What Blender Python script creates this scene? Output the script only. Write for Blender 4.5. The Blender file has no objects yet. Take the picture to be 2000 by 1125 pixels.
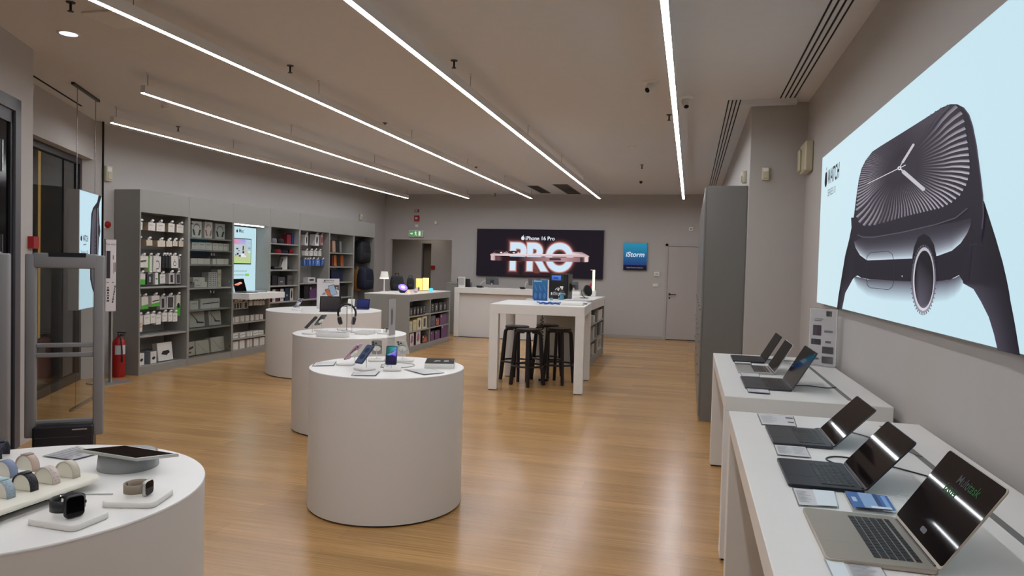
import bpy, bmesh, math, random
from mathutils import Vector, Matrix
random.seed(4)
scn = bpy.context.scene
C = scn.collection
PI = math.pi

# ---------------------------------------------------------------- camera
F_PX, YAW, PITCH, ROLL, CAM_H = 1369.9, .248438, -.031663, .026313, 1.58
def cam_axes():
    cy, sy = math.cos(YAW), math.sin(YAW)
    fwd = Vector((-sy, cy, 0)); right = Vector((cy, sy, 0)); up = Vector((0, 0, 1))
    f2 = fwd*math.cos(PITCH)+up*math.sin(PITCH); u2 = up*math.cos(PITCH)-fwd*math.sin(PITCH)
    r3 = right*math.cos(ROLL)+u2*math.sin(ROLL); u3 = u2*math.cos(ROLL)-right*math.sin(ROLL)
    return r3, u3, f2
CR, CU, CF = cam_axes()
CO = Vector((0, 0, CAM_H))
cd = bpy.data.cameras.new('camera'); cam = bpy.data.objects.new('camera', cd); C.objects.link(cam)
cd.sensor_width = 36; cd.lens = F_PX/2000*36; cd.clip_start = .05; cd.clip_end = 100
m = Matrix.Identity(4)
for i, a in enumerate((CR, CU, -CF)):
    for j in range(3): m[j][i] = a[j]
m.translation = CO
cam.matrix_world = m
scn.camera = cam

# ---------------------------------------------------------------- world and exposure
w = bpy.data.worlds.new('world'); scn.world = w; w.use_nodes = True
w.node_tree.nodes['Background'].inputs[0].default_value = (.5, .55, .65, 1)
w.node_tree.nodes['Background'].inputs[1].default_value = .02
scn.view_settings.view_transform = 'Standard'
scn.view_settings.look = 'None'
scn.view_settings.exposure = 0.0
scn.view_settings.gamma = 1
scn.view_settings.use_curve_mapping = False
RAIL_E = 44.0        # radiance of the ceiling light strips

# rays through a point of the photograph, used to measure where things stand
def ray(x, y): return CR*((x-1000)/F_PX)-CU*((y-562.5)/F_PX)+CF
def atz(x, y, z=0.0):
    d = ray(x, y); return CO+d*((z-CAM_H)/d.z)
def aty(x, y, Y):
    d = ray(x, y); return CO+d*(Y/d.y)
def atx(x, y, X):
    d = ray(x, y); return CO+d*(X/d.x)
def atp(x, y, p, n):
    d = ray(x, y); return CO+d*((p-CO).dot(n)/d.dot(n))
def kk(ox, oy, s):
    return lambda a, b: (ox+a/s, oy+b/s)

# ---------------------------------------------------------------- materials
def lin(h):
    if isinstance(h, str):
        h = h.lstrip('#'); c = [int(h[i:i+2], 16)/255 for i in (0, 2, 4)]
    else: c = list(h)
    return tuple(((x/12.92) if x <= .04045 else ((x+.055)/1.055)**2.4) for x in c)
MATS = {}
def mat(name, col='#808080', rough=.5, metal=0, emit=0, trans=0, spec=.5, noise=0, coat=0, ecol=None):
    if name in MATS: return MATS[name]
    M_ = bpy.data.materials.new(name); M_.use_nodes = True
    nt = M_.node_tree; b = nt.nodes['Principled BSDF']
    c = lin(col)
    b.inputs['Base Color'].default_value = (*c, 1)
    b.inputs['Roughness'].default_value = rough
    b.inputs['Metallic'].default_value = metal
    b.inputs['Specular IOR Level'].default_value = spec
    if coat: b.inputs['Coat Weight'].default_value = coat; b.inputs['Coat Roughness'].default_value = .05
    if emit:
        b.inputs['Emission Color'].default_value = (*lin(ecol or col), 1); b.inputs['Emission Strength'].default_value = emit
    if noise:
        t = nt.nodes.new('ShaderNodeTexNoise'); t.inputs['Scale'].default_value = 9; t.inputs['Detail'].default_value = 4
        g = nt.nodes.new('ShaderNodeTexCoord'); nt.links.new(g.outputs['Object'], t.inputs['Vector'])
        r = nt.nodes.new('ShaderNodeMapRange'); r.inputs[3].default_value = max(0, rough-noise); r.inputs[4].default_value = min(1, rough+noise)
        nt.links.new(t.outputs['Fac'], r.inputs[0]); nt.links.new(r.outputs[0], b.inputs['Roughness'])
        mx = nt.nodes.new('ShaderNodeMixRGB'); mx.inputs[1].default_value = (*[x*.97 for x in c], 1); mx.inputs[2].default_value = (*[min(1, x*1.03) for x in c], 1)
        nt.links.new(t.outputs['Fac'], mx.inputs[0]); nt.links.new(mx.outputs[0], b.inputs['Base Color'])
    MATS[name] = M_; return M_
def clear_mat(name, tint, gloss=.12, rough=.03):
    M_ = bpy.data.materials.new(name); M_.use_nodes = True; nt = M_.node_tree; nt.nodes.clear()
    o = nt.nodes.new('ShaderNodeOutputMaterial'); mx = nt.nodes.new('ShaderNodeMixShader')
    t = nt.nodes.new('ShaderNodeBsdfTransparent'); g = nt.nodes.new('ShaderNodeBsdfGlossy')
    t.inputs[0].default_value = (*lin(tint), 1); g.inputs['Roughness'].default_value = rough
    f = nt.nodes.new('ShaderNodeLayerWeight'); f.inputs[0].default_value = .5
    pw = nt.nodes.new('ShaderNodeMath'); pw.operation = 'POWER'; pw.inputs[1].default_value = 4; nt.links.new(f.outputs['Facing'], pw.inputs[0])
    ma = nt.nodes.new('ShaderNodeMath'); ma.operation = 'MULTIPLY_ADD'; ma.inputs[1].default_value = .9; ma.inputs[2].default_value = gloss*.3
    nt.links.new(pw.outputs[0], ma.inputs[0]); nt.links.new(ma.outputs[0], mx.inputs[0])
    nt.links.new(t.outputs[0], mx.inputs[1]); nt.links.new(g.outputs[0], mx.inputs[2]); nt.links.new(mx.outputs[0], o.inputs[0])
    MATS[name] = M_; return M_
def print_mat(name, emit):
    M_ = bpy.data.materials.new(name); M_.use_nodes = True; nt = M_.node_tree; b = nt.nodes['Principled BSDF']
    a = nt.nodes.new('ShaderNodeAttribute'); a.attribute_name = 'Col'
    if emit:
        b.inputs['Base Color'].default_value = (.004, .004, .004, 1); b.inputs['Roughness'].default_value = .6; b.inputs['Specular IOR Level'].default_value = .1
        nt.links.new(a.outputs['Color'], b.inputs['Emission Color']); b.inputs['Emission Strength'].default_value = emit
    else:
        nt.links.new(a.outputs['Color'], b.inputs['Base Color']); b.inputs['Roughness'].default_value = .45
    MATS[name] = M_; return M_
WALL = mat('wall_paint', '#b9b4b0', .75, noise=.05)
CEIL = mat('ceiling_paint', '#dbd9da', .85, noise=.05)
WHITE = mat('white_laminate', '#e9e7e3', .30, noise=.04)
WHITE2 = mat('white_matt_panel', '#e2deda', .5)
GREY = mat('grey_cabinet', '#8f8d88', .42, noise=.05)
GREYD = mat('dark_grey_cabinet', '#74726e', .32, noise=.04)
GREYSH = mat('grey_shelf_board', '#96948f', .4)
BLACKW = mat('black_stained_wood', '#16121a', .35)
BLK = mat('black_plastic', '#101014', .35)
BLKM = mat('black_matt_fabric', '#1c1c22', .8)
SCREEN = mat('dark_glass_screen', '#060308', .04, spec=.2)
SPACE = mat('space_grey_aluminium', '#4a4b50', .38, metal=.75)
MIDN = mat('midnight_aluminium', '#2c2f38', .38, metal=.7)
SILV = mat('silver_aluminium', '#b9b8b5', .35, metal=.7)
STARL = mat('starlight_aluminium', '#b5ad9f', .38, metal=.65)
STEEL = mat('steel', '#a5a5a5', .25, metal=1)
DKMET = mat('dark_metal', '#3c3a3c', .4, metal=.6)
CHROME = mat('chrome', '#dcdcdc', .08, metal=1)
PLW = mat('white_plastic', '#e9e6e0', .35)
PLC = mat('cream_plastic', '#c9c2a8', .5)
PAPER = mat('white_paper', '#e6e3de', .7)
PAPG = mat('pale_grey_paper', '#c3c3c4', .7)
KRAFT = mat('kraft_card', '#9d8b74', .75)
REDP = mat('red_plastic', '#a01a1c', .35)
DARK = mat('dark_slot', '#0b0a0b', .8)
TXT = mat('dark_print', '#1d1d20', .6)
TXTG = mat('grey_print', '#77777a', .6)
ACR = clear_mat('clear_acrylic', '#f7f9f9', .22)
GLASS = clear_mat('shop_glass', '#b9bdbd', .16)
CABG = clear_mat('cabinet_glass', '#eceeec', .05)
PRL = print_mat('lit_print', 1.0)
PRP = print_mat('paper_print', 0)
LEDW = mat('white_light_strip', '#ffffff', .5, emit=RAIL_E, ecol='#f6f9ff')
LEDB = mat('bay_light_strip', '#ffffff', .5, emit=7, ecol='#e6f4ff')
LEDY = mat('yellow_light_line', '#ffcf70', .5, emit=1.3, ecol='#ffc060')

# ---------------------------------------------------------------- mesh builder
class MB:
    def __init__(s): s.v = []; s.c = []; s.f = []; s.m = []; s.s = []; s.mats = []; s.T = Matrix.Identity(4)
    def mi(s, m_):
        if m_ not in s.mats: s.mats.append(m_)
        return s.mats.index(m_)
    def add(s, vs, fs, m_, smooth=False, cols=None):
        b = len(s.v); k = s.mi(m_)
        for i, v in enumerate(vs):
            s.v.append(s.T @ Vector(v)); s.c.append(cols[i] if cols else (.8, .8, .8))
        for f in fs:
            s.f.append([b+i for i in f]); s.m.append(k); s.s.append(smooth)
        return s
    def box(s, x0, x1, y0, y1, z0, z1, m_, bev=0, seg=1):
        if x1 < x0: x0, x1 = x1, x0
        if y1 < y0: y0, y1 = y1, y0
        if z1 < z0: z0, z1 = z1, z0
        if not bev:
            vs = [(x, y, z) for z in (z0, z1) for y in (y0, y1) for x in (x0, x1)]
            return s.add(vs, [(0, 2, 3, 1), (4, 5, 7, 6), (0, 1, 5, 4), (2, 6, 7, 3), (0, 4, 6, 2), (1, 3, 7, 5)], m_)
        bm = bmesh.new(); bmesh.ops.create_cube(bm, size=1)
        for v in bm.verts:
            v.co = Vector(((x0+x1)/2+v.co.x*(x1-x0), (y0+y1)/2+v.co.y*(y1-y0), (z0+z1)/2+v.co.z*(z1-z0)))
        bmesh.ops.bevel(bm, geom=list(bm.edges), offset=bev, segments=seg, affect='EDGES', profile=.5)
        bm.verts.ensure_lookup_table(); bm.verts.index_update()
        s.add([v.co.copy() for v in bm.verts], [[v.index for v in f.verts] for f in bm.faces], m_, seg > 1); bm.free(); return s
    def slab(s, x0, x1, y0, y1, z0, z1, r, m_, seg=6, edge=0):
        """a plate with rounded corners in plan"""
        pts = []
        for cx, cy, a0 in ((x1-r, y1-r, 0), (x0+r, y1-r, 90), (x0+r, y0+r, 180), (x1-r, y0+r, 270)):
            for i in range(seg+1):
                a = math.radians(a0+90*i/seg); pts.append((cx+r*math.cos(a), cy+r*math.sin(a)))
        n = len(pts); mx, my = (x0+x1)/2, (y0+y1)/2
        def ring(z, k):
            return [((p[0]-mx)*(1-2*k/(x1-x0))+mx, (p[1]-my)*(1-2*k/(y1-y0))+my, z) for p in pts]
        lv = [ring(z0, edge), ring(z0+edge, 0), ring(z1-edge, 0), ring(z1, edge)] if edge else [ring(z0, 0), ring(z1, 0)]
        vs = [p for l in lv for p in l]; L = len(lv)
        fs = [[l*n+i, l*n+(i+1) % n, (l+1)*n+(i+1) % n, (l+1)*n+i] for l in range(L-1) for i in range(n)]
        s.add(vs, fs, m_, True)
        s.add(lv[-1], [list(range(n))], m_); s.add(lv[0], [list(range(n))[::-1]], m_); return s
    def lathe(s, prof, m_, seg=32, c=(0, 0, 0), smooth=True, caps=True):
        vs = []; fs = []; n = len(prof)
        for r, z in prof:
            for i in range(seg):
                a = 2*PI*i/seg; vs.append((c[0]+r*math.cos(a), c[1]+r*math.sin(a), c[2]+z))
        for j in range(n-1):
            for i in range(seg): fs.append([j*seg+i, j*seg+(i+1) % seg, (j+1)*seg+(i+1) % seg, (j+1)*seg+i])
        s.add(vs, fs, m_, smooth)
        if caps:
            s.add(vs[-seg:], [list(range(seg))], m_); s.add(vs[:seg], [list(range(seg))[::-1]], m_)
        return s
    def tube(s, pts, r, m_, seg=8, caps=True, flat=1.0):
        pts = [Vector(p) for p in pts]; vs = []; fs = []; rr = r if isinstance(r, (list, tuple)) else [r]*len(pts)
        up = Vector((0, 0, 1)); prev = None
        for i, p in enumerate(pts):
            t = (pts[min(i+1, len(pts)-1)]-pts[max(i-1, 0)]).normalized()
            if prev is None:
                a = up.cross(t)
                if a.length < .1: a = Vector((1, 0, 0)).cross(t)
            else: a = prev-t*prev.dot(t)
            a.normalize(); prev = a; b = t.cross(a)
            for k in range(seg):
                an = 2*PI*k/seg; vs.append(p+(a*math.cos(an)+b*math.sin(an)*flat)*rr[i])
        for i in range(len(pts)-1):
            for k in range(seg): fs.append([i*seg+k, i*seg+(k+1) % seg, (i+1)*seg+(k+1) % seg, (i+1)*seg+k])
        s.add(vs, fs, m_, True)
        if caps: s.add(vs[:seg], [list(range(seg))[::-1]], m_); s.add(vs[-seg:], [list(range(seg))], m_)
        return s
    def ell(s, c, r, m_, seg=16, rings=10):
        vs = []; fs = []
        for j in range(rings+1):
            t = PI*j/rings
            for i in range(seg):
                a = 2*PI*i/seg; vs.append((c[0]+r[0]*math.sin(t)*math.cos(a), c[1]+r[1]*math.sin(t)*math.sin(a), c[2]+r[2]*math.cos(t)))
        for j in range(rings):
            for i in range(seg): fs.append([j*seg+i, (j+1)*seg+i, (j+1)*seg+(i+1) % seg, j*seg+(i+1) % seg])
        return s.add(vs, fs, m_, True)
    def poly(s, pts, m_, col=None):
        cols = None
        if col is not None:
            cols = [lin(c) for c in col] if isinstance(col, list) else [lin(col)]*len(pts)
        return s.add(pts, [list(range(len(pts)))], m_, False, cols)
    def text(s, st, size, m_, M4, bold=0, align='LEFT', col=None, sx=1.0):
        vs, fs, wd = text_data(st, bold)
        off = {'LEFT': 0, 'CENTER': -wd/2, 'RIGHT': -wd}[align]
        s.add([M4 @ Vector(((v[0]+off)*size*sx, v[1]*size, 0)) for v in vs], fs, m_, False, [lin(col)]*len(vs) if col else None); return s
    def build(s, name, parent=None, origin=None):
        if parent is None:
            if origin is None:
                xs = [v.x for v in s.v]; ys = [v.y for v in s.v]; zs = [v.z for v in s.v]
                origin = Vector(((min(xs)+max(xs))/2, (min(ys)+max(ys))/2, min(zs)))
            vs = [v-origin for v in s.v]
        else: vs = s.v
        me = bpy.data.meshes.new(name); me.from_pydata([tuple(v) for v in vs], [], s.f)
        for k in s.mats: me.materials.append(k)
        me.polygons.foreach_set('material_index', s.m); me.polygons.foreach_set('use_smooth', s.s)
        if PRL in s.mats or PRP in s.mats:
            a = me.color_attributes.new('Col', 'FLOAT_COLOR', 'POINT')
            a.data.foreach_set('color', [x for c in s.c for x in (*c, 1)])
        me.update()
        o = bpy.data.objects.new(name, me); C.objects.link(o)
        if parent is None: o.location = origin
        else: o.parent = parent
        return o
TD = {}
def text_data(st, bold=0):
    if (st, bold) in TD: return TD[(st, bold)]
    cu = bpy.data.curves.new('t', 'FONT'); cu.body = st; cu.size = 1; cu.offset = bold; cu.resolution_u = 8
    o = bpy.data.objects.new('t', cu); C.objects.link(o)
    dg = bpy.context.evaluated_depsgraph_get(); dg.update()
    me = bpy.data.meshes.new_from_object(o.evaluated_get(dg))
    vs = [tuple(v.co) for v in me.vertices]; fs = [list(p.vertices) for p in me.polygons]
    wd = max([v[0] for v in vs]+[0])
    bpy.data.objects.remove(o); bpy.data.curves.remove(cu); bpy.data.meshes.remove(me)
    TD[(st, bold)] = (vs, fs, wd); return TD[(st, bold)]
def frame(o, u, v):
    """matrix whose local x runs along u and local y along v"""
    u = Vector(u).normalized(); v = Vector(v).normalized(); n = u.cross(v); M_ = Matrix.Identity(4)
    for j in range(3): M_[j][0] = u[j]; M_[j][1] = v[j]; M_[j][2] = n[j]; M_[j][3] = o[j]
    return M_
def tag(o, label, cat, group=None, kind=None):
    if label: o['label'] = label
    if cat: o['category'] = cat
    if group: o['group'] = group
    if kind: o['kind'] = kind
    return o
def thing(name, label, cat, loc=(0, 0, 0), rz=0, group=None):
    o = bpy.data.objects.new(name, None); C.objects.link(o); o.empty_display_size = .05
    o.location = loc; o.rotation_euler = (0, 0, rz); return tag(o, label, cat, group)
def world(e, mb):
    """let a part be modelled in room coordinates under the thing e"""
    mb.T = (Matrix.Translation(e.location) @ Matrix.Rotation(e.rotation_euler[2], 4, 'Z')).inverted(); return mb
def struct(name, mb, label=None):
    o = mb.build(name); o['kind'] = 'structure'
    if label: o['label'] = label
    return o
def copy_tree(o, parent=None):
    c = o.copy(); C.objects.link(c)
    if parent is not None: c.parent = parent
    for ch in list(o.children): copy_tree(ch, c)
    return c
ORD = ['leftmost', 'second from left', 'third from left', 'fourth from left', 'fifth from left', 'sixth from left', 'seventh from left', 'eighth from left', 'ninth from left']
APPLE = []
for i in range(40):
    a = 2*PI*i/40; r = .5*(1-.10*abs(math.cos(a))**3+.03*math.cos(3*a+1.57))
    x, y = r*math.cos(a)*.95, r*math.sin(a)*1.0-.05
    if abs(x) < .1 and y > 0: y -= .06
    if (x-.56)**2+(y-.08)**2 < .19**2: x = .56-math.sqrt(max(0, .19**2-(y-.08)**2))
    APPLE.append((x, y))
LEAF = [(-.02, .5), (.02, .62), (.1, .7), (.2, .74), (.19, .64), (.12, .55), (.04, .5)]
def apple(mb, M4, size, m_, col=None):
    for sh in (APPLE, LEAF): mb.poly([M4 @ Vector((x*size, y*size, 0)) for x, y in sh], m_, col)
# ================================================================ the room
RH = 3.28; XR = 1.08; XR2 = .546; YB = 16.26; XL = -7.44; YC = 7.5
DV = Vector((-.484, .875, 0)).normalized(); NV = Vector((.875, .484, 0)).normalized()    # shopfront direction, normal into the room
def sf(k, t, z=0):        # point at signed distance k along the normal and t along the shopfront
    return NV*k+DV*t+Vector((0, 0, z))
def floor_mat():
    M_ = bpy.data.materials.new('bamboo_planks'); M_.use_nodes = True; nt = M_.node_tree; b = nt.nodes['Principled BSDF']
    tc = nt.nodes.new('ShaderNodeTexCoord'); L = nt.links.new
    br = nt.nodes.new('ShaderNodeTexBrick'); br.offset = .37; br.inputs['Scale'].default_value = 1
    br.inputs['Brick Width'].default_value = 1.9; br.inputs['Row Height'].default_value = .19
    br.inputs['Mortar Size'].default_value = .0012; br.inputs['Mortar Smooth'].default_value = .3; br.inputs['Bias'].default_value = 0
    br.inputs['Color1'].default_value = (0, 0, 0, 1); br.inputs['Color2'].default_value = (1, 1, 1, 1); br.inputs['Mortar'].default_value = (.5, .5, .5, 1)
    L(tc.outputs['Object'], br.inputs['Vector'])
    mp = nt.nodes.new('ShaderNodeMapping'); mp.inputs['Scale'].default_value = (1.1, 46, 1); L(tc.outputs['Object'], mp.inputs[0])
    n1 = nt.nodes.new('ShaderNodeTexNoise'); n1.inputs['Scale'].default_value = 1.6; n1.inputs['Detail'].default_value = 5; n1.inputs['Roughness'].default_value = .6
    L(mp.outputs[0], n1.inputs['Vector'])
    mp2 = nt.nodes.new('ShaderNodeMapping'); mp2.inputs['Scale'].default_value = (.5, 9, 1); L(tc.outputs['Object'], mp2.inputs[0])
    n2 = nt.nodes.new('ShaderNodeTexNoise'); n2.inputs['Scale'].default_value = 1; n2.inputs['Detail'].default_value = 3; L(mp2.outputs[0], n2.inputs['Vector'])
    r1 = nt.nodes.new('ShaderNodeValToRGB'); e = r1.color_ramp.elements
    e[0].position = .3; e[0].color = (*lin('#a67a46'), 1); e[1].position = .7; e[1].color = (*lin('#c69b62'), 1); L(n1.outputs['Fac'], r1.inputs[0])
    m1 = nt.nodes.new('ShaderNodeMixRGB'); m1.blend_type = 'MULTIPLY'; m1.inputs[0].default_value = 1
    r2 = nt.nodes.new('ShaderNodeMapRange'); r2.inputs[3].default_value = .84; r2.inputs[4].default_value = 1.06; L(br.outputs['Color'], r2.inputs[0])
    L(r1.outputs[0], m1.inputs[1]); L(r2.outputs[0], m1.inputs[2])
    m2 = nt.nodes.new('ShaderNodeMixRGB'); m2.blend_type = 'MULTIPLY'; m2.inputs[0].default_value = 1
    r3 = nt.nodes.new('ShaderNodeMapRange'); r3.inputs[1].default_value = .3; r3.inputs[2].default_value = .7; r3.inputs[3].default_value = .88; r3.inputs[4].default_value = 1.06; L(n2.outputs['Fac'], r3.inputs[0])
    L(m1.outputs[0], m2.inputs[1]); L(r3.outputs[0], m2.inputs[2])
    m3 = nt.nodes.new('ShaderNodeMixRGB'); m3.inputs[2].default_value = (*lin('#6a4a28'), 1)
    ma = nt.nodes.new('ShaderNodeMath'); ma.operation = 'MULTIPLY'; ma.inputs[1].default_value = .55; L(br.outputs['Fac'], ma.inputs[0])
    L(ma.outputs[0], m3.inputs[0]); L(m2.outputs[0], m3.inputs[1]); L(m3.outputs[0], b.inputs['Base Color'])
    r4 = nt.nodes.new('ShaderNodeMapRange'); r4.inputs[3].default_value = .185; r4.inputs[4].default_value = .31; L(n1.outputs['Fac'], r4.inputs[0]); L(r4.outputs[0], b.inputs['Roughness'])
    bp = nt.nodes.new('ShaderNodeBump'); bp.inputs['Strength'].default_value = .035; bp.inputs['Distance'].default_value = .01
    L(n1.outputs['Fac'], bp.inputs['Height']); L(bp.outputs[0], b.inputs['Normal'])
    return M_
FLOOR = floor_mat()
YR = -3.0; A0 = sf(-2.415, 0); 
def on_front(Y, k=-2.415): # point of the shopfront line k at this Y
    return Vector(((k-.484*Y)/.875, Y, 0))
mb = MB(); mb.box(-10, 1.4, -3.3, 18.6, -.08, 0, FLOOR); o = mb.build('floor', origin=Vector((0, 0, 0))); o['kind'] = 'structure'
mb = MB(); mb.box(-10, 1.4, -3.3, 18.6, RH, RH+.1, CEIL); struct('ceiling', mb)
mb = MB(); mb.box(XR, XR+.15, YR, YC+.02, 0, RH, WALL); struct('wall_right', mb)
mb = MB(); mb.box(XR2, XR+.15, YC, YB+.2, 0, RH, WALL, bev=.004); struct('wall_column', mb)
mb = MB(); mb.box(-1.2, XR+.15, YR-.15, YR, 0, RH, WALL); struct('wall_rear', mb)
# back wall with the opening to the lobby on the left
OZ = 2.165; OX0, OX1 = -7.30, -5.665
mb = MB()
mb.box(OX1, .7, YB, YB+.15, 0, RH, WALL); mb.box(XL-.15, OX0, YB, YB+.15, 0, OZ, WALL); mb.box(XL-.15, OX1, YB, YB+.15, OZ, RH, WALL)
struct('wall_back', mb)
YLb = YB+1.05; lx0, lx1, lz = aty(823, 500, YLb).x, aty(842, 500, YLb).x, aty(830, 475.5, YLb).z
mb = MB(); mb.box(-8.6, lx0, YLb, YLb+.1, 0, 2.4, WALL); mb.box(lx1, -5.3, YLb, YLb+.1, 0, 2.4, WALL); mb.box(lx0, lx1, YLb, YLb+.1, lz, 2.4, WALL)
mb.box(-8.6, -5.3, YB+.15, YB+1.15, 2.4, 2.45, CEIL); mb.box(-5.5, -5.4, YB+.15, YB+1.15, 0, 2.4, WALL); mb.box(-8.65, -8.6, YB+.15, YB+1.15, 0, 2.4, WALL)
struct('wall_lobby', mb)
mb = MB(); mb.box(lx0-.05, lx1+.05, YLb+.3, YLb+.34, 0, 2.3, mat('lobby_door_paint', '#857a6c', .6)); struct('door_2', mb)
LBL = mat('lobby_fill_glow', '#ffffff', .5, emit=5, ecol='#fff6ea')  # glow of an unseen lamp, added to brighten the lobby
e = thing('lobby_fill_lamp', 'round lamp added inside the back lobby to brighten it, unseen behind the header', 'ceiling light', (-6.5, YB+.6, 2.4)); f = MB(); f.lathe([(.16, -.03), (.17, 0)], LBL, 28); f.build('diffuser', e)
f = MB(); f.lathe([(.175, -.012), (.175, 0)], WHITE2, 28); f.build('rim', e)
# left wall behind the shelving
mb = MB(); mb.box(XL-.15, XL, 7.42, YB+.2, 0, RH, WALL); struct('wall_left', mb)
# shopfront: wall with the dark entrance door, recess, header over the window
def slabwall(mb, k0, k1, t0, t1, z0, z1, m_):
    a, b, c, d = sf(k0, t0), sf(k0, t1), sf(k1, t1), sf(k1, t0)
    vs = [(p.x, p.y, z) for z in (z0, z1) for p in (a, b, c, d)]
    mb.add(vs, [(0, 1, 2, 3), (7, 6, 5, 4), (0, 4, 5, 1), (1, 5, 6, 2), (2, 6, 7, 3), (3, 7, 4, 0)], m_)
def tof(p): return p.dot(DV)
tE = tof(Vector((-5.385, 4.74, 0))); tJ = tof(Vector((-5.262, 4.52, 0))); DT = 2.80
mb = MB(); slabwall(mb, -2.415, -2.66, tJ, tE, 0, RH, WALL); slabwall(mb, -2.415, -2.66, -6.0, tJ-2.6, 0, RH, WALL)
slabwall(mb, -2.415, -2.66, tJ-2.6, tJ, DT, RH, WALL); struct('wall_front', mb)
mb = MB()
tW0 = tE-.3; tW1 = tof(Vector((-7.44, 7.2, 0)))
tS1 = tof(Vector((-7.366, 7.347, 0)))
slabwall(mb, -2.889, -3.10, tW0, tS1-.03, 2.775, RH, WALL); struct('wall_header', mb)
mb = MB(); slabwall(mb, -2.755, -2.775, tW0, tof(Vector((-6.85, 6.6, 0))), RH-.006, RH, DARK); struct('trim_1', mb, 'dark shadow gap in the ceiling along the shopfront header')
mb = MB(); a = sf(-3.03, tW1); b_ = Vector((-7.33, 7.44, 0)); c_ = Vector((-7.44, 7.5, 0))
dd = (b_-a); nn = Vector((dd.y, -dd.x, 0)).normalized()
vs = [(p.x, p.y, z) for z in (0, RH) for p in (a, b_, b_-nn*.2, a-nn*.2)]
mb.add(vs, [(3, 2, 1, 0), (4, 5, 6, 7), (0, 1, 5, 4), (1, 2, 6, 5), (2, 3, 7, 6), (3, 0, 4, 7)], WALL); struct('wall_return', mb)
mb = MB(); mb.tube([(-7.325, 7.44, 0), (-7.325, 7.44, RH)], .012, DARK, 6); struct('trim_2', mb, 'thin black vertical strip at the corner of the left wall')
# entrance door in the front wall: dark glass in a grey frame
FR = mat('door_frame_grey', '#57555a', .45); FRD = mat('door_frame_dark', '#1f1d22', .4)
NIGHT = mat('dark_door_glass', '#05040a', .12, spec=.12)
e = thing('door_1', 'dark glazed entrance door set in a grey metal frame', None, sf(-2.50, tJ-.6)); e['kind'] = 'structure'; del e['label']
f = world(e, MB()); T0 = e.matrix_basis.inverted()
def sw(mb, k0, k1, t0, t1, z0, z1, m_):
    slabwall(mb, k0, k1, t0, t1, z0, z1, m_)
sw(f, -2.408, -2.46, tJ-.10, tJ, 0, DT, FR); sw(f, -2.408, -2.46, tJ-2.6, tJ, DT-.1, DT, FR); f.build('door_frame', e)
f = world(e, MB()); sw(f, -2.425, -2.46, tJ-.15, tJ-.10, 0, DT-.1, FRD); sw(f, -2.425, -2.46, tJ-2.6, tJ-.10, DT-.2, DT-.1, FRD); f.build('door_stile', e)
f = world(e, MB()); sw(f, -2.44, -2.45, tJ-2.6, tJ-.15, 0, DT-.2, NIGHT); f.build('door_glass', e)
for z in (1.48, 2.2):
    f = world(e, MB()); sw(f, -2.425, -2.44, tJ-.36, tJ-.29, z, z+.24, DKMET); sw(f, -2.415, -2.425, tJ-.32, tJ-.30, z, z+.24, STEEL); f.build('door_hinge', e)
# shop window
WB = .1; t0w = tE+.02
e = thing('window_1', None, None, sf(-3.05, (t0w+tW1)/2)); e['kind'] = 'structure'
WF = mat('window_frame_dark', '#2a2626', .4)
f = world(e, MB()); sw(f, -3.0, -3.08, tW0, tW1, 0, WB, WF); sw(f, -3.0, -3.08, tW0, tW1, 2.70, 2.775, WF); sw(f, -3.0, -3.08, tW1-.07, tW1, WB, 2.7, WF)
f.build('window_frame', e)
f = world(e, MB()); sw(f, -3.035, -3.045, tW0, tW1-.07, WB, 2.70, GLASS); f.build('window_pane', e)
# what is seen through the window: the dim mall passage and the shop across it
mb = MB(); mm = mat('mall_floor_tile', '#6d6a66', .3)
slabwall(mb, -3.12, -7.5, -1, tW1+9, -.06, -.001, mm)
struct('floor_passage', mb)
mb = MB(); DKW = mat('mall_dark_wall', '#2c2a2d', .5)
slabwall(mb, -5.6, -5.75, -1, tW1+9, 0, 3.4, DKW); struct('wall_passage', mb)
# skirting
BB = mat('skirting_paint', '#a8a19b', .6)
mb = MB(); mb.box(OX1, -.58, YB-.012, YB, 0, .06, BB); struct('baseboard_back', mb)
mb = MB(); mb.box(XR-.012, XR, YR, YC, 0, .06, BB); struct('baseboard_right', mb)
# white door in the back wall
DP = mat('pale_door_paint', '#b3aba6', .5)
e = thing('door_3', None, None, (-.1, YB, 0)); e['kind'] = 'structure'
f = world(e, MB()); f.box(-.56, -.505, YB-.03, YB, 0, 2.17, DP); f.box(.31, .365, YB-.03, YB, 0, 2.17, DP); f.box(-.56, .365, YB-.03, YB, 2.115, 2.17, DP); f.build('door_frame', e)
f = world(e, MB()); f.box(-.495, .30, YB-.02, YB, .015, 2.105, DP); f.build('door_leaf', e)
f = world(e, MB()); f.box(-.505, .31, YB-.022, YB, .001, .014, DARK); f.build('door_gap', e)
f = world(e, MB()); f.tube([(-.445, YB-.02, 1.03), (-.445, YB-.06, 1.03), (-.30, YB-.06, 1.03)], .009, DKMET); f.lathe([(.0, 0), (.02, 0), (.02, .01), (0, .01)], DKMET, 12, (0, 0, 0)) if False else None
f.box(-.465, -.425, YB-.027, YB-.02, 1.005, 1.055, DKMET); f.box(-.462, -.428, YB-.03, YB-.02, .925, .965, DKMET); f.build('door_handle', e)

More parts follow.
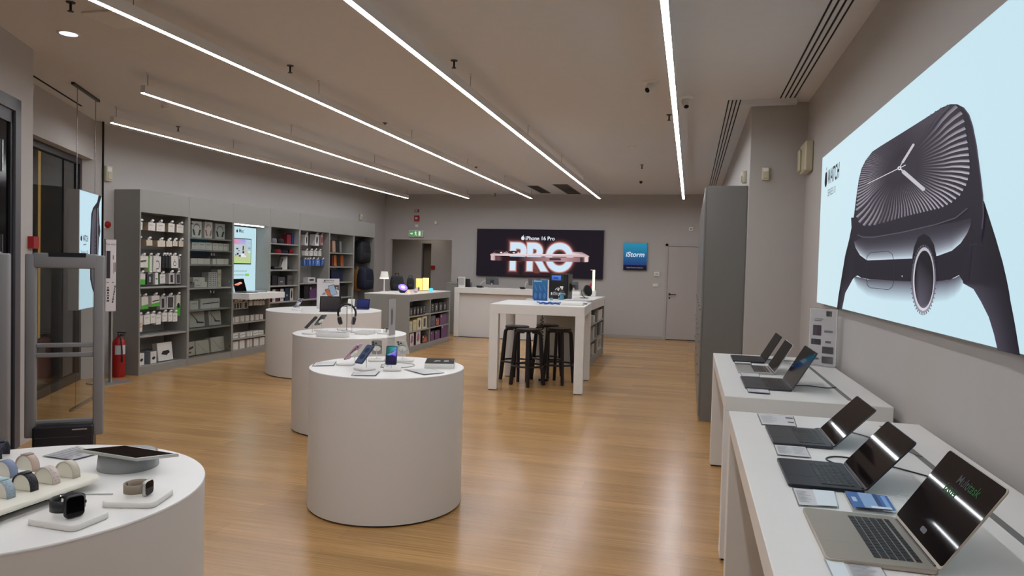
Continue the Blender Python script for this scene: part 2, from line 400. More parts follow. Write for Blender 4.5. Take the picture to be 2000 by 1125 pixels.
# ================================================================ ceiling fittings
def rail(X, y0, y1, label, zb=3.075):
    e = thing('linear_pendant_light', label, 'ceiling light', (X, (y0+y1)/2, zb), 0, 'linear pendant lights')
    W_ = .024; H_ = .075
    f = world(e, MB()); f.box(X-W_, X+W_, y0, y1, zb+.006, zb+H_, WHITE2); f.box(X-W_, X-W_+.003, y0, y1, zb, zb+.006, WHITE2); f.box(X+W_-.003, X+W_, y0, y1, zb, zb+.006, WHITE2); f.build('housing', e)
    f = world(e, MB()); f.box(X-W_+.004, X+W_-.004, y0+.003, y1-.003, zb, zb+.0055, LEDW); f.build('diffuser', e)
    y = y0+.1; n = max(2, int(round((y1-y0)/2.4)))
    for i in range(n+1):
        yy = y0+.06+(y1-y0-.12)*i/n
        f = world(e, MB()); f.tube([(X, yy, zb+H_), (X, yy, RH)], .0022, DKMET, 5); f.lathe([(.012, 0), (.012, .02)], WHITE2, 10, (X, yy, RH-.02)); f.build('suspension_wire', e)
rail(-6.40, 6.62, 15.2, 'shorter white light bar farthest to the left, nearest the shelving')
rail(-4.93, 5.45, 15.2, 'white light bar second from the left, its near end in view')
rail(-3.46, 1.4, 15.2, 'white light bar running above the round tables, third from the left')
rail(-1.955, -.9, 15.2, 'white light bar over the stool table, second from the right')
rail(-.192, -2.6, 15.2, 'white light bar farthest to the right, nearest the ceiling slots')
def slots(X0, X1, y0, y1, label):
    e = thing('linear_ceiling_vent', label, 'ceiling vent', ((X0+X1)/2, (y0+y1)/2, RH-.004), 0, 'slot vents in the ceiling')
    for i in range(4):
        x = X0+(X1-X0)*i/3
        f = world(e, MB()); f.box(x-.006, x+.006, y0, y1, RH-.003, RH-.0005, DARK); f.build('slot', e)
    f = world(e, MB())
    for i in range(3):
        x = X0+(X1-X0)*(i+.5)/3; f.box(x-(X1-X0)/6+.008, x+(X1-X0)/6-.008, y0, y1, RH-.004, RH-.0005, CEIL)
    f.build('louvre', e)
slots(.792, .92, -1, 7.30, 'near run of four black slots in the ceiling by the right wall')
slots(.312, .424, 7.32, 14.5, 'far run of four black slots in the ceiling above the tall cabinet')
mb = MB(); mb.box(.43, .95, 7.33, 7.40, RH-.05, RH-.0005, CEIL); struct('trim_3', mb, 'small step in the ceiling between the two slot vents')
GRL = mat('vent_grille', '#6b605a', .6)
for i, (xa, xb, ya, yb, lb) in enumerate([(-3.41, -3.17, 14.5, 15.9, 'left one of two dark air grilles in the ceiling near the back wall'), (-2.82, -2.50, 14.27, 16.1, 'right one of two dark air grilles in the ceiling near the back wall')]):
    e = thing('air_grille', lb, 'ceiling vent', ((xa+xb)/2, (ya+yb)/2, RH-.01), 0, 'air grilles near the back wall')
    f = world(e, MB()); f.box(xa, xb, ya, yb, RH-.006, RH-.0005, GRL); f.build('frame', e)
    f = world(e, MB())
    for k in range(14):
        yy = ya+.04+(yb-ya-.08)*k/13; f.box(xa+.02, xb-.02, yy-.012, yy+.012, RH-.012, RH-.006, DKMET)
    f.build('louvre', e)
def dome_cam(p, label, aim):
    e = thing('security_camera', label, 'security camera', (p.x, p.y, RH), 0, 'white ceiling cameras')
    f = world(e, MB()); f.lathe([(.075, 0), (.072, -.012), (.05, -.02)], PLW, 24, (p.x, p.y, RH)); f.build('mounting_base', e)
    f = world(e, MB()); c = Vector((p.x, p.y, RH-.05)); f.ell(c, (.042, .042, .046), PLW); f.build('ball_housing', e)
    f = world(e, MB()); a = Vector(aim).normalized(); f.tube([c+a*.03, c+a*.062], .03, PLW, 14); f.tube([c+a*.062, c+a*.064], .024, DARK, 14); f.build('lens', e)
dome_cam(atz(1272, 160, RH), 'white ceiling camera left of the right light bar, aimed to the left', (-.5, -.7, -.55))
dome_cam(atz(1340, 190, RH), 'white ceiling camera right of the right light bar, lens pointing down', (.1, -.6, -.8))
def sprinkler(p, label):
    e = thing('sprinkler', label, 'sprinkler', (p.x, p.y, RH), 0, 'ceiling sprinklers')
    f = world(e, MB()); f.lathe([(.03, 0), (.028, -.006)], DKMET, 14, (p.x, p.y, RH)); f.build('escutcheon', e)
    f = world(e, MB()); f.lathe([(.008, 0), (.008, -.05), (.02, -.055), (.02, -.058)], DKMET, 12, (p.x, p.y, RH-.006)); f.build('nozzle', e)
for a, lb in (((1307, 224), 'dark sprinkler head beside the right light bar below the two cameras'), ((1254, 322), 'dark sprinkler head far down the ceiling left of the right light bar'),
              ((887, 118), 'dark sprinkler between the second and third light bars from the right'), ((567, 128), 'dark sprinkler above the middle of the left ceiling'),
              ((752, 240), 'dark sprinkler beside the third light bar from the left, halfway back'), ((348, 247), 'dark sprinkler just above the left light bar'),
              ((930, 326), 'small dark sprinkler between the light bars toward the back'), ((138, 4), 'dark sprinkler at the top left corner of the view'), ((967, 378), 'small dark sprinkler close to the back wall')):
    sprinkler(atz(*a, RH), lb)
mb = MB(); p = atz(1235, 284, RH); mb.lathe([(.055, 0), (.05, -.03), (.03, -.036)], PLW, 20, (p.x, p.y, RH)); tag(mb.build('smoke_detector'), 'white smoke detector on the ceiling left of the right light bar', 'smoke detector')
mb = MB(); p = atz(325, 206, RH); mb.lathe([(.055, 0), (.05, -.03), (.03, -.036)], PLW, 20, (p.x, p.y, RH)); tag(mb.build('smoke_detector'), 'white smoke detector on the ceiling between the two left light bars', 'smoke detector')
mb = MB(); p = atz(1252, 352, RH); mb.lathe([(.04, 0), (.04, -.02)], PLW, 16, (p.x, p.y, RH)); mb.ell((p.x, p.y, RH-.035), (.03, .03, .03), BLK); tag(mb.build('dome_camera'), 'small black dome camera on the ceiling near the back', 'security camera')
mb = MB(); p = atz(229, 36, RH); mb.slab(p.x-.16, p.x+.16, p.y-.16, p.y+.16, RH-.012, RH-.0005, .02, WHITE2); tag(mb.build('access_hatch'), 'flat square hatch in the ceiling beside the near light bar', 'hatch')
e = thing('recessed_downlight', 'round recessed downlight glowing pale blue in the ceiling at upper left', 'ceiling light', atz(134, 65, RH))
p = atz(134, 65, RH)
f = world(e, MB()); f.lathe([(.078, 0), (.078, -.004), (.064, -.006)], WHITE2, 28, (p.x, p.y, RH)); f.build('trim_ring', e)
f = world(e, MB()); f.lathe([(.062, 0), (.062, -.0075)], mat('downlight_glow', '#cfe0ff', .5, emit=2.2, ecol='#c8dcff'), 28, (p.x, p.y, RH)); f.build('lamp_lens', e)

# ================================================================ wall fittings
def motion(p, nrm, label, w_=.07, h_=.13):
    n = Vector(nrm); u = Vector((0, 0, 1)).cross(n); e = thing('motion_sensor', label, 'motion sensor', p, 0, 'cream motion sensors')
    f = world(e, MB()); f.T = f.T @ frame(p, u, (0, 0, 1)); f.slab(-w_/2, w_/2, -h_/2, h_/2, 0, .045, .012, PLC, edge=.005); f.build('body', e)
    f = world(e, MB()); f.T = f.T @ frame(p, u, (0, 0, 1)); f.slab(-w_*.36, w_*.36, -h_*.38, h_*.1, .044, .058, .012, PLC, edge=.004); f.build('lens_window', e)
    f = world(e, MB()); f.T = f.T @ frame(p, u, (0, 0, 1)); f.slab(-w_*.36, w_*.36, h_*.14, h_*.42, .044, .050, .006, PLW, edge=.002); f.build('cap', e)
motion(aty(1495, 340, YC), (0, -1, 0), 'cream motion sensor on the face of the column')
motion(atx(1458, 346, XR2), (-1, 0, 0), 'cream motion sensor on the side wall behind the column edge')
p = atx(203, 338, XL+.02); motion(Vector((XL, 7.62, p.z)), (1, 0, 0), 'cream motion sensor high on the left wall above the first shelf unit', .1, .2)
p = atx(703, 424, XL); motion(p, (1, 0, 0), 'cream motion sensor on the left wall above the last shelf unit', .09, .14)
e = thing('wall_siren', 'cream alarm box on the right wall at the corner with the column', 'alarm box', (XR, 7.2, 2.68))
f = world(e, MB()); f.box(XR-.075, XR, 7.08, 7.42, 2.55, 2.83, PLC, bev=.012); f.build('body', e)
f = world(e, MB()); f.box(XR-.1, XR-.075, 7.3, 7.40, 2.57, 2.78, PLC, bev=.01); f.build('lens_window', e)
def wallbox(x0, y0, x1, y1, name, label, cat, m_, dep=.03, group=None, sub=None):
    a, b = aty(x0, y0, YB), aty(x1, y1, YB); e = thing(name, label, cat, ((a.x+b.x)/2, YB, b.z), 0, group)
    f = world(e, MB()); f.box(a.x, b.x, YB-dep, YB, b.z, a.z, m_, bev=.004); f.build('case', e)
    if sub:
        f = world(e, MB()); mx = (a.x+b.x)/2; mz = (a.z+b.z)/2; w2 = (b.x-a.x); h2 = a.z-b.z
        f.box(mx-w2*sub[0], mx+w2*sub[0], YB-dep-.008, YB-dep, mz-h2*sub[1], mz+h2*sub[1], sub[3], bev=.002); f.build(sub[2], e)
RB = mat('beige_plate', '#d9cfc0', .4)
wallbox(1278, 531, 1288, 540, 'thermostat', 'small white thermostat on the back wall right of the blue sign', 'thermostat', PLW, .03, None, (.3, .25, 'display', PAPG))
wallbox(1274.5, 553.5, 1286, 561, 'light_switch', 'white switch plate on the back wall below the thermostat', 'light switch', RB, .012, None, (.35, .3, 'rocker', PLW))
wallbox(811, 409, 818.5, 414.5, 'alarm_strobe', 'small red alarm strobe high on the back wall', 'alarm', REDP, .05, None, (.3, .3, 'strobe_lens', PAPG))
wallbox(810.5, 421, 819.5, 432, 'alarm_sounder', 'larger red alarm sounder on the back wall under the strobe', 'alarm', REDP, .06, None, (.25, .18, 'sounder_grille', PAPG))
wallbox(812, 438, 817, 443, 'wall_detector', 'tiny white detector on the back wall above the exit sign', 'detector', PLW, .03)
wallbox(849.5, 432, 854, 438.5, 'wall_detector', 'tiny white detector on the back wall to the right of the sounder', 'detector', PLW, .03)
wallbox(1346, 443.5, 1353.5, 451, 'door_sensor', 'small white sensor on the back wall above the pale door', 'sensor', PLW, .03, None, (.2, .2, 'sensor_eye', TXTG))
a, b = aty(800, 450, YB), aty(827.5, 463, YB)
e = thing('exit_sign', 'green and white running-man exit sign on the back wall', 'exit sign', ((a.x+b.x)/2, YB, b.z))
f = world(e, MB()); f.box(a.x, b.x, YB-.06, YB, b.z, a.z, PLW, bev=.006); f.build('case', e)
f = world(e, MB()); GR = '#2f7d3a'; w2 = b.x-a.x; h2 = a.z-b.z
def q(u, v, l=0): return (a.x+w2*u, YB-.062-l*.001, b.z+h2*v)
f.poly([q(.04, .1), q(.94, .1), q(.94, .9), q(.04, .9)], PRL, '#4d8b52')
f.poly([q(.70, .18, 1), q(.84, .18, 1), q(.84, .85, 1), q(.70, .85, 1)], PRL, '#d5e6d0')
f.poly([q(.42, .2, 1), q(.47, .5, 1), q(.40, .72, 1), q(.52, .75, 1), q(.58, .6, 1), q(.52, .5, 1), q(.6, .2, 1), q(.54, .2, 1), q(.5, .42, 1), q(.46, .2, 1)], PRL, '#d5e6d0')
f.poly([q(.50+.03*math.cos(t*.7), .83+.07*math.sin(t*.7), 1) for t in range(9)], PRL, '#d5e6d0')
f.poly([q(.10, .45, 1), q(.22, .45, 1), q(.22, .3, 1), q(.32, .5, 1), q(.22, .7, 1), q(.22, .56, 1), q(.10, .56, 1)], PRL, '#d5e6d0')
f.build('sign_face', e)
mb = MB(); p = aty(845.5, 526, YLb); mb.box(p.x-.05, p.x+.06, YLb-.04, YLb, p.z, p.z+.1, REDP, bev=.005); tag(mb.build('alarm_call_point'), 'red alarm call point on the wall inside the back lobby', 'fire alarm')
p = sf(-2.415, tE)
e = thing('alarm_call_point', 'red fire alarm call point at the edge of the entrance wall', 'fire alarm', sf(-2.415, tE-.04, 1.66))
f = world(e, MB()); sw(f, -2.37, -2.415, tE-.10, tE+.01, 1.62, 1.72, REDP); f.build('case', e)
f = world(e, MB()); f.T = f.T @ frame(sf(-2.37, tE+.0105, 1.62), tuple(-NV), (0, 0, 1)); f.box(.012, .035, .02, .075, 0, .001, PAPG); f.build('label_plate', e)
# blue shop sign on the back wall
a, b = aty(1219.2, 473.8, YB-.05), aty(1262.9, 528.6, YB-.05); a = Vector((-1.497, YB-.05, 2.175)); b = Vector((-.973, YB-.05, 1.553))
e = thing('shop_sign', 'blue square sign reading iStorm on the back wall', 'sign', (-1.235, YB, 1.553))
f = world(e, MB()); f.box(a.x, b.x, YB-.045, YB, b.z, a.z, BLK); f.build('sign_box', e)
f = world(e, MB()); Y_ = YB-.047
for i in range(8):
    z0 = b.z+.115+(a.z-b.z-.115)*i/8; z1 = b.z+.115+(a.z-b.z-.115)*(i+1)/8
    c0 = ['#22396f', '#234678', '#235180', '#235c88', '#246890', '#257196', '#267a9c', '#2781a2', '#2885a5'][i]; c1 = ['#22396f', '#234678', '#235180', '#235c88', '#246890', '#257196', '#267a9c', '#2781a2', '#2885a5'][i+1]
    f.poly([(a.x, Y_, z0), (b.x, Y_, z0), (b.x, Y_, z1), (a.x, Y_, z1)], PRL, [c0, c0, c1, c1])
f.poly([(a.x, Y_, b.z), (b.x, Y_, b.z), (b.x, Y_, b.z+.115), (a.x, Y_, b.z+.115)], PRL, '#15142a'); f.build('sign_face', e)
f = world(e, MB()); sh = Matrix(((1, .2, 0, 0), (0, 1, 0, 0), (0, 0, 1, 0), (0, 0, 0, 1)))
f.text('iStorm', .155, PRL, frame((-1.245, Y_-.002, 1.86), (1, 0, 0), (0, 0, 1)) @ sh, .02, 'CENTER', '#c9d4e0')
f.build('shop_name', e); f = world(e, MB()); f.text('Apple Premium Reseller', .038, PRL, frame((-1.235, Y_-.002, 1.6), (1, 0, 0), (0, 0, 1)), .0, 'CENTER', '#8d93a8'); f.build('small_lettering', e)
# ================================================================ large lit watch poster on the right wall
XB = 1.03
def mixc(a, b, t):
    a, b = [[int(h.lstrip('#')[i:i+2], 16) for i in (0, 2, 4)] for h in (a, b)]
    return '#%02x%02x%02x' % tuple(int(round(x+(y-x)*t)) for x, y in zip(a, b))
BY0, BY1, BZ0, BZ1 = 1.7, 6.30, 1.338, 2.545
e = thing('lit_wall_poster', 'huge backlit poster of a black smartwatch reading WATCH SERIES 10 on the right wall', 'poster', (XR, (BY0+BY1)/2, BZ0))
f = world(e, MB()); ALU = mat('poster_frame_aluminium', '#a8a6a4', .4, metal=.5)
f.box(XB+.004, XR, BY0, BY1, BZ0, BZ1, ALU)
f.build('poster_frame', e)
f = world(e, MB()); LAY = .0009
def WP(K):
    def g(a, b, l=1): p = atx(*K(a, b), XB-l*LAY); return p
    return g
BG = '#c9e4ef'
ys = [BY0, 3, 4.2, 5.3, BY1]
for i in range(4):
    c0, c1 = [mixc('#c3e2ee', '#d0e7ef', k/4) for k in (i, i+1)]
    f.poly([(XB, ys[i], BZ0+.004), (XB, ys[i+1], BZ0+.004), (XB, ys[i+1], BZ1-.004), (XB, ys[i], BZ1-.004)], PRL, [c0, c1, c1, c0])
A = WP(kk(1600, 440, 4.0175)); B = WP(kk(1640, 180, 3.75))
def strip(P, top, bot, ct, cb, l, rows=1, pw=1.0):
    """ruled band between two matching lines, colour running from one to the other"""
    n = len(top)
    for r in range(rows):
        t0, t1 = r/rows, (r+1)/rows
        for i in range(n-1):
            def pt(j, t): return P(top[j][0]+(bot[j][0]-top[j][0])*t, top[j][1]+(bot[j][1]-top[j][1])*t, l)
            def cc(j, t):
                a = ct[j] if isinstance(ct, list) else ct; b = cb[j] if isinstance(cb, list) else cb
                return mixc(a, b, t**pw)
            f.poly([pt(i, t0), pt(i+1, t0), pt(i+1, t1), pt(i, t1)], PRL, [cc(i, t0), cc(i+1, t0), cc(i+1, t1), cc(i, t1)])
D0 = '#25212c'
# straps
f.poly([A(*p, 2.6) for p in [(880, -100), (1150, -150), (1292, -185), (1300, -120), (1290, 60), (1180, 0), (900, 0)]], PRL, '#25212c')
strip(A, [(259, 15), (240, 90), (203, 240), (170, 440), (150, 560), (139, 655)], [(285, 15), (284, 90), (283, 240), (262, 425), (205, 530), (178, 663)], '#1d1a22', ['#2c2833']*4+['#3a3641']*2, 1)
strip(A, [(1240, -188), (1150, -80), (1115, 100), (1115, 300), (1120, 450), (1155, 470), (1210, 500), (1270, 600), (1330, 720), (1370, 850), (1400, 980)],
      [(1293, -190), (1328, -80), (1385, 100), (1440, 290), (1470, 420), (1490, 520), (1500, 590), (1520, 690), (1540, 800), (1558, 910), (1576, 1022)], ['#2a2631']*5+['#45414e']*6, '#1c1922', 1, 3)
f.poly([A(1180, 160, 1.5), A(1230, 150, 1.5), A(1270, 170, 1.5), A(1285, 0, 1.5), A(1200, -60, 1.5)], PRL, '#38343f')
f.poly([A(*p, 2.4) for p in [(262, 120), (300, 120), (300, 395), (284, 402), (262, 424)]], PRL, '#25212c'); f.poly([A(*p, 2.4) for p in [(1080, 200), (1200, 150), (1170, 440), (1128, 440), (1098, 392)]], PRL, '#25212c')
# soft underside of the case fading into the background
cx_ = [275, 300, 340, 380, 500, 700, 900, 1000, 1060, 1100, 1128]
strip(A, list(zip(cx_, [398, 405, 415, 425, 430, 437, 437, 430, 415, 395, 365])), list(zip(cx_, [440, 490, 525, 555, 590, 605, 612, 600, 570, 530, 480])), '#4c4855', BG, 2, 6, .75)
# case body
f.poly([A(*p, 3) for p in [(250, -60), (255, 60), (268, 160), (280, 300), (288, 385), (330, 412), (400, 425), (720, 440), (920, 440), (1030, 425), (1095, 392), (1120, 350), (1135, 250), (1180, 150), (1232, 140), (1262, 172), (1285, 60), (1290, -60)]], PRL, '#231f2a')
# bright lower edge of the upper case
tx = [268, 285, 320, 375, 470, 560, 650, 740, 850, 930, 1040, 1110, 1160, 1192]
strip(A, list(zip(tx, [90, 92, 96, 100, 92, 78, 60, 40, 15, 0, -20, -35, -50, -60])), list(zip(tx, [100, 175, 235, 275, 272, 268, 264, 260, 252, 240, 200, 140, 65, -10])), '#332f3a', ['#4a4651', '#9c9aa4']+['#cbdbe6']*10+['#8d8b96', '#3a3641'], 4, 8, 2.2)
def stroke(P, pts, wd, col, l, cyc=False):
    n = len(pts)
    for i in range(n if cyc else n-1):
        a, b = pts[i], pts[(i+1) % n]; dx, dy = b[0]-a[0], b[1]-a[1]; L_ = math.hypot(dx, dy) or 1; ox, oy = -dy/L_*wd/2, dx/L_*wd/2
        f.poly([P(a[0]+ox, a[1]+oy, l), P(b[0]+ox, b[1]+oy, l), P(b[0]-ox, b[1]-oy, l), P(a[0]-ox, a[1]-oy, l)], PRL, col)
stroke(A, [(372, 290), (376, 245), (400, 215), (540, 203), (572, 225), (592, 300)], 4, '#2a2631', 5)
stroke(A, [(372, 420), (378, 470), (400, 490), (545, 506), (575, 480), (587, 425)], 4, '#2a2631', 5)
stroke(A, [(372, 290), (372, 420)], 3, '#332e39', 5); stroke(A, [(592, 300), (587, 425)], 3, '#332e39', 5)
f.poly([A(644, 395, 5), A(656, 395, 5), A(652, 408, 5)], PRL, '#c9c7cd')
# crown
f.poly([A(*p, 5) for p in [(728, 300), (732, 240), (745, 170), (775, 95), (820, 65), (865, 90), (900, 150), (918, 230), (925, 300)]], PRL, '#1d1a23')
def ellp(P, cx, cy, rx, ry, col, l, n=48, tilt=0, colf=None):
    pts = [(cx+rx*math.cos(2*PI*i/n)+tilt*math.sin(2*PI*i/n), cy+ry*math.sin(2*PI*i/n)) for i in range(n)]
    f.poly([P(x, y, l) for x, y in pts], PRL, [colf((y-cy)/ry) for x, y in pts] if colf else col)
ellp(A, 820, 420, 97, 270, None, 6, 48, -6, lambda t: mixc('#2d2934', '#9b97a6', max(0, min(1, .5+.5*t))**1.3))
for i in range(44):
    a = 2*PI*i/44; r0, r1 = 1.0, 1.055
    px0, py0 = 820+97*math.cos(a)-6*math.sin(a), 420+270*math.sin(a); px1, py1 = 820+103*math.cos(a)-6*math.sin(a), 420+286*math.sin(a)
    if math.sin(a) > -.2: stroke(A, [(px0, py0), (px1, py1)], 6, '#2a2632', 6.5)
    else: stroke(A, [(820+90*math.cos(a), 420+252*math.sin(a)), (820+96*math.cos(a), 420+268*math.sin(a))], 4, '#77737f', 6.5)
ellp(A, 820, 422, 84, 250, None, 7, 48, -5, lambda t: mixc('#b9b6c0', '#d2d0da', .5+.5*t))
ellp(A, 822, 424, 75, 226, None, 8, 48, -4, lambda t: mixc('#1b1820', '#6b6776', max(0, t)**3))
# glass and bezel
f.poly([B(*p, 4.5) for p in [(60, 1125), (85, 1000), (105, 900), (120, 780), (140, 640), (160, 560), (190, 500), (240, 435), (300, 395), (450, 302), (600, 208), (750, 112), (810, 88), (860, 88), (900, 108), (940, 155), (972, 240), (1000, 380), (1030, 600), (1050, 760), (1054, 900), (1040, 1060), (1000, 1050), (940, 860), (880, 905), (750, 958), (600, 1000), (450, 1030), (250, 1062), (160, 1062)]], PRL, '#26222d')
stroke(B, [(905, 112), (945, 165), (972, 245), (1000, 385), (1030, 610), (1048, 760), (1052, 900), (1042, 1000)], 9, '#4b4654', 5.2)
stroke(B, [(130, 1045), (170, 1062), (250, 1062), (450, 1028), (700, 970), (850, 920), (935, 850)], 8, '#55505c', 5.5)
f.poly([B(*p, 5.6) for p in [(120, 880), (130, 940), (165, 975), (240, 975), (350, 945), (500, 905), (650, 865), (740, 845), (820, 805), (880, 755), (925, 680), (950, 600), (952, 520), (940, 400), (925, 300), (905, 180), (885, 130), (850, 97), (800, 97), (740, 122), (600, 212), (450, 304), (300, 398), (240, 442), (200, 490), (170, 550), (148, 620), (135, 700), (125, 800)]], PRL, '#2e2833')
bd = [(120, 880), (130, 940), (165, 977), (240, 977), (350, 948), (500, 905), (650, 868), (740, 848), (820, 808), (880, 757), (925, 682), (950, 600), (952, 520), (940, 400), (925, 300), (905, 180), (885, 130), (850, 97), (800, 97), (740, 122), (600, 212), (450, 304), (300, 398), (240, 442), (200, 490), (170, 550), (148, 620), (135, 700), (125, 800), (120, 880)]
sm = []
for (x0, y0), (x1, y1) in zip(bd[:-1], bd[1:]):
    n = max(2, int(math.hypot(x1-x0, y1-y0)/2))
    for i in range(n): sm.append((x0+(x1-x0)*i/n, y0+(y1-y0)*i/n))
cxy = (437, 557); acc = 0; k = 0
for i in range(len(sm)):
    x, y = sm[i]; d = math.hypot(x-cxy[0], y-cxy[1]); j = (i+1) % len(sm)
    sp = max(15, 45*(d/510)**1.7); acc += math.hypot(sm[j][0]-x, sm[j][1]-y)/sp
    if acc >= 1:
        acc -= 1; dx, dy = (x-cxy[0])/d, (y-cxy[1])/d; nx, ny = -dy, dx
        ang = math.atan2(-dy, dx)
        br = .30+.62*max(0, math.cos(ang+.35))**.8 if math.cos(ang+.35) > 0 else .30+.45*max(0, math.cos(ang+PI-.55))**2
        if .9 < ang < 2.6: br = .22+.1*math.cos(ang*2)
        c_out = mixc('#2e2833', '#d8d4de', br); bend = .10*d*(1 if dx > 0 or dy > 0 else .7)
        r0 = .26; N = 6
        prev = None
        for s_ in range(N+1):
            t = r0+(1-r0)*s_/N; off = bend*(4*(t-.62)*(1-t) if t > .62 else 0)*-1
            hw = sp*.20*t*1.05
            qx, qy = cxy[0]+dx*d*t+nx*off, cxy[1]+dy*d*t+ny*off
            cur = ((qx+nx*hw, qy+ny*hw), (qx-nx*hw, qy-ny*hw), mixc('#2e2833', c_out, min(1, (t-r0)*1.9)))
            if prev: f.poly([B(*prev[0], 6.5), B(*cur[0], 6.5), B(*cur[1], 6.5), B(*prev[1], 6.5)], PRL, [prev[2], cur[2], mixc(cur[2], '#2e2833', .55), mixc(prev[2], '#2e2833', .55)])
            prev = cur
def caps(P, a, b, wd, col, l):
    dx, dy = b[0]-a[0], b[1]-a[1]; L_ = math.hypot(dx, dy); ux, uy = dx/L_, dy/L_; pts = []
    for i in range(9):
        t = -PI/2+PI*i/8; pts.append((b[0]+wd/2*(ux*math.cos(t)-uy*math.sin(t)), b[1]+wd/2*(uy*math.cos(t)+ux*math.sin(t))))
    for i in range(9):
        t = PI/2+PI*i/8; pts.append((a[0]+wd/2*(ux*math.cos(t)-uy*math.sin(t)), a[1]+wd/2*(uy*math.cos(t)+ux*math.sin(t))))
    f.poly([P(x, y, l) for x, y in pts], PRL, col)
caps(B, (205, 670), (482, 534), 5, '#dedce2', 9); caps(B, (440, 550), (460, 512), 7, '#c4c1ca', 9)
caps(B, (462, 512), (540, 385), 17, '#c4c1ca', 9.5); caps(B, (450, 565), (470, 588), 10, '#c4c1ca', 9)
caps(B, (468, 584), (612, 710), 28, '#c0bec7', 9.5); ellp(B, 437, 557, 13, 14, '#e3e1e6', 10); ellp(B, 437, 557, 6, 6, '#3a3540', 10.5)
f.build('poster_print', e)
f = world(e, MB())
p0 = atx(1617.0, 360.3, XB); p1 = atx(1639.3, 351, XB); ptop = atx(1617, 334, XB)
u_ = (0, -1, 0); hgt = .115
wd = text_data('WATCH', .02)[2]; Lh = abs(p0.y-p1.y)
f.text('WATCH', hgt/.72, PRL, frame((XB-.003, p0.y, p0.z), u_, (0, 0, 1)), .02, 'LEFT', '#26242c', sx=Lh/(wd*hgt/.72))
f.build('poster_title', e); f = world(e, MB()); apple(f, frame((XB-.003, p0.y+.075, p0.z+.055), u_, (0, 0, 1)), .125, PRL, '#201e26')
f.build('logo_mark', e); f = world(e, MB()); p2 = atx(1617, 384, XB); p3 = atx(1632, 379, XB); wd = text_data('SERIES 10', 0)[2]
f.text('SERIES 10', .055/.72, PRL, frame((XB-.003, p2.y, p2.z), u_, (0, 0, 1)), 0, 'LEFT', '#5c5f68', sx=abs(p2.y-p3.y)/(wd*.055/.72))
f.build('poster_lettering', e)

# ================================================================ dark phone poster on the back wall
e = thing('lit_wall_poster', 'wide black lit poster reading iPhone 16 Pro with glowing PRO letters on the back wall', 'poster', (-3.48, YB, 1.33))
YP = YB-.07
f = world(e, MB()); PX0, PX1, PZ0, PZ1 = -5.01, -1.955, 1.325, 2.452
f.box(PX0, PX1, YP+.002, YB, PZ0, PZ1, BLK); f.build('poster_frame', e)
f = world(e, MB()); f.poly([(PX0+.01, YP, PZ0+.01), (PX1-.01, YP, PZ0+.01), (PX1-.01, YP, PZ1-.01), (PX0+.01, YP, PZ1-.01)], PRL, '#1c151f')
Kp = kk(950, 460, 9.524)
def P_(a, b, l=1): return aty(*Kp(a, b), YP-l*.0012)
pl = P_(415, 625); pr_ = P_(1600, 640); pt = P_(1380, 140)
sz = (pt.z-pl.z)/.73; wd = text_data('PRO', .03)[2]; sx_ = (pr_.x-pl.x)/(wd*sz)
for j, (bo, c) in enumerate([(.20, '#21171f'), (.175, '#271a21'), (.15, '#301e24'), (.125, '#3d2429'), (.105, '#502e30'), (.087, '#6e4040'), (.070, '#97605c'), (.055, '#c99288')]):
    f.text('PRO', sz, PRL, frame((pl.x, YP-.0012*(j*.25+.2), pl.z+.005), (1, 0, 0), (0, 0, 1)), bo, 'LEFT', c, sx=sx_)
f.text('PRO', sz, PRL, frame((pl.x, YP-.0012*2.4, pl.z+.005), (1, 0, 0), (0, 0, 1)), .036, 'LEFT', '#cfe4f4', sx=sx_)
f.poly([P_(a, b, 3.2) for a, b in [(70, 350), (130, 318), (600, 300), (610, 345), (1590, 345), (1600, 305), (1780, 308), (1915, 385), (1900, 405), (75, 372)]], PRL, ['#c8a9a8', '#8d6f74', '#c9a5a4', '#e8d8de', '#e8d8de', '#c9a3a2', '#7d6066', '#caa8a8', '#e0c9cb', '#e0c9cb'])
seg_ = [(75, 365, 455, '#2a1d22'), (95, 370, 458, '#d9bfc0'), (150, 376, 462, '#bd9fa2'), (170, 378, 464, '#5b3d44'), (230, 383, 466, '#6d4b50'), (300, 385, 468, '#2b181d'), (600, 392, 474, '#2b181d'), (840, 400, 480, '#7d5a60'), (1160, 405, 485, '#a58086'), (1450, 408, 489, '#b48e92'), (1740, 410, 493, '#8d6a70'), (1750, 410, 493, '#2e1c22'), (1810, 408, 494, '#6b4b52'), (1840, 405, 494, '#e3ccca'), (1885, 400, 492, '#e0c8c6'), (1905, 398, 480, '#3a262c'), (1918, 395, 470, '#2a1d22')]
for s0, s1 in zip(seg_[:-1], seg_[1:]):
    f.poly([P_(s0[0], s0[1], 4), P_(s1[0], s1[1], 4), P_(s1[0], s1[2], 4), P_(s0[0], s0[2], 4)], PRL, [s0[3], s1[3], s1[3], s0[3]])
f.poly([P_(a, b, 4.8) for a, b in [(1165, 430), (1190, 418), (1370, 420), (1392, 438), (1380, 462), (1180, 460)]], PRL, '#4f353c')
for cx_, cy_, rx, ry, c in [(235, 305, 100, 34, '#4a363c'), (235, 300, 78, 24, '#241a22'), (490, 312, 95, 30, '#4a363c'), (490, 306, 74, 22, '#241a22'), (275, 315, 22, 12, '#f1ddd8'), (510, 320, 22, 12, '#f1ddd8'), (370, 308, 16, 18, '#8a6c70')]:
    f.poly([P_(cx_+rx*math.cos(t*PI/8), cy_+ry*math.sin(t*PI/8), 5+(.4 if ry < 31 else 0)+(.4 if ry < 20 else 0)) for t in range(16)], PRL, c)
f.build('poster_print', e)
f = world(e, MB()); a = P_(725, 78); b = P_(1270, 85); wd = text_data('iPhone 16 Pro', .015)[2]; ts = .085/.7
